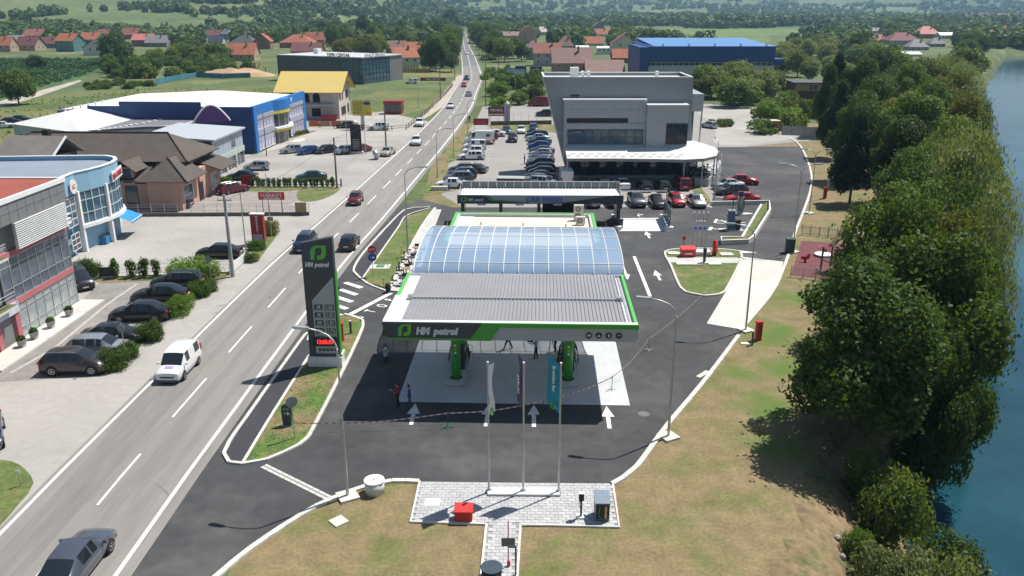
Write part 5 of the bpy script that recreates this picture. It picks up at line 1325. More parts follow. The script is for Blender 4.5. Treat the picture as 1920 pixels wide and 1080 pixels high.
# ------------------------------------------------------------------ unfinished house with yellow roof
b8=thing('unfinished_house','unfinished pale house with bright yellow roof and empty window openings','house',(-47.6,206,0),math.radians(-2))
MB().box(-7,7,-6,6,0,6.8).build('wall',pm('bare_render',(.50,.47,.43),.95,var=.12,vs=.4,fine=.08,fs=2),b8)
MB().add([(7,-6,6.8),(7,6,6.8),(7,0,10.1)],[(0,1,2)]).build('gable',pm('bare_render',(.5,.47,.43)),b8); MB().add([(-7,-6,6.8),(-7,6,6.8),(-7,0,10.1)],[(2,1,0)]).build('gable',pm('bare_render',(.5,.47,.43)),b8)
yr=pm('yellow_roof_sheet',(.62,.47,.14),.6,var=.03,vs=.3); 
m=MB(); slab(m,[(-8,-7.4,6.3),(8.2,-7.4,6.3),(8.2,0,10.6),(-8,0,10.6)],.12); slab(m,[(8.2,7.4,6.3),(-8,7.4,6.3),(-8,0,10.6),(8.2,0,10.6)],.12); m.build('roof',yr,b8)
for s in (-1,1): m=MB(); slab(m,[(8.21,s*7.4,6.1),(8.35,s*7.4,6.1),(8.35,0,10.4),(8.21,0,10.4)],.3); m.build('barge_board',pm('brown_wood',(.10,.04,.03),.8),b8)
hole=pm('dark_opening',(.012,.012,.012),.9,var=0)
for x,z,w,h in ((-4.6,4.2,1.5,1.9),(-3.6,.6,1.8,1.9),(.4,.6,2.2,2.0)): window(b8,x,x+w,z,z+h,-6,pm('bare_lintel',(.42,.39,.36),.9),hole,1,1,.12)
for x in (-1.6,.9):
    n=10; prof=[(x,3.9),(x+1.7,3.9)]+[(x+.85+.85*math.cos(math.pi*i/n),5.3+.8*math.sin(math.pi*i/n)) for i in range(n+1)]
    MB().add([(p,-6.02,z) for p,z in prof],[tuple(range(len(prof)))]).build('arched_opening',hole,b8)
MB().box(-2.4,5.6,-7.2,-6.0,3.3,3.5).build('balcony_slab',conc,b8)
e=put('side_front',MB().box(0,.02,0,.02,0,.02).mesh('side_front',conc),b8,(7,-6,0),math.pi/2)
for x,z,w,h in ((1.2,4.2,1.0,1.8),(3.4,4.2,1.0,1.8),(7.2,4.2,2.3,1.9),(2.0,.6,4.6,2.0),(8.5,.6,1.6,2.2),(5.3,7.6,1.4,1.4)): window(e,x,x+w,z,z+h,-.003,pm('brick_surround',(.42,.2,.12),.9),hole,1,1,.14)
# orange site fence and red boxes beside it
t=thing('site_fence','orange plastic site fence at the corner of the blue store','fence',G(580,238),.1)
for k in range(4):
    MB().box(k*2.4,k*2.4+2.2,-.03,.03,.1,1.3).build('panel',[pm('site_orange',(.60,.15,.03),.8,var=.25,vs=2),pm('site_wood',(.45,.26,.10),.9,var=.2,vs=2)][k%2],t); MB().tube([(k*2.4-.1,0,0),(k*2.4-.1,0,1.5)],.05,5).build('post',bark,t)
t=thing('red_skip','dark red skip in front of the unfinished house','skip',G(618,226),.1); MB().add([(-1.6,-.8,.2),(1.6,-.8,.2),(1.6,.8,.2),(-1.6,.8,.2),(-2,-.9,1.2),(2,-.9,1.2),(2,.9,1.2),(-2,.9,1.2)],[(0,3,2,1),(0,1,5,4),(1,2,6,5),(2,3,7,6),(3,0,4,7)]).build('bin_body',darkred,t); MB().box(-2.05,2.05,-.95,-.88,1.1,1.25).build('rim',darkred,t)

# ------------------------------------------------------------------ glass and grey carpet store
P0=Vector((-85.4,313.2,0));P1=Vector((-51.6,295.2,0)); d=P1-P0
b9=thing('carpet_store','dark grey and glass carpet store with lettering on its roof edge','store',P0,math.atan2(d.y,d.x))
L=d.length; H9=9.0
MB().box(0,L,.3,24,0,H9-.3).build('wall',greyp,b9); MB().box(-.2,L+.3,-.1,24.2,H9-.3,H9).build('roof',pm('pale_roof',(.52,.53,.54),.6,var=.05),b9)
n=[(0,0),(L-6,0),(L-11,H9-.35),(0,H9-.35)]; vs=[(x,-.05,z) for x,z in n]+[(x,.28,z) for x,z in n]
MB().add(vs,[(0,1,2,3),(4,7,6,5),(0,4,5,1),(1,5,6,2),(2,6,7,3),(3,7,4,0)]).build('grey_front',pm('front_grey',(.10,.10,.105),.6,var=.06,vs=.3),b9)
curtain(b9,[(L-11,.2),(L,.2),(L,16)],.1,H9-.35,5,2.0,pm('frame_blue',(.05,.08,.13),.5),glassblue,.14)
q=text('VENERA STIL',1.3,pm('letters_dim',(.10,.12,.2),.5),b9,(14,-.1,4.0),RX,bold=.03,ext=.03)
text('TEPIH CENTAR',1.5,darkgrey,b9,(L-15,-.1,H9+.05),RX,bold=.04,ext=.08)
text('SAVKOV DISKONT',1.4,pm('letters_pale',(.6,.62,.65),.5),b9,(L+.3,1.5,H9+.1),(math.pi/2,0,math.pi/2),bold=.04,ext=.08)
MB().box(7,9,12,14,H9,H9+1.8).build('roof_unit',white,b9)
MB().box(L-.5,L+.8,-.6,.15,0,3.2).build('entrance_portal',darkgrey,b9)
# ------------------------------------------------------------------ car dealer building
YD=127.5
dl=thing('car_dealer_building','angular silver grey car dealer building with showroom canopy and dark glass','building',(20,YD,0),0)
def D(u,v,Y=YD): p=at(u,v,Y); return (p.x-20,p.z)
metal1=pm('dealer_panel',(.30,.325,.35),.42,metal=.35,var=.06,vs=.25); wavebump(metal1,.6,'Z',.25,.03)
metal2=pm('dealer_panel_light',(.42,.45,.48),.42,metal=.3,var=.05,vs=.4)
# main slab-like upper volume, leaning out to the left
tl=D(1019,146);bl=D(1066,338);tr=D(1302,146);br=D(1296,338)
y0,y1=.8,10.5
vs=[(bl[0],y0,0),(br[0],y0,0),(tr[0],y0,tl[1]),(tl[0],y0,tl[1]),(bl[0],y1,0),(br[0],y1,0),(tr[0],y1,tl[1]),(tl[0],y1,tl[1])]
MB().add(vs,[(0,1,2,3),(5,4,7,6),(4,0,3,7),(1,5,6,2),(4,5,1,0)]).build('main_volume',metal1,dl)
ZM=tl[1]
MB().box(tl[0]+.3,tr[0]-.3,y0+.3,y1-.3,ZM-.5,ZM-.42).build('roof',pm('roof_membrane',(.6,.6,.58),.8),dl)
for (a,b,c,d) in ((tl[0],tr[0],y0-.02,y0+.28),(tl[0],tr[0],y1-.28,y1),(tl[0],tl[0]+.28,y0+.281,y1-.281),(tr[0]-.28,tr[0],y0+.281,y1-.281)):
    MB().box(a,b,c,d,ZM,ZM+.12).build('parapet_cap',whitemetal,dl)
for x,w in ((-10.9,1.3),(-9.2,.5),(-8.3,.5),(2.5,.4)): MB().box(x,x+w,6,7.2,ZM-.4,ZM+(1.1 if w>1 else .5)).build('roof_unit',white,dl)
MB().box(*[D(1070,180)[0],D(1087,180)[0]],y0-.06,y0-.003,D(0,187)[1],D(0,178)[1]).build('window',glass,dl)
# panelled middle box
pl,pr_=D(1057,190)[0],D(1211,190)[0]; zt,zb=D(0,186)[1],D(0,300)[1]
MB().box(pl+.05,pr_,-1.2,.79,zb,zt-.05).build('box_core',metal2,dl)
pw=(pr_-pl)/10; ph=(D(0,187)[1]-D(0,219)[1])/2
me=MB().box(-pw/2+.02,pw/2-.02,-.03,.03,-ph/2+.02,ph/2-.02).mesh('facade_panel',metal2)
for i in range(10):
    for k in range(2): put('facade_panel',me,dl,(pl+pw*(i+.5),-1.24,D(0,219)[1]+ph*(k+.5)))
MB().box(pl-.15,pr_+.02,-1.35,.7,zt-.05,zt+.12).build('box_cap',whitemetal,dl)
window(dl,D(1062,0+230)[0],D(1175,230)[0],D(0,228)[1],D(0,220)[1],-1.2,darkgrey,black,1,1)
ph2=D(0,229)[1]-D(0,240)[1]
me=MB().box(-pw/2+.02,pw/2-.02,-.03,.03,-ph2/2+.02,ph2/2-.02).mesh('facade_panel',metal2)
for i in range(10): put('facade_panel',me,dl,(pl+pw*(i+.5)+.1,-1.3,D(0,240)[1]+ph2/2))
window(dl,pl+.6,pr_-.4,D(0,268)[1],D(0,241)[1],-1.2,darkgrey,glassblue,9,2,.1)
# plain right bay
ql,qr=pr_+.02,D(1287,195)[0]; qz=D(0,195)[1]
MB().box(ql,qr,-2.0,.79,3.5,qz).build('right_bay',metal2,dl); MB().box(ql-.05,qr+.06,-2.1,.75,qz,qz+.12).build('bay_cap',whitemetal,dl)
window(dl,D(1245,0+240)[0],D(1284,240)[0],D(0,267)[1],D(0,229)[1],-2.0,darkgrey,glass,1,1); window(dl,D(1245,0+240)[0],D(1284,240)[0],D(0,238)[1],D(0,229)[1],-2.07,darkgrey,glass,3,1)
MB().box(*[D(1227,230)[0],D(1232,230)[0]],-2.05,-2.003,D(0,228)[1],D(0,223)[1]).build('wall_vent',galv,dl)
# wing behind on the right
MB().box(tr[0]+.01,tr[0]+3.0,6,18,9.5,12.2).build('rear_wing',metal2,dl); MB().box(tr[0]+.02,tr[0]+1.8,7,17,4,9.49).build('rear_glazing',glassblue,dl)
MB().tube([(tr[0]+2.7,6.5,0),(tr[0]+2.9,6.3,9.5)],.12,6).build('wing_post',galv,dl)
# showroom canopy: long white sheet roof with a rounded right end
ZC=4.35; cl=-12.0
def C(u,v): p=G(u,v,ZC); return (p.x-20,p.y-YD)
front=[C(1063,297),C(1150,297),C(1230,298),C(1285,299),C(1320,297),C(1342,292),C(1348,284),C(1340,276),C(1310,266),C(1287,265)]
poly=[(x,y,ZC) for x,y in front]; cx,cyv=front[3][0],0.5
mb=MB(); 
bk=[(front[0][0],.6,ZC+1.1),(front[1][0],.6,ZC+1.1),(front[2][0],.6,ZC+1.1),(front[3][0],.6,ZC+1.2)]
for i in range(3): slab(mb,[poly[i],poly[i+1],bk[i+1],bk[i]],.12)
apex=(D(1290,260)[0],1.2,ZC+1.5)
for i in range(3,len(poly)-1): slab(mb,[poly[i],poly[i+1],apex],.12)
slab(mb,[poly[3],apex,bk[3]],.12)
cvm=pm('canopy_sheet',(.62,.63,.63),.5,var=.05,vs=.4,fine=.04,fs=3)
cvo=mb.build('showroom_canopy',cvm,dl)
mb=MB(); band(mb,[Vector((x,y,0)) for x,y in front],-.1,.12,ZC-.42,ZC-.02); mb.build('canopy_edge',pm('canopy_edge',(.33,.33,.33),.5,metal=.3),dl)
for i in range(26):
    t=i/26; p=Vector(poly[0]).lerp(Vector(poly[3]),t+.02); 
    MB().box(-.35,.35,-.04,.04,0,.05).build('snow_guard',galv,cvo,loc=(p.x,p.y+1.0+.8*(i%2),ZC+.2+.2*(i%2)))
for i in (0,3,4,5,6):
    x,y=front[i]; MB().tube([(x*.99,y+.2,0),(x*.99,y+.2,ZC-.3)],.1,8).build('canopy_post',galv,dl)
# showroom glazing and floor
rnd_front=[(bl[0]+.3,.2),(front[3][0]-.5,.2),(front[3][0]+2.6,1.2),(front[3][0]+4.3,3.4)]
MB().prism(rnd_front+[(front[3][0]+4,10),(bl[0]+.3,10)],0,.5).build('showroom_plinth',pm('plinth_grey',(.42,.43,.44),.8),dl)
curtain(dl,rnd_front,.5,3.95,2,2.3,darkgrey,glass,.1)
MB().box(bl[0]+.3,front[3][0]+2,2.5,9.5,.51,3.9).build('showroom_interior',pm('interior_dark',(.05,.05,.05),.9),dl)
# ramp with railing on the right corner
rp=[C(1300,318),C(1330,330),C(1348,322),C(1350,310)]
rpx=[G(1302,349),G(1328,350),G(1346,340),G(1352,325),G(1350,312)]
rpw=[(p.x-20,p.y-YD) for p in rpx]
MB().prism(rpw+[(rpw[0][0],rpw[0][1]+6)],.02,1.1).build('ramp',pm('plinth_grey',(.42,.43,.44),.8),dl)
railing(dl,[(x,y,0) for x,y in rpw],1.1,1.0,galv)
# planting on the ramp
t=thing('ramp_planting','dark leafy potted plants on the showroom ramp','plant',(20+rpw[1][0]-.8,YD+rpw[1][1]+3.2,1.12))
mb=MB(); r=random.Random(5)
for k in range(260):
    c=Vector((r.gauss(0,1.3),r.gauss(0,1.0),abs(r.gauss(.5,.5)))); e=Vector((r.uniform(-1,1),r.uniform(-1,1),r.uniform(-1,1))).normalized()*.22; f=e.cross(Vector((r.uniform(-1,1),r.uniform(-1,1),1))).normalized()*.16
    mb.add([c-e,c+f,c+e,c-f],[(0,1,2,3)])
mb.build('foliage',leafmat('ramp_leaf',(.02,.035,.015)),t)
for k in range(3): MB().cyl((-1.2+1.2*k,0,-.3),.3,.4,10).build('pot',darkgrey,t)

# ------------------------------------------------------------------ car wash
CW=Vector((-6.5,97,0)); cwa=math.radians(-1.0)
cw=thing('car_wash','long car wash shelter with dark fascia reading CAR WASH and white roof','car wash',CW,cwa)
LW=19.7; zb,zt=2.95,3.98
fz=[(0,zb),(LW,zb),(LW,zt),(0,zt)]
def cws(pts,name,mat,y,th=.06):
    n=len(pts); vs=[(x,y,z) for x,z in pts]+[(x,y+th,z) for x,z in pts]
    return MB().add(vs,[tuple(range(n)),tuple(reversed(range(n,2*n)))]+[(i,n+i,n+(i+1)%n,(i+1)%n) for i in range(n)]).build(name,mat,cw)
cws(fz,'fascia',silver,0,.15)
fb=cws([(0,zb),(8.6,zb),(8.4,zb+.16),(4.0,zb+.36),(3.2,zt+.02),(0,zt+.02)],'sign_board',anthr,-.06)
cws([(8.4,zb+.17),(4.05,zb+.40),(3.3,zt+.01),(3.6,zt+.01),(4.4,zb+.5)],'green_flash',green,-.05,.05)
cws([(8.6,zb),(LW,zb),(LW,zt+.02),(18.6,zt+.02),(12.6,zb+.16)],'dark_wedge',anthr,-.06)
logo(cw,(.75,-.07,zb+.52),.62)
text('HM',.5,lettm,cw,(1.25,-.07,zb+.32),RX,bold=.02,shear=.18,ext=.012,sx=.8)
text('petrol',.48,lettm,cw,(2.05,-.07,zb+.32),RX,bold=.02,shear=.18,ext=.012,sx=.85)
text('CAR WASH',.98,pm('wash_letters',(.14,.18,.50),.5,var=.04),cw,(8.1,-.05,zb+.24),RX,bold=.035,shear=.2,ext=.06,sx=.86)
ribs(MB(),.3,LW-.2,.2,4.6,zt-.28,zt-.1,48,.06).build('roof',roofw,cw)
# rear wind screen of grey panes
scr=MB()
for k in range(19): scr.box(.3+k*1.06-.03,.3+k*1.06+.03,4.6,4.7,zt-.2,zt+.75)
scr.box(.25,LW-.1,4.59,4.71,zt+.70,zt+.78); so_=scr.build('screen_frame',alu,cw)
me=MB().box(-.49,.49,-.01,.01,-.42,.42).mesh('pane',pm('smoked_pane',(.12,.14,.155),.2,var=.1))
for k in range(18): put('pane',me,so_,(.83+k*1.06,4.65,zt+.26))
for s in (0.15,LW-.15): MB().add([(s,0,zt),(s,4.6,zt-.3),(s,4.6,zt+.75),(s,0,zt+.02)],[(0,1,2,3)]).build('side_panel',alu,cw)
for k in range(5):
    x=.6+k*4.55
    if k==4: x=LW-.5
    MB().box(x-.2,x+.2,.2,.55,0,zb).build('column',darkgrey,cw); MB().box(x-.12,x+.12,.7,4.4,.1,2.6).build('bay_divider',pm('smoked_pane',(.12,.14,.155)),cw)
for k in range(4): MB().box(2.4+k*4.5,3.4+k*4.5,-.35,-.05,zb-.12,zb+.1).build('flood_light',galv,cw)
MB().box(10.2,15.4,4.2,4.4,0,2.9).build('plant_room_wall',black,cw)
# open bay to the right
bay=MB(); p=[G(1157,410),G(1250,409),G(1262,434),G(1160,434)]
MB().sheet(p,.05).build('wash_bay_floor',pm('bay_concrete',(.58,.6,.61),.8,var=.07,vs=.5),kind='structure',label='pale concrete floor of the open wash bay')
ob=thing('wash_bay','open wash bay with glass side screens and steel top frame','wash bay',G(1160,434),0)
o=G(1160,434)
def OB(u,v): q=G(u,v); return (q.x-o.x,q.y-o.y)
for (a,b) in ((OB(1158,431),OB(1153,409)),(OB(1255,432),OB(1244,409))):
    dd=Vector((b[0]-a[0],b[1]-a[1],0)); an=math.atan2(dd.y,dd.x); nn=4; pl_=dd.length/nn
    fr_=MB()
    for i in range(nn+1):
        q=Vector((a[0],a[1],0))+dd*(i/nn); fr_.cbox((q.x,q.y,1.25),(.09,.09,2.4),an)
    fr_.cbox(((a[0]+b[0])/2,(a[1]+b[1])/2,2.42),(dd.length,.09,.08),an)
    f_=fr_.build('screen_frame',pm('screen_green',(.05,.09,.08),.4),ob)
    mg=MB().box(-pl_/2+.06,pl_/2-.06,-.01,.01,.15,2.35).mesh('pane',pm('green_glass',(.08,.15,.15),.08,var=.05,spec=.8))
    for i in range(nn):
        q=Vector((a[0],a[1],0))+dd*((i+.5)/nn); put('pane',mg,f_,(q.x,q.y,0),an)
    for q in (a,b): MB().cbox((q[0],q[1],.25),(.9,.6,.4)).build('bollard_block',white,ob)
ts=OB(1153,409);te=OB(1248,409)
MB().tube([(ts[0],ts[1]+.2,3.4),(te[0],te[1]+.2,3.4)],.09,6).build('top_beam',alu,ob); MB().tube([(te[0],te[1]+.2,0),(te[0],te[1]+.2,3.4)],.08,6).build('beam_post',galv,ob)
t=thing('waste_bin','dark waste bin at the corner of the wash bay','bin',G(1163,428)); MB().cyl((0,0,0),.3,1.0,12,.34).build('bin_body',anthr,t); MB().cyl((0,0,1.0),.36,.12,12).build('lid',black,t)

# ------------------------------------------------------------------ forecourt furniture on the right
t=thing('vacuum_station','tall grey vacuum cleaner post with hose loop on an oval island','vacuum cleaner',G(1387,402)); MB().box(-.35,.35,-.3,.3,.12,2.3).build('cabinet',galv,t); MB().cyl((0,0,2.3),.28,.7,10).build('filter_drum',darkgrey,t); MB().tube([(-.3,-.32,2.2),(-.35,-.45,1.0),(0,-.5,.5),(.35,-.45,1.0),(.3,-.32,2.2)],.05,6).build('hose',black,t); MB().prism([(1.7*math.cos(a/10*6.283),.6*math.sin(a/10*6.283)) for a in range(10)],.03,.13).build('island_base',conc,t)
t=thing('air_tower','blue grey tower with air and water hoses on a flat base','air station',G(1369,431)); MB().box(-.38,.38,-.32,.32,.1,2.3).build('cabinet',pm('tower_blue',(.10,.16,.24),.4),t); MB().box(-.42,.42,-.36,.36,2.3,2.42).build('cap',alu,t); MB().tube([(.1,0,2.4),(.1,0,4.0)],.05,5).build('mast',black,t); MB().prism([(1.6*math.cos(a/10*6.283),.55*math.sin(a/10*6.283)) for a in range(10)],.03,.1).build('island_base',conc,t)
t=thing('waste_bin','dark green bin beside the blue grey air tower','bin',G(1382,431)); MB().box(-.3,.3,-.3,.3,.1,1.15).build('bin_body',anthr,t); MB().box(-.32,.32,-.32,.32,1.15,1.25).build('lid',black,t)
t=thing('waste_bin','dark green bin at the kerb beside the playground','bin',G(1480,474)); MB().box(-.4,.4,-.4,.4,.1,1.5).build('bin_body',pm('bin_green',(.02,.07,.05),.5),t); MB().box(-.45,.45,-.45,.45,1.5,1.62).build('lid',pm('bin_green_light',(.05,.12,.09),.5),t)
t=thing('vent_pipes','group of thin tank vent pipes with a blue notice on the island','vent pipes',G(1310,467))
for k in range(4): MB().tube([(-.75+.5*k,0,.1),(-.75+.5*k,0,4.0)],.04,6).build('pipe',galv,t); MB().cyl((-.75+.5*k,0,4.0),.09,.16,8).build('vent_cap',white,t)
q=MB().box(-.8,.8,-.06,-.045,2.0,2.7).build('notice_board',pm('notice_lilac',(.45,.47,.66),.6),t)
for k in range(3): MB().lathe([(.14,-.012),(.14,0)],10,'y').build('hazard_symbol',[blue,darkgrey,blue][k],q,loc=(-.5+.5*k,-.061,2.35))
t=thing('hose_box','red fire equipment box on the grass island','box',G(1289,482),.05); MB().box(-.75,.75,-.4,.4,.1,.95).build('box_body',red,t); m=MB(); slab(m,[(-.8,-.45,.95),(.8,-.45,.95),(.8,.45,1.15),(-.8,.45,1.15)],.08); m.build('lid',red,t); MB().box(-.4,.4,-.42,-.403,.4,.55).build('name_strip',white,t)
t=thing('utility_cover','low white metal cover box beside the red box','cover',G(1313,478),0); MB().box(-1.0,1.0,-.6,.6,.1,.45).build('box_body',white,t); MB().box(-1.03,1.03,-.63,.63,.45,.5).build('lid',whitemetal,t)
t=thing('fire_extinguisher_trolley','red wheeled fire extinguisher at the right of the white cover','extinguisher',G(1339,480),0); MB().cyl((0,0,.25),.25,1.3,12).build('cylinder',red,t,True); MB().ball((0,0,1.55),.25,10,5).build('dome',red,t,True); MB().tube([(.15,0,1.6),(.4,.1,1.2),(.3,.1,.4)],.03,5).build('hose',black,t); [MB().lathe([(.16,-.04),(.16,.04)],12,'x' if False else 'y').build('wheel',black,t,loc=(0,s*.28,.16)) for s in (-1,1)]
t=thing('vent_post','dark post with round base on the paved strip','post',G(1320,495)); MB().cyl((0,0,.1),.35,.12,12).build('base',white,t); MB().box(-.12,.12,-.12,.12,.22,1.3).build('post',anthr,t); MB().box(-.16,.16,-.16,.16,1.3,1.7).build('head',black,t)
t=thing('hand_sign','small red hydrant pole on the island left of the red box','sign post',G(1281,473)); MB().tube([(0,0,.1),(0,0,1.7)],.05,6).build('pole',red,t); MB().box(-.18,.18,-.04,.04,1.4,1.8).build('plate',red,t)
def hydrant(u,v,l,h=1.5):
    t=thing('hydrant_cabinet',l,'hydrant cabinet',G(u,v),rnd(-.2,.2),'red hydrant cabinets'); MB().box(-.22,.22,-.18,.18,0,h).build('cabinet',red,t); MB().box(-.25,.25,-.21,.21,h,h+.07).build('cap',red,t); MB().box(-.16,.16,-.195,-.182,.3,h-.25).build('door',darkred,t)
hydrant(1421,637,'red hydrant cabinet in the dry lawn at the concrete strip')
hydrant(1546,372,'red barrier cabinet under the upright white boom')
hydrant(640,640,'red cabinet on the pylon island behind the price sign')
t=thing('bollard_post','dark bollard with a plate in front of the red cabinet in the lawn','bollard',G(1410,647)); MB().tube([(0,0,0),(0,0,1.1)],.09,8).build('post',anthr,t); MB().cyl((0,0,1.1),.1,.05,8).build('cap',galv,t); MB().cbox((-.5,.2,.04),(.6,.35,.08)).build('cover_plate',white,t)
t=thing('bollard_post','dark slim bollard beside the red cabinet on the pylon island','bollard',G(658,627)); MB().tube([(0,0,.1),(0,0,1.15)],.09,8).build('post',anthr,t); MB().cyl((0,0,1.15),.1,.05,8).build('cap',white,t)
t=thing('raised_boom','white barrier boom standing upright on its red cabinet','barrier',G(1548,372)+Vector((.15,.1,0))); MB().tube([(0,0,1.4),(.25,.1,6.3)],.06,6).build('boom',white,t); MB().box(-.1,.1,-.1,.1,1.0,1.6).build('pivot',galv,t)
# playground
pgf=thing('playground_fence','silver picket fence along the playground','fence',G(1483,517),0); o=G(1483,517)
pk=MB().box(-.015,.015,-.015,.015,.08,1.15).mesh('picket',galv); fin=MB().ball((0,0,1.18),.035,6,4).mesh('finial',white)
for a,b in (((1482,519),(1600,533)),((1503,440),(1585,448))):
    A,B=G(*a),G(*b); d=B-A; n=int(d.length/.16)
    for i in range(n):
        p=A+d*(i/n)-o; put('picket',pk,pgf,(p.x,p.y,0))
    m=MB(); 
    for z in (.2,.95): m.tube([(A.x-o.x,A.y-o.y,z),(B.x-o.x,B.y-o.y,z)],.03,5)
    for i in range(0,6): p=A.lerp(B,i/5)-o; m.box(p.x-.04,p.x+.04,p.y-.04,p.y+.04,0,1.25)
    m.build('rail',galv,pgf)
t=thing('spring_rider','small red and blue spring rider on the playground','play equipment',G(1509,492)); MB().cyl((0,0,.03),.12,.35,8).build('spring',black,t); MB().add([(-.45,-.06,.35),(.35,-.06,.35),(.5,-.06,.8),(.3,-.06,.95),(.1,-.06,.65),(-.4,-.06,.7),(-.45,.06,.35),(.35,.06,.35),(.5,.06,.8),(.3,.06,.95),(.1,.06,.65),(-.4,.06,.7)],[(0,1,2,3,4,5),(11,10,9,8,7,6)]+[(i,6+i,6+(i+1)%6,(i+1)%6) for i in range(6)]).build('figure',red,t); MB().tube([(.2,-.25,.75),(.2,.25,.75)],.03,5).build('handle',blue,t)
t=thing('roundabout','small roundabout with pale disc on the playground','play equipment',G(1543,480)); MB().cyl((0,0,.15),.9,.1,18).build('disc',white,t); MB().tube([(.75*math.cos(a*.7),.75*math.sin(a*.7),.9) for a in range(10)],.04,5).build('ring_rail',red,t); MB().tube([(0,0,0),(0,0,1.0)],.08,6).build('axle',blue,t)
t=thing('slide_tower','dark wooden play tower with slide under the trees','play equipment',G(1555,512),.4)
for x in (-.6,.6):
    for y_ in (-.6,.6): MB().box(x-.06,x+.06,y_-.06,y_+.06,0,2.6).build('post',bark,t)
MB().box(-.7,.7,-.7,.7,1.3,1.4).build('platform',bark,t); m=MB(); slab(m,[(.7,-.35,1.4),(.7,.35,1.4),(3.2,.35,.2),(3.2,-.35,.2)],.06); m.build('slide',galv,t)
t=thing('play_beam','long dark ramp beam leaning at the playground corner','play equipment',G(1570,455),.9); m=MB(); slab(m,[(-2,-.2,.2),(-2,.2,.2),(2,.2,1.6),(2,-.2,1.6)],.1); m.build('ramp',bark,t); MB().box(1.8,2,-.2,.2,0,1.5).build('support',bark,t)

# ------------------------------------------------------------------ near foreground items
t=thing('concrete_ring','white concrete well ring with round lid on the dry lawn','well ring',G(703,923)); MB().cyl((0,0,0),.53,.72,28).build('ring',pm('ring_concrete',(.60,.60,.58),.8,var=.05),t,True); MB().cyl((0,0,.72),.56,.07,28).build('lid',white,t); MB().cyl((0,0,.79),.06,.03,8).build('lifting_eye',galv,t)
P=G(635,978); t=thing('cover_slab','small pale square slab lying in the dry lawn','slab',P,.75); MB().box(-.38,.38,-.38,.38,.0,.06).build('slab',conc,t)
t=thing('sand_box','bright red fire sand box on the paved plaza','box',G(870,975)+Vector((0,0,.09)),-.02); MB().box(-.44,.44,-.3,.3,.05,.58).build('box_body',red,t); m=MB(); slab(m,[(-.48,-.34,.59),(.48,-.34,.59),(.48,.34,.74),(-.48,.34,.74)],.06); m.build('lid',red,t); [MB().tube([(s*.44,-.1,.4),(s*.52,-.1,.45),(s*.52,.1,.45),(s*.44,.1,.4)],.02,5).build('handle',darkred,t) for s in (-1,1)]
t=thing('vent_post','dark instrument post on a small white base on the plaza','post',G(1089,972)+Vector((0,0,.09))); MB().box(-.22,.22,-.2,.2,0,.08).build('base',white,t); MB().box(-.05,.05,-.05,.05,.08,1.0).build('post',anthr,t); MB().box(-.13,.13,-.1,.1,1.0,1.4).build('head',black,t); MB().box(-.15,.15,-.12,.12,1.4,1.44).build('cap',white,t); MB().tube([(-.06,-.08,1.0),(-.14,-.1,.8),(-.06,-.08,.6)],.015,4).build('cable',black,t)
t=thing('dispenser_cabinet','blue grey gas dispenser cabinet with open front on the plaza','cabinet',G(1128,974)+Vector((0,0,.09)),0); tb=pm('cabinet_blue_grey',(.10,.14,.18),.5,var=.06); MB().box(-.36,.36,-.3,.55,.05,1.05).build('cabinet',tb,t); m=MB(); slab(m,[(-.4,-.32,1.06),(.4,-.32,1.06),(.4,.6,1.3),(-.4,.6,1.3)],.06); m.build('lid',pm('lid_blue_grey',(.14,.20,.26),.45),t); MB().box(-.32,.32,-.315,-.302,.15,.95).build('open_front',black,t); MB().tube([(-.15,-.33,.9),(-.2,-.36,.5),(-.1,-.35,.2)],.02,5).build('green_hose',green,t); MB().box(.1,.22,-.34,-.316,.2,.9).build('gauge_panel',pm('panel_tan',(.5,.38,.2),.6),t)
t=thing('cover_slab','flat pale manhole cover set in the plaza pavers','manhole cover',G(811,944)+Vector((0,0,.088)),0); MB().box(-.42,.42,-.36,.36,0,.012).build('slab',pm('cover_pale',(.58,.6,.6),.7,var=.03),t)
t=thing('warning_sign','grey square plate on a thin red pole over the paver path','sign',G(953,1064)+Vector((0,0,.06))); MB().tube([(0,0,0),(0,0,2.5)],.03,6).build('pole',red,t); MB().box(-.32,.32,-.05,-.032,1.15,1.6).build('plate',pm('plate_grey',(.16,.16,.17),.6),t); MB().box(-.06,.1,-.06,.06,.1,.3).build('bracket',red,t)
t=thing('barrier_arm_post','dark angled post beside the red pole on the path','post',G(967,1080)+Vector((0,0,.06))); MB().box(-.04,.04,-.04,.04,0,1.5).build('post',anthr,t); MB().box(-.35,.04,-.04,.04,1.5,1.58).build('arm',anthr,t)
t=thing('round_drum','dark lidded round drum on white feet at the bottom of the path','drum',G(922,1096)+Vector((0,0,.06))); MB().cyl((0,0,.1),.46,.75,24).build('drum_body',black,t,True); MB().cyl((0,0,.85),.5,.06,24).build('lid',pm('lid_dark_blue',(.05,.075,.10),.35),t); [MB().box(.5*math.cos(a)-.12,.5*math.cos(a)+.12,.5*math.sin(a)-.1,.5*math.sin(a)+.1,0,.4).build('foot',white,t) for a in (.2,1.8,3.0,4.6)]
t=thing('manhole_cover','round worn manhole cover in the forecourt asphalt right of the pad','manhole cover',G(1207,777)+Vector((0,0,.024))); MB().cyl((0,0,0),.4,.012,24).build('cover',pm('iron_cover',(.12,.12,.12),.8),t); MB().cyl((0,0,.012),.3,.006,24).build('inner_disc',pm('iron_cover2',(.15,.15,.145),.8),t)
t=thing('gravel_gully','small concrete gully at the forecourt kerb','gully',G(1318,702)+Vector((0,0,.024)),.85); MB().box(-.7,.7,-.18,.18,0,.02).build('slab',conc,t)
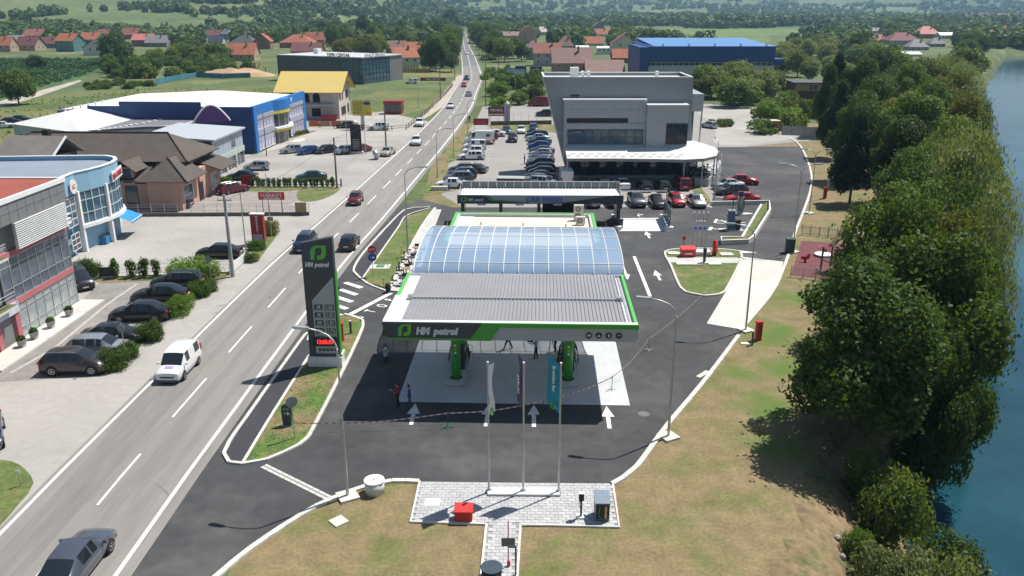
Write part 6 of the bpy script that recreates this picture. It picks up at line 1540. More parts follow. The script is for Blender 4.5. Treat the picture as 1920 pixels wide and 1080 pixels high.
# mirror, totem and tape at the pylon island
t=thing('traffic_mirror','round convex traffic mirror on a thin post beside the dark totem','mirror',G(553,824)+Vector((0,0,.1))); MB().tube([(0,0,0),(0,0,2.6)],.035,6).build('post',galv,t); MB().lathe([(.36,-.06),(.36,0),(.2,.05)],20,'y',(0,0,2.45)).build('mirror_back',pm('mirror_grey',(.35,.37,.39),.3,metal=.6),t,rot=(0,0,.5))
t=thing('direction_totem','small dark leaf shaped totem with a white arrow on the island','totem sign',G(540,800)+Vector((0,0,.1)),-.1)
pts=[(-.28,0),(.3,0),(.34,.9),(.28,1.35),(0,1.5),(-.3,1.35),(-.34,.9)]; n=len(pts)
tb=MB().add([(x,-.06,z) for x,z in pts]+[(x,.06,z) for x,z in pts],[tuple(range(n)),tuple(reversed(range(n,2*n)))]+[(i,n+i,n+(i+1)%n,(i+1)%n) for i in range(n)]).build('board',anthr,t); MB().tube([(-.18,-.07,.85),(.16,-.07,.85)],.03,4).add([(.05,-.08,1.0),(.24,-.08,.85),(.05,-.08,.70)],[(2,1,0)]).build('arrow',lettm,tb); MB().box(.24,.33,-.063,.05,.05,.8).build('green_corner',green,tb); MB().box(-.34,.36,-.16,.16,-.04,.05).build('foot',galv,t); text('ULAZ',.16,lettm,tb,(-.22,-.065,1.1),RX,ext=.004)
def roadsign(u,v,h,plates,label,group=None,z=.0):
    t=thing('road_sign',label,'road sign',G(u,v)+Vector((0,0,z)),rnd(-.15,.15),group); MB().tube([(0,0,0),(0,0,h)],.035,6).build('post',galv,t)
    for zz,m,r,kind in plates:
        if kind=='o':
            q=MB().lathe([(r,-.02),(r,0)],8 if m is red else 18,'y',(0,-.04,zz)).build('plate',m,t)
            if m is red: text('STOP',.24,lettm,q,(-.27,-.065,zz-.09),RX,bold=.012,ext=.004,sx=.9)
            if m is blue: MB().tube([(-.2,-.07,zz),(.1,-.07,zz)],.035,4).add([(.02,-.075,zz+.16),(.25,-.075,zz),(.02,-.075,zz-.16)],[(2,1,0)]).build('arrow',white,q)
        else: MB().box(-r,r,-.06,-.04,zz-r*.7,zz+r*.7).build('plate',m,t)
    return t
roadsign(700,520,3.0,[(2.75,red,.42,'o'),(1.95,blue,.42,'o')],'red stop sign above a round blue arrow sign',z=.1)
backm=pm('sign_back',(.33,.34,.35),.5,metal=.4)
roadsign(237,675,2.9,[(2.55,backm,.32,'o')],'road sign seen from behind among the car park bushes')
roadsign(396,525,2.4,[(2.1,backm,.3,'o')],'road sign seen from behind at the big hedge')
roadsign(510,447,2.6,[(2.3,backm,.34,'s')],'grey plate sign seen from behind beside the market pylon')
roadsign(633,588,2.6,[(2.2,anthr,.33,'o')],'dark round sign behind the edge of the price pylon',z=.1)
roadsign(40,912,1.1,[(.95,white,.12,'s')],'low white roadside marker post in the corner verge')
roadsign(840,803-20,.2,[],'x') if False else None
# barrier tape
tape=[(548,792),(690,786),(840,773),(1005,754),(1055,737),(1147,712),(1216,640),(1290,573),(1333,532)]
posts=[(840,802),(1018,778),(1147,732),(1216,657)]
pz=[(548,793,.9),(700,783,.9),(840,802,1.05),(1018,778,1.05),(1147,732,1.05),(1216,657,1.05),(1333,531,.6)]
W3=[]
for u,v,h in [(548,812,.7),(840,802,1.02),(1018,778,1.02),(1147,732,1.0),(1216,657,1.0),(1333,545,.5)]:
    p=G(u,v); W3.append(Vector((p.x,p.y,h)))
t=thing('barrier_tape','red and white barrier tape stretched across the forecourt','barrier tape',(W3[0].x,W3[0].y,0)); o=Vector((W3[0].x,W3[0].y,0))
mr,mw=MB(),MB(); k=0
for a,b in zip(W3[:-1],W3[1:]):
    L_=(b-a).length; n=int(L_/.22)
    for i in range(n):
        f=lambda s: a.lerp(b,s)-Vector((0,0,.28*math.sin(math.pi*s)*min(1,L_/8)))-o
        p,q=f(i/n),f((i+1)/n); (mr if k%2 else mw).add([p-Vector((0,0,.04)),q-Vector((0,0,.04)),q+Vector((0,0,.04)),p+Vector((0,0,.04))],[(0,1,2,3)]); k+=1
mr.build('red_stripes',pm('tape_red',(.60,.22,.20),.6),t,kind='stuff'); mw.build('white_stripes',white,t,kind='stuff')
for i,(u,v) in enumerate(posts):
    P=G(u,v)+Vector((0,0,.024)); t=thing('tape_post',['slim green tape post on the open asphalt in front of the pad','slim green tape post beside the teal flag','slim dark tape post standing on the pale pad','slim dark tape post on the asphalt right of the canopy'][i],'post',P,0,'tape posts'); gm=pm('post_green',(.02,.14,.06),.5) if i<2 else galv
    MB().tube([(0,0,.05),(0,0,1.1)],.03,6).build('post',gm,t); [MB().box(-.3 if k==0 else -.04,.3 if k==0 else .04,-.04 if k==0 else -.3,.04 if k==0 else .3,.0+.001*k,.05).build('foot',gm,t) for k in (0,1)]
# scooter
t=thing('motor_scooter','pale blue motor scooter parked facing out at the left of the canopy','scooter',G(724,672)+Vector((0,0,.024)),math.radians(-80),None)
sm=pm('scooter_blue',(.42,.50,.54),.3,coat=.5)
for x in (-.62,.62): w=MB().lathe([(.1,-.06),(.25,-.06),(.27,0),(.25,.06),(.1,.06)],14,'y').build('wheel',tyre_m,t,True,loc=(x,0,.27)); MB().lathe([(.13,-.065),(.13,.065)],12,'y').build('rim',rim_m,w)
MB().lathe([(.02,-.9),(.16,-.82),(.22,-.55),(.2,-.2),(.16,0.0),(.02,.02)],10,'z').build('rear_body',sm,t,True,loc=(-.15,0,.56),rot=(0,math.radians(80),0))
MB().box(-.25,.4,-.16,.16,.28,.36).build('floor_board',sm,t); m=MB(); slab(m,[(.38,-.24,.35),(.38,.24,.35),(.56,.2,1.0),(.56,-.2,1.0)],.05); m.build('leg_shield',sm,t); MB().lathe([(.02,-.36),(.15,-.3),(.15,.1),(.03,.2)],10,'z').build('front_fender',sm,t,True,loc=(.66,0,.5),rot=(0,math.radians(80),0))
MB().box(-.75,-.05,-.15,.15,.80,.90).build('seat',black,t); hb=MB().tube([(.5,-.34,1.08),(.52,0,1.02),(.5,.34,1.08)],.03,6).build('handlebar',black,t); MB().ball((.6,0,1.05),.11,10,6).build('headlight',headl,t,True); [MB().lathe([(.08,-.01),(.08,.01)],10,'y',(.48,s*.36,1.3)).build('mirror',black,hb) for s in (-1,1)]

# ------------------------------------------------------------------ terrace furniture beside the shop
TT=[(775,478),(766,497),(757,518),(749,537)]
tl_=['farthest dark terrace table, by the shop corner','second dark terrace table from the shop corner','third dark terrace table from the shop corner','nearest dark terrace table, at the canopy corner']
for i,(u,v) in enumerate(TT):
    P=G(u,v)+Vector((.3,0,.11)); t=thing('terrace_table',tl_[i],'table',P,rnd(0,1),'terrace tables'); MB().cyl((0,0,.72),.4,.04,14).build('table_top',[pm('table_wood',(.35,.20,.07),.6),darkgrey][i%2],t); MB().tube([(0,0,0),(0,0,.72)],.04,6).build('leg',black,t); MB().cyl((0,0,0),.25,.03,12).build('base',black,t)
    for k,(dx,dy) in enumerate(((-.75,.1),(.7,.15),(0,.75))):
        c=thing('terrace_chair',['dark cafe chair on the road side of the ','dark cafe chair on the shop side of the ','dark cafe chair behind the '][k]+['farthest terrace table','second terrace table','third terrace table','nearest terrace table'][i],'chair',P+Vector((dx,dy,0)),math.atan2(-dy,-dx)+rnd(-.3,.3),'terrace chairs')
        cm=pm('chair_dark',(.05,.055,.06),.6)
        MB().box(-.22,.22,-.22,.22,.42,.47).build('seat',cm,c); MB().box(-.24,-.2,-.22,.22,.47,.88).build('backrest',cm,c)
        for x in (-.2,.2):
            for y_ in (-.2,.2): MB().tube([(x,y_,0),(x,y_,.42)],.018,4).build('leg',galv,c)
t=thing('planter_pot','dark round pot at the terrace end','plant pot',G(728,549)+Vector((0,0,.11))); MB().lathe([(.2,0),(.3,.45),(.3,.5),(.24,.5)],12).build('pot',black,t,True); MB().ball((0,0,.6),.26,8,6).build('foliage',leafmat('pot_leaf2',(.04,.07,.02)),t)
P=G(713,502); t=thing('island_hatch','pale slab with a green hatch set in the green island','hatch',P+Vector((0,0,.1)),-.02); MB().box(-1.0,1.0,-.75,.75,0,.05).build('slab',conc,t); MB().box(-.4,.4,-.35,.35,.05,.09).build('hatch',pm('hatch_green',(.02,.22,.12),.6),t)
for i,(u,v) in enumerate(((753,478),(745,495),(728,515),(720,540))):
    t=thing('garden_light',['thin garden light highest on the green island','second thin garden light on the green island','third thin garden light on the green island','thin garden light lowest on the green island'][i],'garden light',G(u,v)+Vector((0,0,.1)),0,'garden lights on the island'); MB().tube([(0,0,0),(0,0,.9)],.025,5).build('post',pm('post_green',(.02,.14,.06),.5),t); MB().ball((0,0,.95),.06,8,5).build('globe',white,t)
# ------------------------------------------------------------------ houses of the village
def wallm(name,c): return pm('wall_'+name,c,.9,var=.08,vs=.3,rand=.06)
WALL={'cream':wallm('cream',(.55,.50,.40)),'white':wallm('white',(.64,.63,.60)),'grey':wallm('grey',(.33,.34,.36)),'teal':wallm('teal',(.08,.21,.21)),'blue':wallm('blue',(.16,.24,.33)),'pink':wallm('pink',(.42,.26,.21)),'brick':wallm('brick',(.28,.15,.11)),'wood':wallm('wood',(.16,.09,.05)),'tan':wallm('tan',(.42,.32,.22)),'block':wallm('block',(.24,.22,.22))}
ROOF={'red':tile_red,'brick':tile_brick,'maroon':tile_maroon,'grey':tile_grey,'brown':tile_brownred,'pale':pm('pale_roof2',(.55,.52,.46),.7,var=.06),'white':roofw,'pinkred':pm('pink_red_roof',(.50,.17,.14),.7,var=.08),'blueroof':pm('dark_blue_roof',(.03,.04,.07),.6),'dark':pm('dark_roof',(.07,.07,.075),.7,var=.1)}
def house(u,v,wpx,hpx,rpx,wall,roof,label,yaw=0,depth=None,hip=False,gable=False,hill=False,cat='house',nw=3,group='village houses'):
    P=Gt(u,v) if hill else G(u,v)
    if P is None: return
    s=(P.y*CT+CAM_H*ST)/FPX
    w,h,r=wpx*s,hpx*s/.985,rpx*s*1.15
    d=depth or max(6.0,w*.8)
    if gable: w,d=d,w
    t=thing('village_house',label,cat,(P.x,P.y+d*.4,P.z-.3),math.radians(yaw+(90 if gable else 0)),group)
    h+=.3; hw,hd=w/2,d/2; o=.5
    MB().box(-hw,hw,-hd,hd,0,h).build('wall',WALL[wall],t)
    m=MB()
    if hip:
        k=max(0,hw-hd*.9)
        for pts in ([(-hw-o,-hd-o,h-.1),(hw+o,-hd-o,h-.1),(k,0,h+r),(-k,0,h+r)] if k>0 else [(-hw-o,-hd-o,h-.1),(hw+o,-hd-o,h-.1),(0,0,h+r)],[(hw+o,hd+o,h-.1),(-hw-o,hd+o,h-.1),(-k,0,h+r),(k,0,h+r)] if k>0 else [(hw+o,hd+o,h-.1),(-hw-o,hd+o,h-.1),(0,0,h+r)],[(hw+o,-hd-o,h-.1),(hw+o,hd+o,h-.1),(k,0,h+r)],[(-hw-o,hd+o,h-.1),(-hw-o,-hd-o,h-.1),(-k,0,h+r)]): slab(m,pts,.18)
    else:
        slab(m,[(-hw-o,-hd-o,h-.25),(hw+o,-hd-o,h-.25),(hw+o,0,h+r),(-hw-o,0,h+r)],.18); slab(m,[(hw+o,hd+o,h-.25),(-hw-o,hd+o,h-.25),(-hw-o,0,h+r),(hw+o,0,h+r)],.18)
        MB().add([(hw,-hd,h),(hw,hd,h),(hw,0,h+r-.15)],[(0,1,2)]).build('gable',WALL[wall],t); MB().add([(-hw,-hd,h),(-hw,hd,h),(-hw,0,h+r-.15)],[(2,1,0)]).build('gable',WALL[wall],t)
    ro=m.build('roof',ROOF[roof],t)
    if not label.startswith('low'):
        MB().box(hw*.3,hw*.3+.7,-hd*.35,-hd*.35+.7,h+r*.3,h+r+.7).build('chimney',WALL['brick'],ro)
    rows=2 if h>5.2 else 1
    if h>2.2:
        for k in range(nw):
            x=-hw+(k+.5)*w/nw
            for q in range(rows):
                z=h-1.9-2.7*q
                if z<.3: z=.5
                for sd in ((-hd,0),):
                    window(t,x-.55,x+.55,z,z+1.2,-hd,white,glass)
        e=put('gable_face',MB().box(-.01,.01,0,.02,0,.02).mesh('gable_face',WALL[wall]),t,(hw if not gable else -hw,-hd if not gable else hd,0),math.pi/2 if not gable else -math.pi/2)
        for q in range(rows): window(e,d*.3,d*.3+1.1,max(.5,h-1.9-2.7*q),max(.5,h-1.9-2.7*q)+1.2,-.003,white,glass); window(e,d*.65,d*.65+1.1,max(.5,h-1.9-2.7*q),max(.5,h-1.9-2.7*q)+1.2,-.003,white,glass)
    return t
HS=[(4,97,36,12,13,'tan','red','orange roofed house cut by the left edge',{}),
(28,83,30,7,8,'grey','grey','low grey roofed house near the left edge',{}),
(66,82,40,15,10,'block','brick','tall grey house with orange brown roof and lit porch',{'yaw':-12}),
(52,95,40,10,13,'tan','maroon','yellowish house with dark maroon roof',{'yaw':-8}),
(94,90,34,8,10,'block','maroon','dark low house with pale gable edge between maroon and teal houses',{}),
(128,97,40,20,11,'teal','red','tall teal house with red roof',{'yaw':-15}),
(170,88,40,14,10,'blue','red','blue grey house with red roof beside the teal house',{'yaw':-12}),
(176,104,38,15,10,'white','blueroof','white gabled house with dark blue roof edges',{'gable':True}),
(198,73,28,8,8,'brick','brick','brown red roof behind the big round tree',{}),
(246,74,34,9,10,'brick','brick','brick house with brown roof right of the big round tree',{}),
(268,87,38,12,9,'brick','pinkred','brick house with several pale pink gables',{}),
(294,88,40,8,11,'block','grey','long grey roofed house among bushes',{}),
(398,72,34,6,8,'white','maroon','red roofed house behind the solar roof',{}),
(424,74,18,10,8,'grey','grey','small grey hip roofed house beside the red roof',{'hip':True}),
(405,82,26,5,7,'white','blueroof','low house with dark solar panels on its roof',{}),
(456,86,46,6,11,'grey','dark','dark grey hip roofed house above the big red roof',{'hip':True}),
(453,114,50,12,17,'tan','red','big red roofed house with yellowish base by the bushes',{}),
(492,92,30,14,12,'brick','red','twin red gables at the end of the lane',{'gable':True}),
(556,90,60,10,12,'brick','red','wide red hip roof in the village centre',{'hip':True}),
(574,104,54,8,13,'brick','maroon','dark maroon roof in front of the wide red roofs',{}),
(590,84,36,9,12,'brick','red','red roof with tall gable behind the wide red hip roof',{}),
(495,48,20,4,6,'white','red','tiny red roofed house alone in the green fields',{}),
(742,99,36,9,11,'brick','brown','brown roofed house behind the cream house',{}),
(778,110,40,16,12,'white','red','white house with red roof and dormer near the road',{'yaw':10}),
(755,128,46,20,15,'cream','red','cream house with sweeping red roof beside the carpet store',{'yaw':30}),
(618,36,16,4,5,'white','red','very small red roof high in the trees',{}),
(945,73,66,6,6,'tan','brown','long tan building with low orange brown roof',{}),
(990,82,32,22,8,'tan','red','tall beige house with orange roof ridge',{'gable':True}),
(1016,66,26,6,8,'cream','pale','house with pale cream hip roof',{'hip':True}),
(1000,112,26,22,10,'grey','brown','brown mansard house behind the clipped trees, left one',{'hip':True}),
(1060,94,30,8,14,'grey','brown','brown mansard house behind the clipped trees, right one',{'hip':True}),
(1026,124,50,24,15,'grey','brick','grey house with plain brick red roof',{}),
(1072,138,72,20,22,'pink','brown','large pinkish house with brown metal roof and black chimney',{}),
(1134,142,70,8,17,'pink','brown','low pink house with long brown metal roof',{}),
(1112,86,38,5,10,'white','red','low house with bright red roof behind white halls',{}),
(1122,58,24,7,7,'blue','red','small blue house with red roof by the fields',{'gable':True}),
(1128,70,32,6,8,'white','red','red roofed house in front of the small blue house',{}),
(1170,102,46,20,13,'cream','maroon','beige house with its gable facing the road and wide windows',{'gable':True}),
(1202,82,24,8,9,'teal','maroon','pale teal house beside the beige gable house',{'gable':True}),
(1172,118,46,10,13,'wood','red','low timber barn with red tiled roof',{}),
(1092,92,22,4,2,'white','white','low white hall roof, left one',{}),
(1132,102,24,12,2,'white','white','low white hall beside the beige gable house',{}),
(1056,31,24,4,5,'white','red','small far red roofs at the foot of the mountain',{}),
(1075,31,18,4,5,'white','pinkred','small far pink roof at the foot of the mountain',{}),
(1028,42,18,5,6,'white','red','small far house with white gable among trees',{}),
(963,41,14,5,6,'brick','brick','small far dark roof beside the mast',{}),
(1135,47,26,4,5,'brick','brown','long low brown roof at the edge of the fields',{}),
(1740,72,42,8,12,'brick','pinkred','large pinkish red roofed house by the river',{'hip':True}),
(1695,84,58,8,12,'grey','maroon','long maroon roofed house by the river',{'hip':True}),
(1652,82,24,6,9,'grey','pinkred','small house with pale pink hip roof by the river',{'hip':True}),
(1777,73,30,7,4,'white','white','low white roofed shed right of the pinkish red house',{}),
(1722,94,36,6,11,'grey','grey','grey roofed house in front of the maroon roof',{'hip':True}),
(1757,88,28,6,9,'grey','grey','grey roofed house behind, touching the other grey roof',{'hip':True}),
(1708,106,36,5,3,'white','white','low white roof half hidden by the dark trees',{}),
(1640,62,22,4,5,'grey','grey','small grey roof left of the white satellite roof',{}),
(1728,42,20,5,8,'brick','brick','brown red roof standing alone among far trees',{}),
(1800,42,26,4,6,'white','brick','far brick red roofs above the willow trees',{}),
(1838,21,18,4,4,'white','pale','far house with large pale roof',{}),
(1850,38,28,4,8,'brick','maroon','far maroon roof in the hillside village, left one',{}),
(1868,44,26,5,7,'white','brick','far brick roof in the hillside village, middle one',{}),
(1885,40,28,5,8,'brick','brick','far brown roof in the hillside village, right one',{}),
(1880,24,30,4,7,'white','brick','far brick roof in the upper hillside village',{}),
(1900,46,20,4,6,'white','pinkred','far pink roof at the right edge of the hillside village',{}),
(1880,56,14,3,4,'white','red','bright orange roof low in the hillside village',{}),
(1905,22,22,4,6,'white','maroon','far maroon roof at the right picture edge',{})]
for u,v,w,h,r,wl,rf,l,k in HS: house(u,v,w,h,r,wl,rf,l,**k)

# ------------------------------------------------------------------ blue warehouse
YB=300.0
bw=thing('blue_warehouse','long blue clad warehouse with pale base and strip windows','warehouse',(at(1197,150,YB).x,YB,0),0)
ox=at(1197,150,YB).x
def B_(u,v): p=at(u,v,YB); return p.x-ox,p.z
xe=B_(1452,120)[0]; zt=B_(0,87)[1]; zm=B_(0,117)[1]; zw=B_(0,124)[1]
cl=pm('blue_cladding',(.012,.062,.24),.5,var=.05,vs=.2); wavebump(cl,1.5,'X',.35,.05)
MB().box(3.2,xe,0,45,zm,zt).build('upper_cladding',cl,bw); MB().box(3.2,xe,.3,45,0,zw).build('base_wall',pm('pale_base',(.42,.47,.52),.8,var=.06),bw); MB().box(3.2,xe,.6,44,zw,zm).build('window_band_back',glass,bw)
window(bw,4,xe-.5,zw+.1,zm-.1,.55,white,glass,22,1,.12)
m=MB(); slab(m,[(5,.2,zt+.05),(xe+.3,.2,zt+.05),(xe+.3,45,zt+1.4),(5,45,zt+1.4)],.15); m.build('roof',pm('light_blue_roof',(.10,.24,.50),.45,var=.05),bw)
MB().box(0,3.19,-.5,30,4,zt-.3).build('end_tower',cl,bw); MB().box(.2,3.0,-.2,30,0,3.99).build('tower_base',darkgrey,bw)
for i in range(5): MB().box(8+9*i,8.5+9*i,1,2,zt+.1,zt+1).build('roof_vent',white,bw)
for x in (7,13.5,20): window(bw,x,x+2.2,zw-3.4,zw-1.8,.3,white,pm('brown_pane',(.25,.19,.12),.4))
MB().box(xe+.01,xe+4,2,12,6,8).build('side_canopy',cl,bw); MB().box(xe+.01,xe+3,1,8,3.2,4).build('side_canopy',cl,bw)
# wooden restaurant and kiosk
t=thing('timber_restaurant','low brown timber building with flat roof at the wood edge','building',G(1486,192),math.radians(-4)); MB().box(0,16,0,9,0,5.2).build('wall',WALL['wood'],t); MB().box(-.5,16.5,-1,9.5,5.2,5.5).build('roof',ROOF['dark'],t); MB().box(-.1,16.1,-1.2,-.02,2.1,2.4).build('porch_roof',ROOF['maroon'],t); MB().box(.3,15.7,-.05,-.004,3.2,5.1).build('ochre_band',WALL['tan'],t)
for x in (4,11): window(t,x,x+2.4,3.3,4.8,-.05,white,glass,2,1)
t=thing('timber_kiosk','small brown timber kiosk at the far end of the access road','kiosk',G(1442,249),.1); MB().box(-1.6,1.6,-1.2,1.2,0,2.5).build('wall',pm('kiosk_wood',(.26,.13,.05),.8,var=.1),t); MB().box(-1.8,1.8,-1.4,1.4,2.5,2.65).build('roof',pm('kiosk_roof',(.5,.45,.38),.8),t); window(t,-1.0,.4,1.0,2.0,-1.2,bark,glass)
t=thing('grey_fence','weathered grey board fence beside the timber kiosk','fence',G(1466,252),-.35)
bme=MB().box(-.13,.13,-.02,.02,0,1.8).mesh('board',pm('grey_wood',(.34,.33,.33),.9,var=.15,rand=.15))
for k in range(36): put('board',bme,t,(k*.28,0,rnd(-.05,.05)),rnd(-.03,.03))
# far garden wall, containers
for i,(u,v,w,h,z) in enumerate(((956,140,20,12,0),(976,136,20,12,0),(1005,137,22,12,0),(985,150,28,14,0),(1018,150,22,12,0))):
    P=G(u,v); s=(P.y*CT+8)/FPX
    t=thing('blue_container',['dark blue container at the back left of the far yard','dark blue container in the back row beside the white sign','dark blue container at the back right of the far yard','dark blue container in front with pale sign','dark blue container at the front right by the bushes'][i],'container',P,rnd(-.05,.05),'blue containers in the far yard')
    W_=w*s/2; H_=h*s; m=MB()
    for k in range(14): x=-W_+2*W_*k/14; m.box(x+.02,x+W_/7-.08,-1.28,-1.2,.1,H_-.1)
    MB().box(-W_,W_,-1.2,1.2,0,H_).build('container_box',navyw,t); m.build('corrugation',navyw,t); MB().box(-W_-.02,W_+.02,-1.22,-1.16,H_,H_+.15).build('top_rail',white,t)
t=thing('yard_sign','pale blue sign board reading SER in front of the blue containers','sign',G(967,152),0); q=MB().box(-3.2,3.2,-.1,.1,1.2,4.2).build('board',pm('board_blue_pale',(.30,.45,.55),.6),t); text('SER',2.2,lettm,q,(-.3,-.12,1.8),RX,bold=.03,ext=.02); [MB().tube([(x,0,0),(x,0,1.3)],.1,6).build('post',galv,t) for x in (-2.5,2.5)]
t=thing('phone_mast','tall pale mast rising from the far trees','mast',Gt(949,40)); MB().tube([(0,0,0),(0,0,26)],[.9,.6],8).build('mast_pole',white,t); [MB().box(-.8,.8,-.8,.8,22+1.6*k,23+1.6*k).build('antenna',white,t) for k in range(2)]
# greenhouse rows
t=thing('greenhouse','long dark row of polytunnels in the far field','greenhouse',G(1600,71),0)
for k in range(7): MB().lathe([(3.5,-1),(3.5,10)],10,'y').build('tunnel',pm('tunnel_dark',(.08,.095,.11),.5),t,loc=(-24+8*k,0,0))
# sand heap on the left with fence
t=thing('sand_heap','heap of orange sand on the building site beyond the meadow','sand heap',G(440,142)); 
vs=[];r=random.Random(2);N_=18
for j in range(N_+1):
    for i in range(N_+1):
        x=-16+32*i/N_; y_=-6+12*j/N_; e=max(0,1-(x/16)**2-(y_/6)**2); vs.append((x,y_,3.6*e**.8*(.75+.35*mnoise.noise((x*.25,y_*.3,2)))-.05))
MB().add(vs,[(j*(N_+1)+i,j*(N_+1)+i+1,(j+1)*(N_+1)+i+1,(j+1)*(N_+1)+i) for j in range(N_) for i in range(N_)]).build('heap',pm('sand_orange',(.45,.30,.19),.95,var=.15,vs=.2),t,True)
t=thing('digger','small orange digger beside the sand heap','digger',G(476,138)); MB().box(-1.5,1.5,-1,1,0,.9).build('tracks',black,t); MB().box(-1.3,1.2,-1,1,.9,2.0).build('house_body',pm('digger_orange',(.55,.16,.02),.5),t); MB().box(-.2,1.0,-.9,.1,2.0,3.2).build('cab',glass,t); MB().tube([(1.2,.4,1.8),(3.0,.4,4.2),(4.8,.4,2.2),(4.6,.4,.6)],.25,5).build('boom_arm',pm('digger_orange',(.55,.16,.02)),t)
bf=thing('blue_mesh_fence','blue netting fence along the building site','fence',G(300,157),0); o=G(300,157)
pts=[G(292,159)-o,G(330,151)-o,G(370,145)-o,G(420,148)-o,G(470,146)-o]
net=pm('blue_net',(.05,.20,.26),.8,var=.2,vs=.3)
for a_,b_ in zip(pts[:-1],pts[1:]):
    d=b_-a_; MB().box(0,d.length,-.03,.03,.1,1.9).build('net_panel',net,bf,loc=a_,rot=math.atan2(d.y,d.x)); MB().tube([a_,a_+Vector((0,0,2.2))],.06,5).build('post',galv,bf)
# low dark walls and rails on the right side of the road
t=thing('low_wall','low dark wall with mesh fence above the dealer lot','wall',G(920,236),0); o=G(920,236)
P0,P1=G(920,235)-o,G(1034,233)-o; MB().tube([P0+Vector((0,0,.5)),P1+Vector((0,0,.5))],.02,4).build('wire',galv,t); d=P1-P0; MB().box(0,d.length,-.15,.15,0,.9).build('wall_body',pm('dark_wall',(.13,.12,.11),.9,var=.15),t,loc=P0,rot=math.atan2(d.y,d.x))
for k in range(9): p=P0.lerp(P1,k/8); MB().tube([p+Vector((0,0,.8)),p+Vector((0,0,2.4))],.04,5).build('fence_post',galv,t)
wr_=thing('wooden_rail','dark wooden rail fence along the gravel shoulder','fence',G(770,243),0); o=G(770,243)
fp=[G(600,240)-o,G(680,244)-o,G(735,246)-o,G(762,243)-o,G(800,213)-o,G(835,178)-o,G(850,160)-o]
wood=pm('rail_wood',(.09,.07,.055),.9)
for a_,b_ in zip(fp[:-1],fp[1:]):
    d=b_-a_; n=max(1,int(d.length/3))
    for k in range(n): p=a_.lerp(b_,k/n); MB().box(-.07,.07,-.07,.07,0,1.15).build('post',wood,wr_,loc=p)
    for z in (.55,1.0): MB().tube([a_+Vector((0,0,z)),b_+Vector((0,0,z))],.05,4).build('rail',wood,wr_)

# ------------------------------------------------------------------ signs and posts on the left side
def pole(u,v,h,label,arms=True,r=.13,mat=None,group='utility poles'):
    t=thing('utility_pole',label,'utility pole',G(u,v),0,group); MB().tube([(0,0,0),(0,0,h)],[r*1.25,r*.8],8).build('pole',mat or pm('pole_wood',(.20,.18,.16),.9),t)
    if arms: MB().box(-.7,.7,-.06,.06,h-.6,h-.48).build('cross_arm',galv,t); [MB().cyl((x,0,h-.48),.05,.2,6).build('insulator',white,t) for x in (-.6,0,.6)]
    return t
cp=pm('concrete_pole',(.34,.35,.36),.85)
pole(437,519,8.2,'grey concrete utility pole beside the white mesh gate',mat=cp,r=.16)
pole(632,353,7.4,'dark wooden utility pole at the lawn corner of the market lot',arms=False)
pole(724,275,8.0,'dark utility pole beside the old beige saloon',arms=False)
pole(826,187,11,'utility pole at the far end of the wooden rail',arms=False)
pole(911,200,13,'tall dark utility pole right of the road bend')
pole(921,195,8,'second dark utility pole right of the road bend',arms=False)
pole(935,158,9,'dark pole beside the container yard entrance',arms=False)
pole(853,152,10,'utility pole on the verge left of the far bend',arms=False)
for i,(u,v) in enumerate(((893,98),(898,105),(905,118))): pole(u,v,9,['farthest utility pole on the right of the tree lined road','middle utility pole on the right of the tree lined road','nearest utility pole on the right of the tree lined road'][i],arms=False,r=.16)
for i,(u,v,h) in enumerate(((150,468,7.0),)): pass
pole(462,475,6.6,'thin pale lamp pole behind the black saloon',arms=False,r=.06,mat=galv)
pole(508,432,6.8,'thin pale pole beside the market board',arms=False,r=.06,mat=galv)
pole(652,288,7,'thin flagpole left of the tall black sign',arms=False,r=.05,mat=galv); pole(686,290,7,'thin flagpole right of the tall black sign',arms=False,r=.05,mat=galv); pole(500,292,7.5,'thin dark lamp pole in front of the blue store',arms=False,r=.07,mat=darkgrey)
t=thing('market_pylon','tall red pylon with white letters reading MARKET','sign',G(487,457),-.05); q=MB().box(-.72,.72,-.3,.3,.2,3.4).build('body',darkred,t); MB().box(-.55,.55,-.33,-.302,.35,1.15).build('lilac_panel',pm('panel_lilac',(.45,.35,.5),.6,var=.1),q); MB().box(-.78,.78,-.34,.34,3.4,3.5).build('cap',white,t); MB().box(-.7,.7,-.28,.28,0,.2).build('foot',conc,t)
for i,ch in enumerate('MARKET'): text(ch,.38,lettm,q,(0,-.31,3.02-.33*i),RX,bold=.012,ext=.01,align='CENTER')
t=thing('market_board','red board reading MARKET on two thin posts','sign',G(512,402),0); q=MB().box(-1.65,1.65,-.05,.05,1.9,2.9).build('board',red,t); text('MARKET',.72,lettm,q,(0,-.07,2.2),RX,bold=.008,ext=.01,align='CENTER'); MB().box(-1.1,1.1,-.07,-.052,1.98,2.08).build('small_line',white,q); [MB().tube([(x,0,0),(x,0,1.95)],.05,5).build('post',darkgrey,t) for x in (-1.2,1.2)]
t=thing('red_board','small red banner leaning behind the dark red estate','sign',G(465,349),.1); MB().box(-.9,.9,-.04,.04,.1,1.6).build('board',darkred,t); MB().box(-.95,-.88,-.05,.05,0,1.7).build('post',darkgrey,t)
t=thing('menu_totem','tall black sign totem with grey print and white lamp on top','sign',G(669,288),.05); q=MB().box(-.95,.95,-.25,.25,.4,5.2).build('body',black,t); [MB().box(-.6,.6,-.27,-.252,.9+.32*k,1.02+.32*k).build('print_line',pm('print_grey',(.35,.35,.35),.6),q) for k in range(6)]; MB().box(-1.2,1.2,-.45,.45,0,.4).build('foot',conc,t); MB().ball((0,0,5.6),.4,12,8,.9).build('lamp_globe',white,t,True)
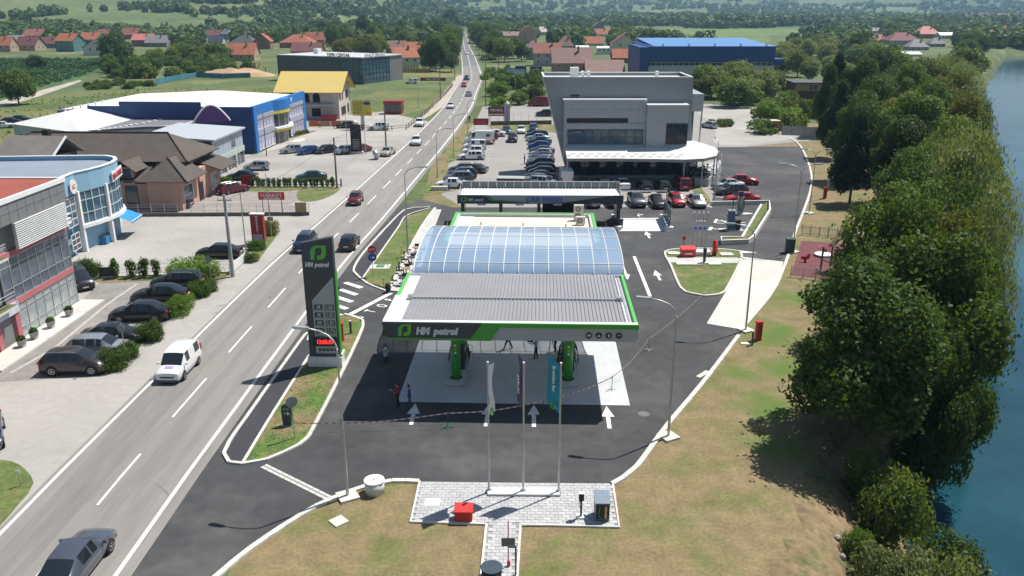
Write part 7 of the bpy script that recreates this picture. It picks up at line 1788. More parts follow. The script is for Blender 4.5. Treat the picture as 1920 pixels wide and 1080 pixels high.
t=thing('billboard','yellow billboard with blue oval and red arrow on a thick post','billboard',G(681,243),-.08); q=MB().box(-2.1,2.1,-.12,.12,3.0,6.3).build('board',pm('billboard_yellow',(.55,.46,.06),.6,var=.05),t); MB().box(-.35,.35,-.3,.3,0,3.0).build('post',galv,t); MB().box(-2.18,2.18,-.14,.14,6.3,6.42).build('frame',galv,t)
ov_=MB().lathe([(.6,-.02),(.6,0)],20,'y').build('blue_oval',pm('oval_blue',(.02,.03,.25)),q,loc=(1.15,-.121,5.6)); ov_.scale=(1.3,1,.62); [MB().box(-1.9,.4-.12*k,-.14,-.122,5.6-.42*k,5.78-.42*k).build('text_line',pm('ink_dark',(.22,.19,.05),.7),q) for k in range(6)]; MB().add([(.9,-.13,3.5),(1.2,-.13,3.75),(1.2,-.13,3.6),(1.9,-.13,3.6),(1.9,-.13,3.4),(1.2,-.13,3.4),(1.2,-.13,3.25)],[(0,6,5,4,3,2,1)]).build('red_arrow',red,q)
t=thing('bus_kiosk','red framed glass kiosk with red roof on the gravel plot','kiosk',G(739,213),-.1); MB().box(-2.3,2.3,-1.6,1.6,2.6,3.2).build('roof',darkred,t); MB().box(-2.1,2.1,-1.4,1.4,0,.7).build('base_wall',darkred,t); curtain(t,[(-2.1,-1.4),(2.1,-1.4),(2.1,1.4)],.7,2.6,1,1.3,darkred,glass); MB().box(-2.0,2.0,-1.2,1.3,.7,2.6).build('interior',pm('interior_dark',(.05,.05,.05)),t)
t=thing('concrete_pipe','grey concrete pipe end standing at the roadside beside the beige saloon','pipe',G(704,299),.2); MB().lathe([(.55,-.3),(.75,-.3),(.75,.5),(.55,.5)],18,'z').build('pipe_ring',galv,t,True,loc=(0,0,.85),rot=(0,math.radians(70),0)); MB().box(-.5,.5,-.4,.4,0,.15).build('base',conc,t)
t=thing('bakery_board','dark red board reading PEKARA beside the lot entrance','sign',G(931,229),0); q=MB().box(-1.9,1.9,-.05,.05,1.4,3.4).build('board',pm('bakery_red',(.20,.03,.05),.6),t); text('PEKARA',.8,lettm,q,(0,-.07,2.45),RX,bold=.02,ext=.01,align='CENTER',sx=1.0); MB().box(-1.7,1.7,-.07,-.052,1.7,1.9).build('small_line',white,q); [MB().tube([(x,0,0),(x,0,1.5)],.06,5).build('post',darkgrey,t) for x in (-1.7,1.7)]
t=thing('bakery_pylon','slim white pylon with purple vertical letters beside the red bakery board','sign',G(951,231),0); q=MB().box(-.65,.65,-.2,.2,0,4.4).build('body',pm('pylon_lilac',(.50,.46,.58),.6),t); [text(ch,.55,pm('ink_purple',(.18,.03,.12),.6),q,(0,-.22,3.5-.6*i),RX,bold=.015,ext=.01,align='CENTER') for i,ch in enumerate('PEKARA')]; MB().lathe([(.5,0),(.2,.5),(.03,.6)],8,'z',(0,0,4.4)).build('crown_top',white,t)
t=thing('lot_board','dark red notice board on two posts at the dealer lot','sign',G(902,247),0); q=MB().box(-1.6,1.6,-.05,.05,1.4,2.8).build('board',darkred,t); [MB().box(-.9,.9,-.07,-.052,1.8+.3*k,1.88+.3*k).build('text_line',pm('ink_pink',(.5,.25,.25),.6),q) for k in range(2)]; [MB().tube([(x,0,0),(x,0,1.5)],.05,5).build('post',galv,t) for x in (-1.5,1.5)]
t=thing('carpet_banner','long red banner reading TEPIH CENTAR on the carpet store fence','banner',G(812,155),0); q=MB().box(-4.5,4.5,-.05,.05,.6,1.7).build('banner_sheet',darkred,t); text('TEPIH CENTAR',.8,lettm,q,(0,-.07,.85),RX,bold=.02,ext=.01,align='CENTER'); [MB().tube([(x,0,0),(x,0,1.7)],.05,5).build('post',galv,t) for x in (-4.4,0,4.4)]
for i in range(13):
    P=G(740+5.2*i,136.5); t=thing('display_panel','yellow framed timber display panel in the row behind the carpet store','panel',P,.05,'yellow display panels'); MB().box(-.5,.5,-.05,.05,0,1.9).build('frame',pm('panel_yellow',(.5,.3,.06),.7),t); MB().box(-.36,.36,-.07,-.052,.2,1.5).build('pane',pm('panel_brown',(.2,.12,.06),.7),t)
# fences on the left apron
fn=thing('mesh_fence','thin wire mesh fence on posts between the parking and the apron','fence',G(185,520),0); o=G(185,520); A,B=G(183,522)-o,G(432,512)-o
for k in range(10): p=A.lerp(B,k/9); MB().tube([p,p+Vector((0,0,1.3))],.035,5).build('post',darkgrey,fn)
for z in (.15,.5,.85,1.25): MB().tube([A+Vector((0,0,z)),B+Vector((0,0,z))],.012,4).build('wire',galv,fn)
d=B-A; MB().box(0,d.length,-.1,.1,0,.2).build('footing',conc,fn,loc=A,rot=math.atan2(d.y,d.x)); MB().box(.2,1.6,-.06,.06,.2,1.1).build('dark_panel',darkgrey,fn,loc=A,rot=math.atan2(d.y,d.x))
gt=thing('mesh_gate','white slatted gate panel at the black saloon','gate',G(433,515),0); o=G(433,515); A,B=G(432,515)-o,G(461,491)-o; d=B-A
an=math.atan2(d.y,d.x); [MB().box(0,d.length,-.03,.03,.1+.16*k,.2+.16*k).build('slat',white,gt,loc=A,rot=an) for k in range(6)]; [MB().box(x-.05,x+.05,-.05,.05,0,1.2).build('post',white,gt,loc=A,rot=an) for x in (0,d.length)]
gf=thing('low_fence','low dark wall with wire panels in front of the tiled house','fence',G(237,405),0); o=G(237,405); A,B=G(236,406)-o,G(580,404)-o; d=B-A; an=math.atan2(d.y,d.x)
MB().box(0,d.length,-.12,.12,0,.45).build('wall_body',pm('dark_wall',(.13,.12,.11)),gf,loc=A,rot=an); [MB().tube([A.lerp(B,k/14)+Vector((0,0,.4)),A.lerp(B,k/14)+Vector((0,0,1.6))],.035,5).build('post',galv,gf) for k in range(15)]; [MB().tube([A+Vector((0,0,z)),B+Vector((0,0,z))],.015,4).build('wire',galv,gf) for z in (.8,1.2,1.55)]; MB().box(d.length-1.7,d.length-.3,-.06,.06,.0,1.7).build('wooden_panel',pm('crate_wood',(.33,.24,.12),.9,var=.2),gf,loc=A,rot=an)
hp=thing('post_rail','row of dark posts along the young hedge','fence',G(470,350),0); o=G(470,350); A,B=G(455,349)-o,G(640,350)-o
for k in range(12): p=A.lerp(B,k/11); MB().box(-.09,.09,-.09,.09,0,1.2).build('post',bark,hp,loc=p)
MB().tube([A+Vector((0,0,.3)),B+Vector((0,0,.3))],.05,4).build('rail',bark,hp)
# overhead wires
w=thing('overhead_wire','thin overhead wires between the roadside poles','wire',G(437,519)); o=G(437,519)
pa_=Vector((0,0,7.7)); pb_=G(632,353)-o+Vector((0,0,7.2)); pc_=G(724,275)-o+Vector((0,0,7.8))
for a_,b_ in ((pa_,pb_),(pb_,pc_)): MB().tube([a_.lerp(b_,k/12)-Vector((0,0,.9*math.sin(math.pi*k/12))) for k in range(13)],.018,4).build('cable',black,w)
t=thing('concrete_block','low concrete block on the verge in front of the white saloon','block',G(824,357),0); MB().box(-1.2,1.2,-.35,.35,0,.6).build('block',conc,t); MB().box(1.3,1.5,-.1,.1,0,.9).build('marker',blue,t)
# ------------------------------------------------------------------ trees and shrubs
def crown_mesh(name,seed,nleaf,lobes,leaf,shape='round',core=.62,lobe_r=(.26,.42),droop=0.0):
    """unit crown (about 1 wide each way, standing on z=0..2): leaf faces on many overlapping lobes, ragged outside, solid core added to block light"""
    rg=np.random.default_rng(seed)
    C=[];R=[]
    while len(C)<lobes:
        p=rg.uniform(-1,1,3)
        r=np.linalg.norm(p)
        if r>1 or r<.25: continue
        z=p[2]
        if shape=='round' and z<-.75: continue
        if shape=='cone': p[:2]*=max(.12,(.95-z)*.55)
        if shape=='oval': p[:2]*=.72
        if shape=='low' : 
            if z<-.2: continue
        C.append(p*np.array([.78,.78,.80])); R.append(rg.uniform(*lobe_r)*(.6 if shape=='cone' else 1))
    C=np.array(C);R=np.array(R)
    w=R**2/np.sum(R**2); idx=rg.choice(lobes,nleaf,p=w)
    d=rg.normal(size=(nleaf,3)); d[:,2]=d[:,2]*.9+.18; d/=np.linalg.norm(d,axis=1)[:,None]
    rad=R[idx]*rg.uniform(.62,1.10,nleaf)
    # a few stray sprigs
    st=rg.random(nleaf)<.12; rad[st]*=rg.uniform(1.05,1.5,st.sum())
    P=C[idx]+d*rad[:,None]
    if droop: P[:,2]-=droop*np.clip(np.linalg.norm(P[:,:2],axis=1)-.4,0,1)**1.5*rg.uniform(.3,1.2,nleaf)
    # drop leaves that lie deep inside other lobes
    keep=np.ones(nleaf,bool)
    for c,r in zip(C,R): keep&=(np.linalg.norm(P-c,axis=1)>r*.55)
    P=P[keep];d=d[keep];n=len(P)
    nrm=d+rg.normal(size=(n,3))*.65; nrm/=np.linalg.norm(nrm,axis=1)[:,None]
    a=np.cross(nrm,rg.normal(size=(n,3))); a/=np.linalg.norm(a,axis=1)[:,None]+1e-9
    b=np.cross(nrm,a); s=(leaf*rg.uniform(.55,1.35,n))[:,None]
    if droop: a=a*.5+np.array([0,0,-.6]); s=s*1.1; b=b*.55
    V=np.stack([P-a*s,P+b*s*.62,P+a*s,P-b*s*.62],1).reshape(-1,3)
    F=np.arange(4*n).reshape(-1,4)
    lowsh=shape=='low'
    V[:,2]=(V[:,2]+.3)*1.45 if lowsh else V[:,2]+1.0
    vs=V; 
    # core: solid balls added inside the crown to block light through it
    m=MB(); nn=10
    for c,r in zip(C[:max(6,lobes//3)],R): m.ball((c[0]*.75,c[1]*.75,(c[2]*.8+.3)*1.4 if lowsh else c[2]*.8+1.0),r*core*1.1,7,5)
    cv=np.array(m.v); off=len(vs)
    me=bpy.data.meshes.new(name)
    me.from_pydata(vs.tolist()+cv.tolist(),[],F.tolist()+[tuple(i+off for i in f) for f in m.f])
    me.materials.append(None); me.update()
    return me
def trunk_mesh(seed,limbs=4):
    r=random.Random(seed); m=MB()
    m.tube([(0,0,-.3),(.01,0,.25),(.02,.01,.6),(0,.02,1.2)],[.05,.042,.034,.015],7)
    for k in range(limbs):
        a=r.uniform(0,6.28); z=r.uniform(.35,.7); m.tube([(.01,0,z),(.22*math.cos(a),.22*math.sin(a),z+.25),(.5*math.cos(a),.5*math.sin(a),z+.5)],[.024,.016,.006],5)
    me=m.mesh('trunk',bark,True); return me
CR={}
for k,(sd,nl,lb,lf,sh,kw) in {'big1':(1,36000,36,.030,'round',{'lobe_r':(.15,.37),'core':.5}),'big2':(2,36000,33,.030,'round',{'lobe_r':(.15,.38),'core':.5}),'big3':(3,32000,34,.031,'oval',{'lobe_r':(.15,.37),'core':.5}),
    'willow1':(4,30000,48,.034,'round',{'droop':.4}),'willow2':(14,30000,44,.034,'low',{'droop':.4}),'fir':(5,22000,70,.034,'cone',{'lobe_r':(.2,.34)}),
    'mid1':(6,5200,30,.066,'round',{}),'mid2':(7,5200,28,.066,'round',{}),'mid3':(8,5200,26,.066,'oval',{}),'mid4':(15,5200,34,.066,'round',{}),
    'bush1':(9,1500,18,.10,'low',{}),'bush2':(10,1500,16,.10,'low',{}),'bushn':(11,8000,30,.045,'low',{}),'bushn2':(12,8000,28,.045,'low',{}),'col':(13,1400,20,.09,'oval',{})}.items():
    CR[k]=crown_mesh('crown',sd,nl,lb,lf,sh,**kw)
TR=[trunk_mesh(s) for s in range(3)]
LM={'dark':leafmat('leaf_dark',(.062,.105,.022)),'mid':leafmat('leaf_mid',(.095,.148,.028)),'light':leafmat('leaf_light',(.135,.180,.044)),'willow':leafmat('leaf_willow',(.185,.215,.095)),'fir':leafmat('leaf_fir',(.026,.056,.022)),'olive':leafmat('leaf_olive',(.150,.155,.030)),'bush':leafmat('leaf_bush',(.075,.130,.022)),'bright':leafmat('leaf_bright',(.12,.21,.028)),'far':leafmat('leaf_far',(.070,.118,.034))}
def tree(name,P,h,rad,crown,leafm,label,group=None,cat='tree',low=.0,rot=None):
    """h: full height, rad: crown radius, low: height at which the crown starts"""
    t=thing(name,label,cat,P,rnd(0,6.28) if rot is None else rot,group)
    ch=(h-low)/2
    if low>.2 or name.endswith('tree'):
        o=put('trunk',TR[random.randrange(3)],t,(0,0,0)); o.scale=(max(1.6,rad*.9),)*2+(max(1.0,h*.55),)
    c=put('crown',CR[crown],t,(0,0,low)); c.scale=(rad*rnd(.94,1.06),rad*rnd(.94,1.06),ch)
    c.material_slots[0].link='OBJECT'; c.material_slots[0].material=LM[leafm]
    return t
# --- wooded river bank, tree by tree (world position, height, radius)
BANK=[('broadleaf_tree',20.9,46.5,13.0,5.9,'big1','dark','large dark tree nearest the dry lawn, its shadow on the grass',.8),
('broadleaf_tree',27.5,51.0,13.5,5.4,'big2','mid','tall dense tree on the bank behind the nearest large one',.8),
('broadleaf_tree',29.6,60.0,13.8,5.8,'big1','mid','big leafy tree between the playground and the river',1.0),
('broadleaf_tree',33.5,62.0,12.5,5.0,'big3','olive','olive tinged tree leaning over the water below the willow',.8),
('broadleaf_tree',36.0,72.5,12.5,5.2,'big2','mid','leafy tree overhanging the playground corner',1.0),
('willow_tree',41.0,70.0,10.5,4.2,'willow1','willow','grey green willow reaching over the blue water',.2),
('broadleaf_tree',40.5,83.0,13.5,5.4,'big1','dark','dark spreading tree right of the upright white boom',1.0),
('willow_tree',46.5,86.0,15.0,6.2,'willow1','willow','broad pale willow crown in the middle of the wooded bank',.5),
('willow_tree',54.5,97.0,14.0,6.0,'willow2','light','pale green willow at the water edge beside the broad willow',.5),
('fir_tree',45.5,110.0,15.5,4.6,'fir','fir','very dark conifer at the corner of the access road',.6),
('broadleaf_tree',50.5,108.0,14.0,5.6,'big2','dark','dark tree beside the conifer at the access road',1.0),
('broadleaf_tree',59.5,112.0,14.0,6.2,'big3','light','light green tree behind the pale willows',.8),
('broadleaf_tree',53.0,126.0,15.5,6.0,'big1','dark','dark tall tree beyond the conifer',1.0),
('broadleaf_tree',62.0,130.0,15.0,6.6,'big2','mid','big round tree in the upper middle of the bank wood',1.0),
('broadleaf_tree',71.5,134.0,14.0,6.2,'big1','olive','olive green tree hanging over the far water',.8),
('fir_tree',56.5,146.0,17.0,5.0,'fir','fir','black green fir at the top edge of the access road',.6),
('broadleaf_tree',65.5,152.0,17.0,6.6,'big3','dark','dark tree behind the black green fir',1.0),
('broadleaf_tree',76.0,155.0,15.0,6.8,'big1','mid','wide crowned tree in the far part of the bank wood',1.0),
('willow_tree',86.5,160.0,13.0,6.0,'willow2','light','light willow at the far bend of the bank wood',.5),
('fir_tree',64.0,172.0,19.0,5.5,'fir','dark','tall dark tree behind the timber restaurant, left one',.6),
('broadleaf_tree',73.0,178.0,19.0,7.0,'big2','dark','tall dark tree behind the timber restaurant, middle one',1.0),
('broadleaf_tree',84.0,182.0,17.0,7.0,'big1','mid','tall tree behind the timber restaurant, right one',1.0),
('broadleaf_tree',96.0,186.0,15.0,7.0,'big3','olive','olive tree over the far river edge',.8),
('fir_tree',78.0,205.0,20.0,6.0,'fir','fir','dark pointed tree near the top of the wood',.6),
('broadleaf_tree',90.0,212.0,19.0,7.6,'big2','dark','dark rounded tree at the top of the wood',1.0),
('broadleaf_tree',104.0,216.0,16.0,7.5,'big1','light','lighter rounded tree at the top of the wood by the water',.8),
('willow_tree',116.0,222.0,14.0,7.0,'willow1','willow','pale willow at the far river bend, nearest the water',.4),
('willow_tree',128.0,252.0,15.0,8.0,'willow2','light','pale round willow above the far river bend',.4),
('broadleaf_tree',112.0,250.0,17.0,7.5,'mid1','mid','tree in front of the grey riverside roofs',.8),
('broadleaf_tree',150.0,285.0,16.0,8.0,'mid2','light','light green tree by the far river reach',.8),
('broadleaf_tree',66.0,140.0,13.5,5.5,'big1','olive','yellowish green tree in the heart of the bank wood',.8),
('broadleaf_tree',48.5,97.0,12.5,5.0,'big3','mid','oval leafy tree between the pale willows and the conifer',.8),
('broadleaf_tree',44.0,77.0,11.5,4.6,'big2','mid','leafy tree under the broad pale willow',.6),
('broadleaf_tree',37.0,66.5,12.0,4.6,'big1','dark','dark tree squeezed between the willow and the olive tree',.6),
('broadleaf_tree',25.6,45.5,8.0,3.0,'big2','dark','dark lower tree on the slope beside the nearest large one',.2),
('broadleaf_tree',31.5,55.5,12.0,4.6,'big3','mid','tree leaning out over the deep blue water',.4)]
for n,x,y,h,r,c,lm,l,low in BANK:
    top=(10.6 if y<100 else 12.4 if y<150 else 13.8)*h/(12.6 if y<100 else 14.8 if y<150 else 17.0); g=hz(x,y)
    lim_=shore(y)+(random.uniform(-.5,2.2) if y<60 else random.uniform(1.0,5.0))-r
    if x>lim_: x=max(lim_,x-3.2)
    tree(n,(x,y,hz(x,y)-.1),top-hz(x,y),r*.93,c,lm,l,'trees of the wooded river bank',low=low)
tree('young_tree',(20.6,39.0,hz(20.6,39.0)),5.2,1.9,'bushn','light','young yellow green tree low on the bank slope','shrubs on the river bank',low=.3)
for x,y,tp,r,c,lm,l in [(19.9,41.4,2.2,1.0,'bushn2','mid','slim pale shoot above the young yellow green tree'),(18.4,33.6,1.3,2.2,'bushn','willow','pale green willow shrub at the bottom of the bank, left one'),(21.2,33.2,1.0,2.3,'bushn2','willow','pale green willow shrub at the bottom of the bank, middle one'),(24.0,31.6,.2,2.3,'bushn','willow','pale green willow shrub at the bottom of the bank, right one'),(26.6,31.0,-.6,2.2,'bushn2','willow','pale green willow shrub in the bottom right corner'),(20.4,31.4,1.2,2.2,'bushn2','light','light shrub at the bottom edge of the bank'),(23.8,38.5,-1.6,2.0,'bushn','dark','dark shrub in the shade at the waterline'),(17.4,35.6,.6,.8,'bushn2','mid','small weed clump on the crumbling bank edge')]:
    tree('bank_shrub',(x,y,hz(x,y)-.1),tp-hz(x,y),r,c,lm,l,'shrubs on the river bank','shrub')
rk=pm('bank_rock',(.34,.31,.27),.95,var=.2,vs=2,bump=.6,bs=5)
for i,(x,y,r_) in enumerate([(16.6,33.0,.28),(16.9,33.8,.22),(16.3,32.2,.35),(16.6,36.2,.2),(16.4,34.9,.18),(15.9,31.6,.25)]):
    m=MB().ball((0,0,0),r_,9,6); m.v=[tuple(Vector(p)*(1+.35*mnoise.noise(Vector(p)*3+Vector((i*7,0,0))))) for p in m.v]
    m.build('bank_rock',rk,None,False,(x,y,hz(x,y)+r_*.2),rnd(0,6),label=['grey rock in the crumbling bank edge, second from below','grey rock in the crumbling bank edge, third from below','largest grey rock low on the crumbling bank edge','small rock highest on the crumbling bank edge','small rock beside the weed clump on the bank edge','grey rock at the very bottom of the bank edge'][i],cat='rock',group='rocks on the bank edge')
# --- single trees in the meadow
for u,v,h,r,c,lm,l in [(36,196,9.5,4.6,'mid1','mid','lone round tree at the left edge of the meadow'),(222,123,15,8.5,'mid2','dark','big round dark tree in front of the far houses'),(70,129,6,4.5,'mid1','dark','round dark bush alone in the crop field'),(216,124,9,6,'mid4','dark','lower dark tree in front of the big round tree'),(682,78,22,8,'mid3','dark','tallest dark tree standing above the village'),(845,55,26,10,'mid1','dark','tall dark tree at the end of the road, left side'),(1158,38,12,3.2,'fir','fir','lone dark conifer by the far fields'),(1012,46,13,4,'fir','fir','lone dark spruce left of the far white gable')]:
    tree('lone_tree',G(u,v),h,r,c,lm,l,'lone trees',low=.5)
def pix_of(x,y,z):
    dpt=y*CT-(z-CAM_H)*ST; return (960+FPX*x/dpt, 540-FPX*(y*ST+(z-CAM_H)*CT)/dpt)
# --- clumps of trees and shrubs: zones given by ground outline
def zone(pix,n,h,r,kinds,leafs,name,label,group,seed,low=.4,cat='tree',mind=.8):
    rs=random.Random(seed); poly=gp(pix); xs=[p.x for p in poly]; ys=[p.y for p in poly]; done=[]; k=0
    while len(done)<n and k<n*60:
        k+=1; x,y=rs.uniform(min(xs),max(xs)),rs.uniform(min(ys),max(ys))
        if not inside((x,y),poly): continue
        hh=rs.uniform(*h); rr=rs.uniform(*r)
        if any((x-a)**2+(y-b)**2<((rr+c)*mind)**2 for a,b,c in done): continue
        if y>225 and hides_house(x,y,hh,rr): continue
        done.append((x,y,rr)); tree(name,(x,y,hz(x,y)),hh,rr,rs.choice(kinds),rs.choice(leafs),label,group,cat,low=low)
HPX=[(h[0],h[1],h[2],h[3]+h[4]) for h in HS]
def hides_house(x,y,h,r,slack=.0):
    u,v=pix_of(x,y,0); ut,vt=pix_of(x,y,h); rp=r*FPX/(y*CT+8)*.8
    for (hu,hv,hw,hh) in HPX:
        if v>=hv-1 and u+rp>hu-hw*.42 and u-rp<hu+hw*.42 and vt<hv-hh*.30: return True
    return False
M4=['mid1','mid2','mid3','mid4']
zone([(520,97),(600,108),(720,100),(735,90),(860,90),(856,70),(845,60),(660,60),(540,66)],46,(10,17),(5,7.5),M4,['dark','mid','far','light'],'village_tree','tree of the dense grove left of the far road','grove left of the far road',1,mind=.62)
zone([(660,112),(735,112),(740,100),(700,95),(640,103),(600,112)],12,(9,13),(5,6.5),M4,['mid','light','olive'],'village_tree','light leafy tree behind the carpet store roof','trees behind the carpet store',2,mind=.6)
zone([(800,150),(846,120),(858,92),(845,88),(815,110),(790,128)],16,(10,15),(5,6.5),M4,['dark','dark','mid'],'roadside_tree','dark tree lining the left side of the far road','trees on the left of the far road',3,mind=.55)
zone([(905,98),(880,70),(884,60),(1000,58),(1005,80),(985,108),(930,118)],30,(9,15),(5,7),M4,['dark','mid','mid','light'],'roadside_tree','leafy tree on the right side of the far road','trees on the right of the far road',4,mind=.55)
zone([(1000,62),(1220,52),(1220,84),(1150,92),(1040,88),(1010,96)],22,(8,13),(4,6),M4,['mid','light','olive','dark'],'garden_tree','garden tree among the houses behind the dealer','garden trees behind the dealer',5,mind=.7)
zone([(0,100),(200,103),(300,98),(480,100),(480,80),(300,72),(0,82)],42,(5,9),(3,5.5),M4,['mid','far','dark'],'garden_tree','garden tree among the houses at the far left','garden trees at the far left',6,mind=.8)
zone([(190,128),(300,112),(330,105),(480,112),(500,125),(455,135),(300,152),(220,150)],46,(3.5,8.5),(3,5.5),['bush1','bush2','mid1'],['mid','bush','light'],'wild_shrub','wild shrub in the thicket between field and building site','thicket beyond the meadow',7,low=0,cat='shrub',mind=.55)
zone([(325,108),(400,104),(425,118),(345,122)],5,(9,12),(6,8),M4,['dark','mid'],'thicket_tree','round tree standing in the thicket beyond the meadow','trees in the thicket',17,mind=.6)
zone([(150,160),(250,150),(300,165),(280,170),(160,168)],14,(1.2,2.6),(1.6,3),['bush1','bush2'],['bush','mid'],'wild_shrub','low bush along the upper edge of the meadow','bushes at the meadow edge',8,low=0,cat='shrub',mind=.6)
zone([(1310,200),(1360,208),(1425,200),(1450,180),(1440,158),(1315,168)],13,(6,9.5),(4,5.5),['mid1','mid2','mid4','bush1'],['willow','light','mid'],'yard_tree','pale bushy tree between the blue warehouse and the concrete yard','bushy trees before the blue warehouse',9,low=.1,mind=.55)
zone([(1420,250),(1500,250),(1520,215),(1480,195),(1440,205),(1425,225)],16,(3,6),(2.2,3.6),['mid1','bush1','bush2'],['bright','light','mid'],'yard_tree','bright green bush around the timber kiosk','bushes around the kiosk',10,low=0,cat='shrub',mind=.6)
zone([(1465,150),(1590,165),(1620,120),(1600,96),(1480,92),(1450,105)],30,(6,11),(4,6),M4,['willow','light','mid'],'field_tree','pale feathery tree between the fields and the dark wood','pale trees by the fields',11,mind=.7)
zone([(1600,130),(1700,120),(1800,118),(1850,105),(1790,90),(1640,92),(1600,98)],26,(8,14),(4,6.5),M4,['mid','dark','light'],'riverside_tree','tree around the riverside houses','trees around the riverside houses',12,mind=.7)
zone([(910,205),(980,215),(1015,192),(1010,150),(960,158),(935,170)],14,(2.5,5.5),(2.2,4),['bush1','bush2','mid1'],['bright','bush','mid'],'yard_bush','green bush in the yard left of the dealer building','bushes left of the dealer building',13,low=0,cat='shrub',mind=.65)
zone([(905,160),(930,155),(985,140),(985,128),(915,132)],14,(1.5,3),(1.6,3),['bush1','bush2'],['bright','bush'],'yard_bush','low hedge bush along the container yard','hedge of the container yard',14,low=0,cat='shrub',mind=.6)
zone([(1330,240),(1365,240),(1375,232),(1335,232)],5,(1,2),(1,1.5),['bush1'],['bush','light'],'weed_clump','weed clump on the bare concrete yard','weeds on the concrete yard',15,low=0,cat='shrub',mind=.5)
zone([(1150,48),(1640,44),(1640,32),(1150,36)],85,(11,19),(7,11),M4,['far','mid','dark','light'],'field_tree','tree in the long belt beyond the pale fields','tree belt beyond the fields',16,mind=.5)
zone([(1640,90),(1900,70),(1915,58),(1640,48)],60,(9,15),(6,9),M4,['far','mid','willow'],'riverside_tree','tree in the far wood behind the riverside houses','far wood behind the riverside houses',18,mind=.55)
RT=[(803,119,11,5,'dark'),(818,110,12,5.5,'mid'),(829,128,10,4.6,'dark'),(842,118,11,5,'dark'),(848,103,13,5.5,'mid'),(838,94,13,6,'dark'),(822,97,12,5.5,'mid'),(851,88,14,6,'dark'),(806,132,8,4,'mid'),(846,135,8,3.6,'dark')]
for i,(u,v,h,r,lm) in enumerate(RT): tree('roadside_tree',G(u,v),h,r,M4[i%4],lm,'dark tree lining the left side of the far road','trees on the left of the far road',low=.6)
RT=[(912,104,10,5,'mid'),(928,112,12,6,'mid'),(946,116,12,6.2,'light'),(962,110,11,5.5,'mid'),(978,115,9,4.6,'dark'),(903,92,11,5,'dark'),(930,95,13,6,'mid'),(897,82,13,6,'dark'),(915,78,14,7,'mid')]
for i,(u,v,h,r,lm) in enumerate(RT): tree('roadside_tree',G(u,v),h,r,M4[(i+1)%4],lm,'leafy tree on the right side of the far road','trees on the right of the far road',low=.6)
# --- clipped bushes along the car park, hedge shrubs, small conifers
BU=[(217,690,1.15,'round bush at the nose of the dark brown estate'),(240,672,.95,'round bush between the brown estate and the silver estate'),(283,638,1.15,'round bush at the nose of the third parked car'),(330,592,1.1,'larger pale bush behind the black limousine, near one'),(346,578,1.0,'larger pale bush behind the black limousine, far one'),(376,555,1.1,'round bush behind the black saloon with red lights'),(394,546,.85,'round bush at the tail of the black estate')]
for u,v,r,l in BU: tree('clipped_bush',G(u,v),r*1.55,r,random.choice(['bushn','bushn2']),'bush' if 'pale' not in l else 'bright',l,'round bushes along the car park','bush')
for u,v,r,h,c,l in [(365,520,2.3,2.3,'bright','wide bright bush at the fence end of the car park'),(172,522,1.1,2.2,'bush','dark hedge bush beside the half hidden black car'),(155,516,.9,1.8,'bush','smaller dark hedge bush behind the half hidden black car'),(218,522,.6,2.2,'bush','first small columnar conifer at the mesh fence'),(248,521,.7,2.0,'bush','second small columnar conifer at the mesh fence'),(272,521,.75,2.2,'bush','third small columnar conifer at the mesh fence'),(294,520,.6,2.0,'bush','fourth small columnar conifer at the mesh fence'),(480,468,1.0,1.3,'bush','low shrub at the foot of the red market pylon'),(470,490,1.0,1.1,'mid','low shrub at the end of the white gate'),(508,440,1.1,2.0,'olive','thin rose bush beside the market pylon'),(417,343,1.6,1.2,'bush','low shrub at the door of the pink house')]:
    tree('garden_shrub',G(u,v),h,r,'col' if 'conifer' in l else random.choice(['bushn','bushn2']),c,l,'shrubs of the left frontage','shrub')
for i in range(16):
    tree('hedge_conifer',G(474+10*i,350.5),1.5+rnd(-.2,.2),.55,'col','bush','small dark conifer in the young hedge of the market lot','young hedge of the market lot','shrub')
for i in range(6): tree('flower_bush',G(545+6*i,256.5-1.4*i),.9,.7,'bush1','olive','small flowering bush on the lawn of the blue store','flower bushes at the blue store','shrub')
tree('flower_bush',G(914,113),3.0,4.0,'bush2','bush','reddish flowering hedge bush at the far road','flower bushes at the far road','shrub')

# --- far woods on plain and hills: one mass, nobody could count it
def forest(name,pts,label,mat,hr=(7,12),seed=3,nl=34,ls=.34):
    rg=np.random.default_rng(seed); n=len(pts)
    base=rg.normal(size=(nl*6,3)); base/=np.linalg.norm(base,axis=1)[:,None]
    allv=[];
    for k,(x,y,z) in enumerate(pts):
        d=base[rg.choice(len(base),nl,replace=False)]*rg.uniform(.75,1.05,(nl,1)); r=rg.uniform(.36,.6)*(h:=rg.uniform(*hr)); 
        P=d*np.array([r,r,h*.5])+np.array([x,y,z+h*.45])
        nr=d+rg.normal(size=(nl,3))*.35; nr/=np.linalg.norm(nr,axis=1)[:,None]
        a=np.cross(nr,rg.normal(size=(nl,3))); a/=np.linalg.norm(a,axis=1)[:,None]; b=np.cross(nr,a); s=r*ls
        allv.append(np.stack([P-a*s,P+b*s,P+a*s,P-b*s],1).reshape(-1,3))
    V=np.concatenate(allv); nf=len(V)//4
    me=bpy.data.meshes.new(name); me.vertices.add(len(V)); me.vertices.foreach_set('co',V.ravel()); me.loops.add(nf*4); me.loops.foreach_set('vertex_index',np.arange(nf*4)); me.polygons.add(nf); me.polygons.foreach_set('loop_start',np.arange(0,nf*4,4)); me.polygons.foreach_set('loop_total',np.full(nf,4)); me.materials.append(mat); me.update(); me.validate()
    return put(name,me,kind='stuff',label=label)
rs=random.Random(9); pts=[]; RPx=[(p.x,p.y) for p in RP]
houses=[(o.location.x,o.location.y,9 if o.location.y<900 else 14) for o in S.objects if o.name.startswith('village_house')]
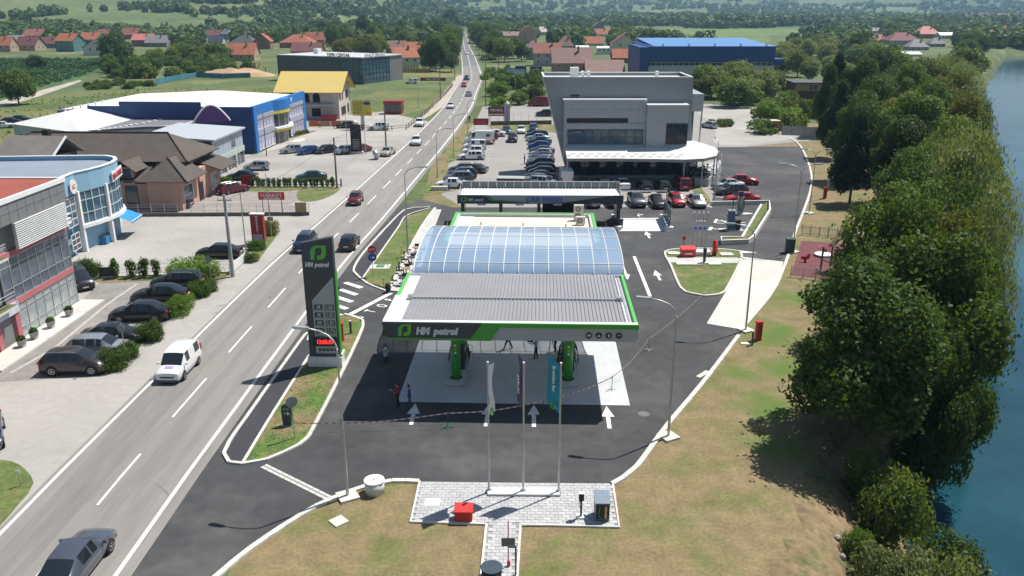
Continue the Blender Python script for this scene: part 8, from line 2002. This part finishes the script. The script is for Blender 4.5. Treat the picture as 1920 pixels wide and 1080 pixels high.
fieldsP=[gp([(1130,60),(1560,50),(1600,56),(1450,68),(1440,80),(1290,80),(1128,74)])]
meadows=[[( -200,-60),(250,-60),(300,6),(215,21),(120,24),(0,33),(-200,33)],[(250,41),(330,34),(480,32),(560,37),(480,47),(300,50)],[(560,36),(720,30),(740,40),(560,46)],[(600,0),(740,4),(730,16),(640,14)],[(870,4),(960,2),(950,20),(880,22)],[(1180,20),(1330,16),(1330,24),(1190,27)],[(1480,0),(1620,2),(1600,14),(1500,12)],[(400,10),(520,6),(520,16),(420,18)],[(20,48),(110,44),(110,52),(20,54)]]
class _V:
    def __init__(s,x,y): s.x=x;s.y=y
mpoly=[[ _V(*p) for p in m] for m in meadows]
k=0
while len(pts)<9000 and k<60000:
    k+=1
    y=560*math.exp(rs.random()*1.95); x=rs.uniform(-.70,.70)*y
    z=hz(x,y); t=x/y
    if x>shore(y)-12 and y<760: continue
    u,v=pix_of(x,y,z)
    if v<-40: continue
    if any(inside((u,v),m) for m in mpoly) and rs.random()>.03: continue
    if any((x-a)**2+(y-b)**2<c*c for a,b,c in houses): continue
    if y<1300 and z<6 and hides_house(x,y,9,4): continue
    if y<1250 and abs(x-(-34-(y-612)*.062))<11: continue
    if any(inside((x,y),f) for f in fieldsP): continue
    dens=mnoise.noise((x/130,y/190,5.5))+.5*mnoise.noise((x/50,y/70,2))
    lim=-.16 if y<1500 else -.28
    if t<-.25 and y<640: lim=.25
    if dens<lim: continue
    pts.append((x,y,z-.5))
forest('far_woods',[p for p in pts if p[1]<1200],'dark green woods covering the foot of the hills',leafmat('leaf_woods',(.080,.130,.034),0,.25,.5,.11),(7,12),3,64,.30)
forest('far_woods',[p for p in pts if p[1]>=1200],'distant woods on the hazy hillsides',leafmat('leaf_woods2',(.085,.135,.040),0,.2,.5,.07),(10,17),4,34,.40)
# crops: rows of low plants give the near field its grain
rs=random.Random(4); cp_=gp([(-60,112),(190,112),(205,117),(160,141),(60,168),(-60,203)]); q=[]
while len(q)<3500:
    x,y=rs.uniform(-330,-90),rs.uniform(230,450)
    if inside((x,y),cp_): q.append((x,y,0))
forest('crop_plants',q,'leafy crop standing in the near field',leafmat('leaf_crop',(.05,.11,.035),0,.2,.3,.05),(.9,1.5),6,10,.5)
rs=random.Random(5); mp_=gp([(-100,300),(140,262),(420,232),(520,213),(560,165),(250,170),(60,187),(-100,230)]); q=[]
while len(q)<700:
    x,y=rs.uniform(-200,-45),rs.uniform(120,290)
    if inside((x,y),mp_) and mnoise.noise((x*.05,y*.05,9))>-.1: q.append((x,y,0))
forest('meadow_weeds',q,'tall dry weeds in the meadow',leafmat('leaf_weed',(.20,.20,.07),0,.25,.3,.05),(.3,.7),7,8,.5)
# ------------------------------------------------------------------ people
def person(P,face,pose,shirt,trouser,label,sc=1.0,prop=None,hairm=None):
    """one skinned body: joints placed for the pose, clothes by region"""
    v=[];e=[];r=[];reg=[]
    def add(p,rad,par,g):
        v.append(Vector(p)); r.append(rad); reg.append(g)
        if par is not None: e.append((par,len(v)-1))
        return len(v)-1
    lean=.0; st=pose.get('stride',.1); sit=pose.get('sit',False); arm=pose.get('arm',0); 
    hipz=.92 if not sit else .50
    pel=add((0,0,hipz),.135,None,'t'); sp=add((.02,0,hipz+.22),.125,pel,'s'); ch=add((.03,0,hipz+.42),.15,sp,'s'); nk=add((.03,0,hipz+.57),.06,ch,'k'); hd=add((.05,0,hipz+.68),.095,nk,'k'); tp=add((.05,0,hipz+.80),.08,hd,'h')
    for s in (-1,1):
        sh=add((.02,s*.2,hipz+.46),.07,ch,'s')
        a=arm if s>0 else pose.get('arm2',0)
        el=add((.02+.26*math.sin(a),s*.25,hipz+.46-.28*math.cos(a)),.05,sh,'s'); b=a*1.3+.25
        wr=add((.02+.26*math.sin(a)+.25*math.sin(b),s*.24,hipz+.46-.28*math.cos(a)-.25*math.cos(b)),.036,el,'k')
        add((.03+.26*math.sin(a)+.34*math.sin(b),s*.235,hipz+.46-.28*math.cos(a)-.33*math.cos(b)),.04,wr,'k')
        hp=add((0,s*.09,hipz-.06),.10,pel,'t')
        if sit: kn=add((.44,s*.1,.50),.075,hp,'t'); an=add((.46,s*.1,.1),.05,kn,'t')
        else: kn=add((st*s*.6+.03,s*.1,.48),.075,hp,'t'); an=add((st*s*1.1-.02,s*.1,.09),.05,kn,'t')
        add((v[an].x+.14,s*.11,.045),.045,an,'f')
    me=bpy.data.meshes.new('body'); me.from_pydata(v,e,[])
    o=bpy.data.objects.new('person_tmp',me); COL.objects.link(o)
    o.modifiers.new('skin','SKIN'); sm=o.modifiers.new('sub','SUBSURF'); sm.levels=1; sm.render_levels=1
    for i,d in enumerate(me.skin_vertices[0].data): d.radius=(r[i],r[i]*.95); d.use_root=(i==0)
    dg=bpy.context.evaluated_depsgraph_get(); nm=bpy.data.meshes.new_from_object(o.evaluated_get(dg)); bpy.data.objects.remove(o)
    mats={'s':shirt,'t':trouser,'k':skin,'h':hairm or hair,'f':black}; order='stkhf'; nm.materials.clear()
    for c in order: nm.materials.append(mats[c])
    for p in nm.polygons:
        c=p.center; best=min(range(len(v)),key=lambda i:(c-v[i]).length-r[i]*.6); p.material_index=order.index(reg[best]); p.use_smooth=True
    nm.name='body'
    t=thing('person',label,'person',P,face,'people',scale=(sc,sc,sc)); put('body',nm,t)
    # face and hair
    fx,fz=.05,hipz+.69
    MB().ball((fx-.015,0,fz+.05),.105,10,6).build('hair',hairm or hair,t,True); MB().add([(fx+.10,-.012,fz),(fx+.125,0,fz-.02),(fx+.10,.012,fz),(fx+.10,0,fz+.03)],[(0,1,3),(1,2,3)]).build('nose',skin,t)
    for s in (-1,1): MB().ball((fx+.085,s*.03,fz+.02),.012,6,4).build('eye',black,t); MB().ball((fx,s*.095,fz),.022,6,4).build('ear',skin,t)
    if prop=='camera':
        c=thing('video_camera','black video camera held by the man in the pale blue shirt','camera',P+Vector((math.cos(face)*.45*sc,math.sin(face)*.45*sc,1.42*sc)),face); MB().box(-.2,.2,-.08,.08,-.08,.1).build('body',black,c); MB().lathe([(.06,0),(.07,.14)],10,'z').build('lens',glass,c,loc=(.2,0,.0),rot=(0,math.pi/2,0)); MB().box(-.1,.12,-.02,.02,.1,.17).build('handle',black,c)
    return t
cl=lambda n,c: pm('cloth_'+n,c,.9,var=.1,vs=6)
bl_=cl('black',(.02,.02,.024)); jeans=cl('jeans',(.06,.10,.18))
Z6=Vector((0,0,.062))
person(G(953,656)+Z6,math.radians(175),{'stride':.28,'arm':.3},bl_,bl_,'person in black trousers striding under the canopy')
person(G(1005,675)+Z6,math.radians(160),{'stride':.08,'arm':1.2,'arm2':1.0},cl('paleblue',(.35,.48,.66)),bl_,'person in a pale blue shirt filming under the canopy',prop='camera')
person(G(1041,661)+Z6,math.radians(200),{'stride':.08,'arm':.8},bl_,bl_,'person in black standing with a tripod under the canopy')
person(G(1050,706)+Z6,math.radians(250),{'stride':.06,'arm':.5},cl('brown',(.16,.05,.04)),bl_,'person in dark red shirt standing at the pump by the right column')
person(G(747,764)+Vector((0,0,.024)),math.radians(200),{'stride':.07,'arm':1.3,'arm2':.2},cl('red',(.35,.04,.05)),bl_,'person in a red shirt raising a hand left of the pad',sc=1.03)
person(G(769,765)+Vector((0,0,.024)),math.radians(185),{'stride':.06,'arm':.2},cl('royal',(.05,.06,.34)),jeans,'person in a royal blue top and jeans beside the red shirt',sc=.95)
person(G(983,308),math.radians(10),{'stride':.07,'arm':.5},cl('royal2',(.04,.07,.30)),cl('navy',(.03,.05,.13)),'person in blue work clothes beside the dealer cars')
person(G(880,230),math.radians(260),{'stride':.2,'arm':.4},bl_,bl_,'pedestrian in dark clothes walking at the roadside')
p=G(766,497)+Vector((-.45,.1,.11)); person(p,0.1,{'sit':True,'arm':.7},cl('rose',(.55,.33,.28)),bl_,'person in a pink top seated at a terrace table')
p=G(757,518)+Vector((-.45,.1,.11)); person(p,0.1,{'sit':True,'arm':.6},bl_,bl_,'person in black seated at a terrace table')
t=thing('camera_tripod','thin camera tripod beside the person in black','tripod',G(1033,663)+Z6)
for a in (0,2.1,4.2): MB().tube([(0,0,1.25),(.35*math.cos(a),.35*math.sin(a),0)],.018,5).build('leg',black,t)
MB().box(-.1,.1,-.06,.06,1.25,1.45).build('head',black,t)

# ------------------------------------------------------------------ air: thin haze over the whole valley
hm=bpy.data.materials.new('valley_haze'); hm.use_nodes=True; nt=hm.node_tree
for n in list(nt.nodes): nt.nodes.remove(n)
ou=nt.nodes.new('ShaderNodeOutputMaterial'); pv=nt.nodes.new('ShaderNodeVolumePrincipled'); pv.inputs['Color'].default_value=(.42,.68,1.0,1); pv.inputs['Density'].default_value=.00015; pv.inputs['Anisotropy'].default_value=.1
nt.links.new(pv.outputs[0],ou.inputs['Volume'])
MB().box(-4600,4600,-160,4500,-9,405).build('haze',hm,kind='stuff',label='thin bluish haze over the valley')
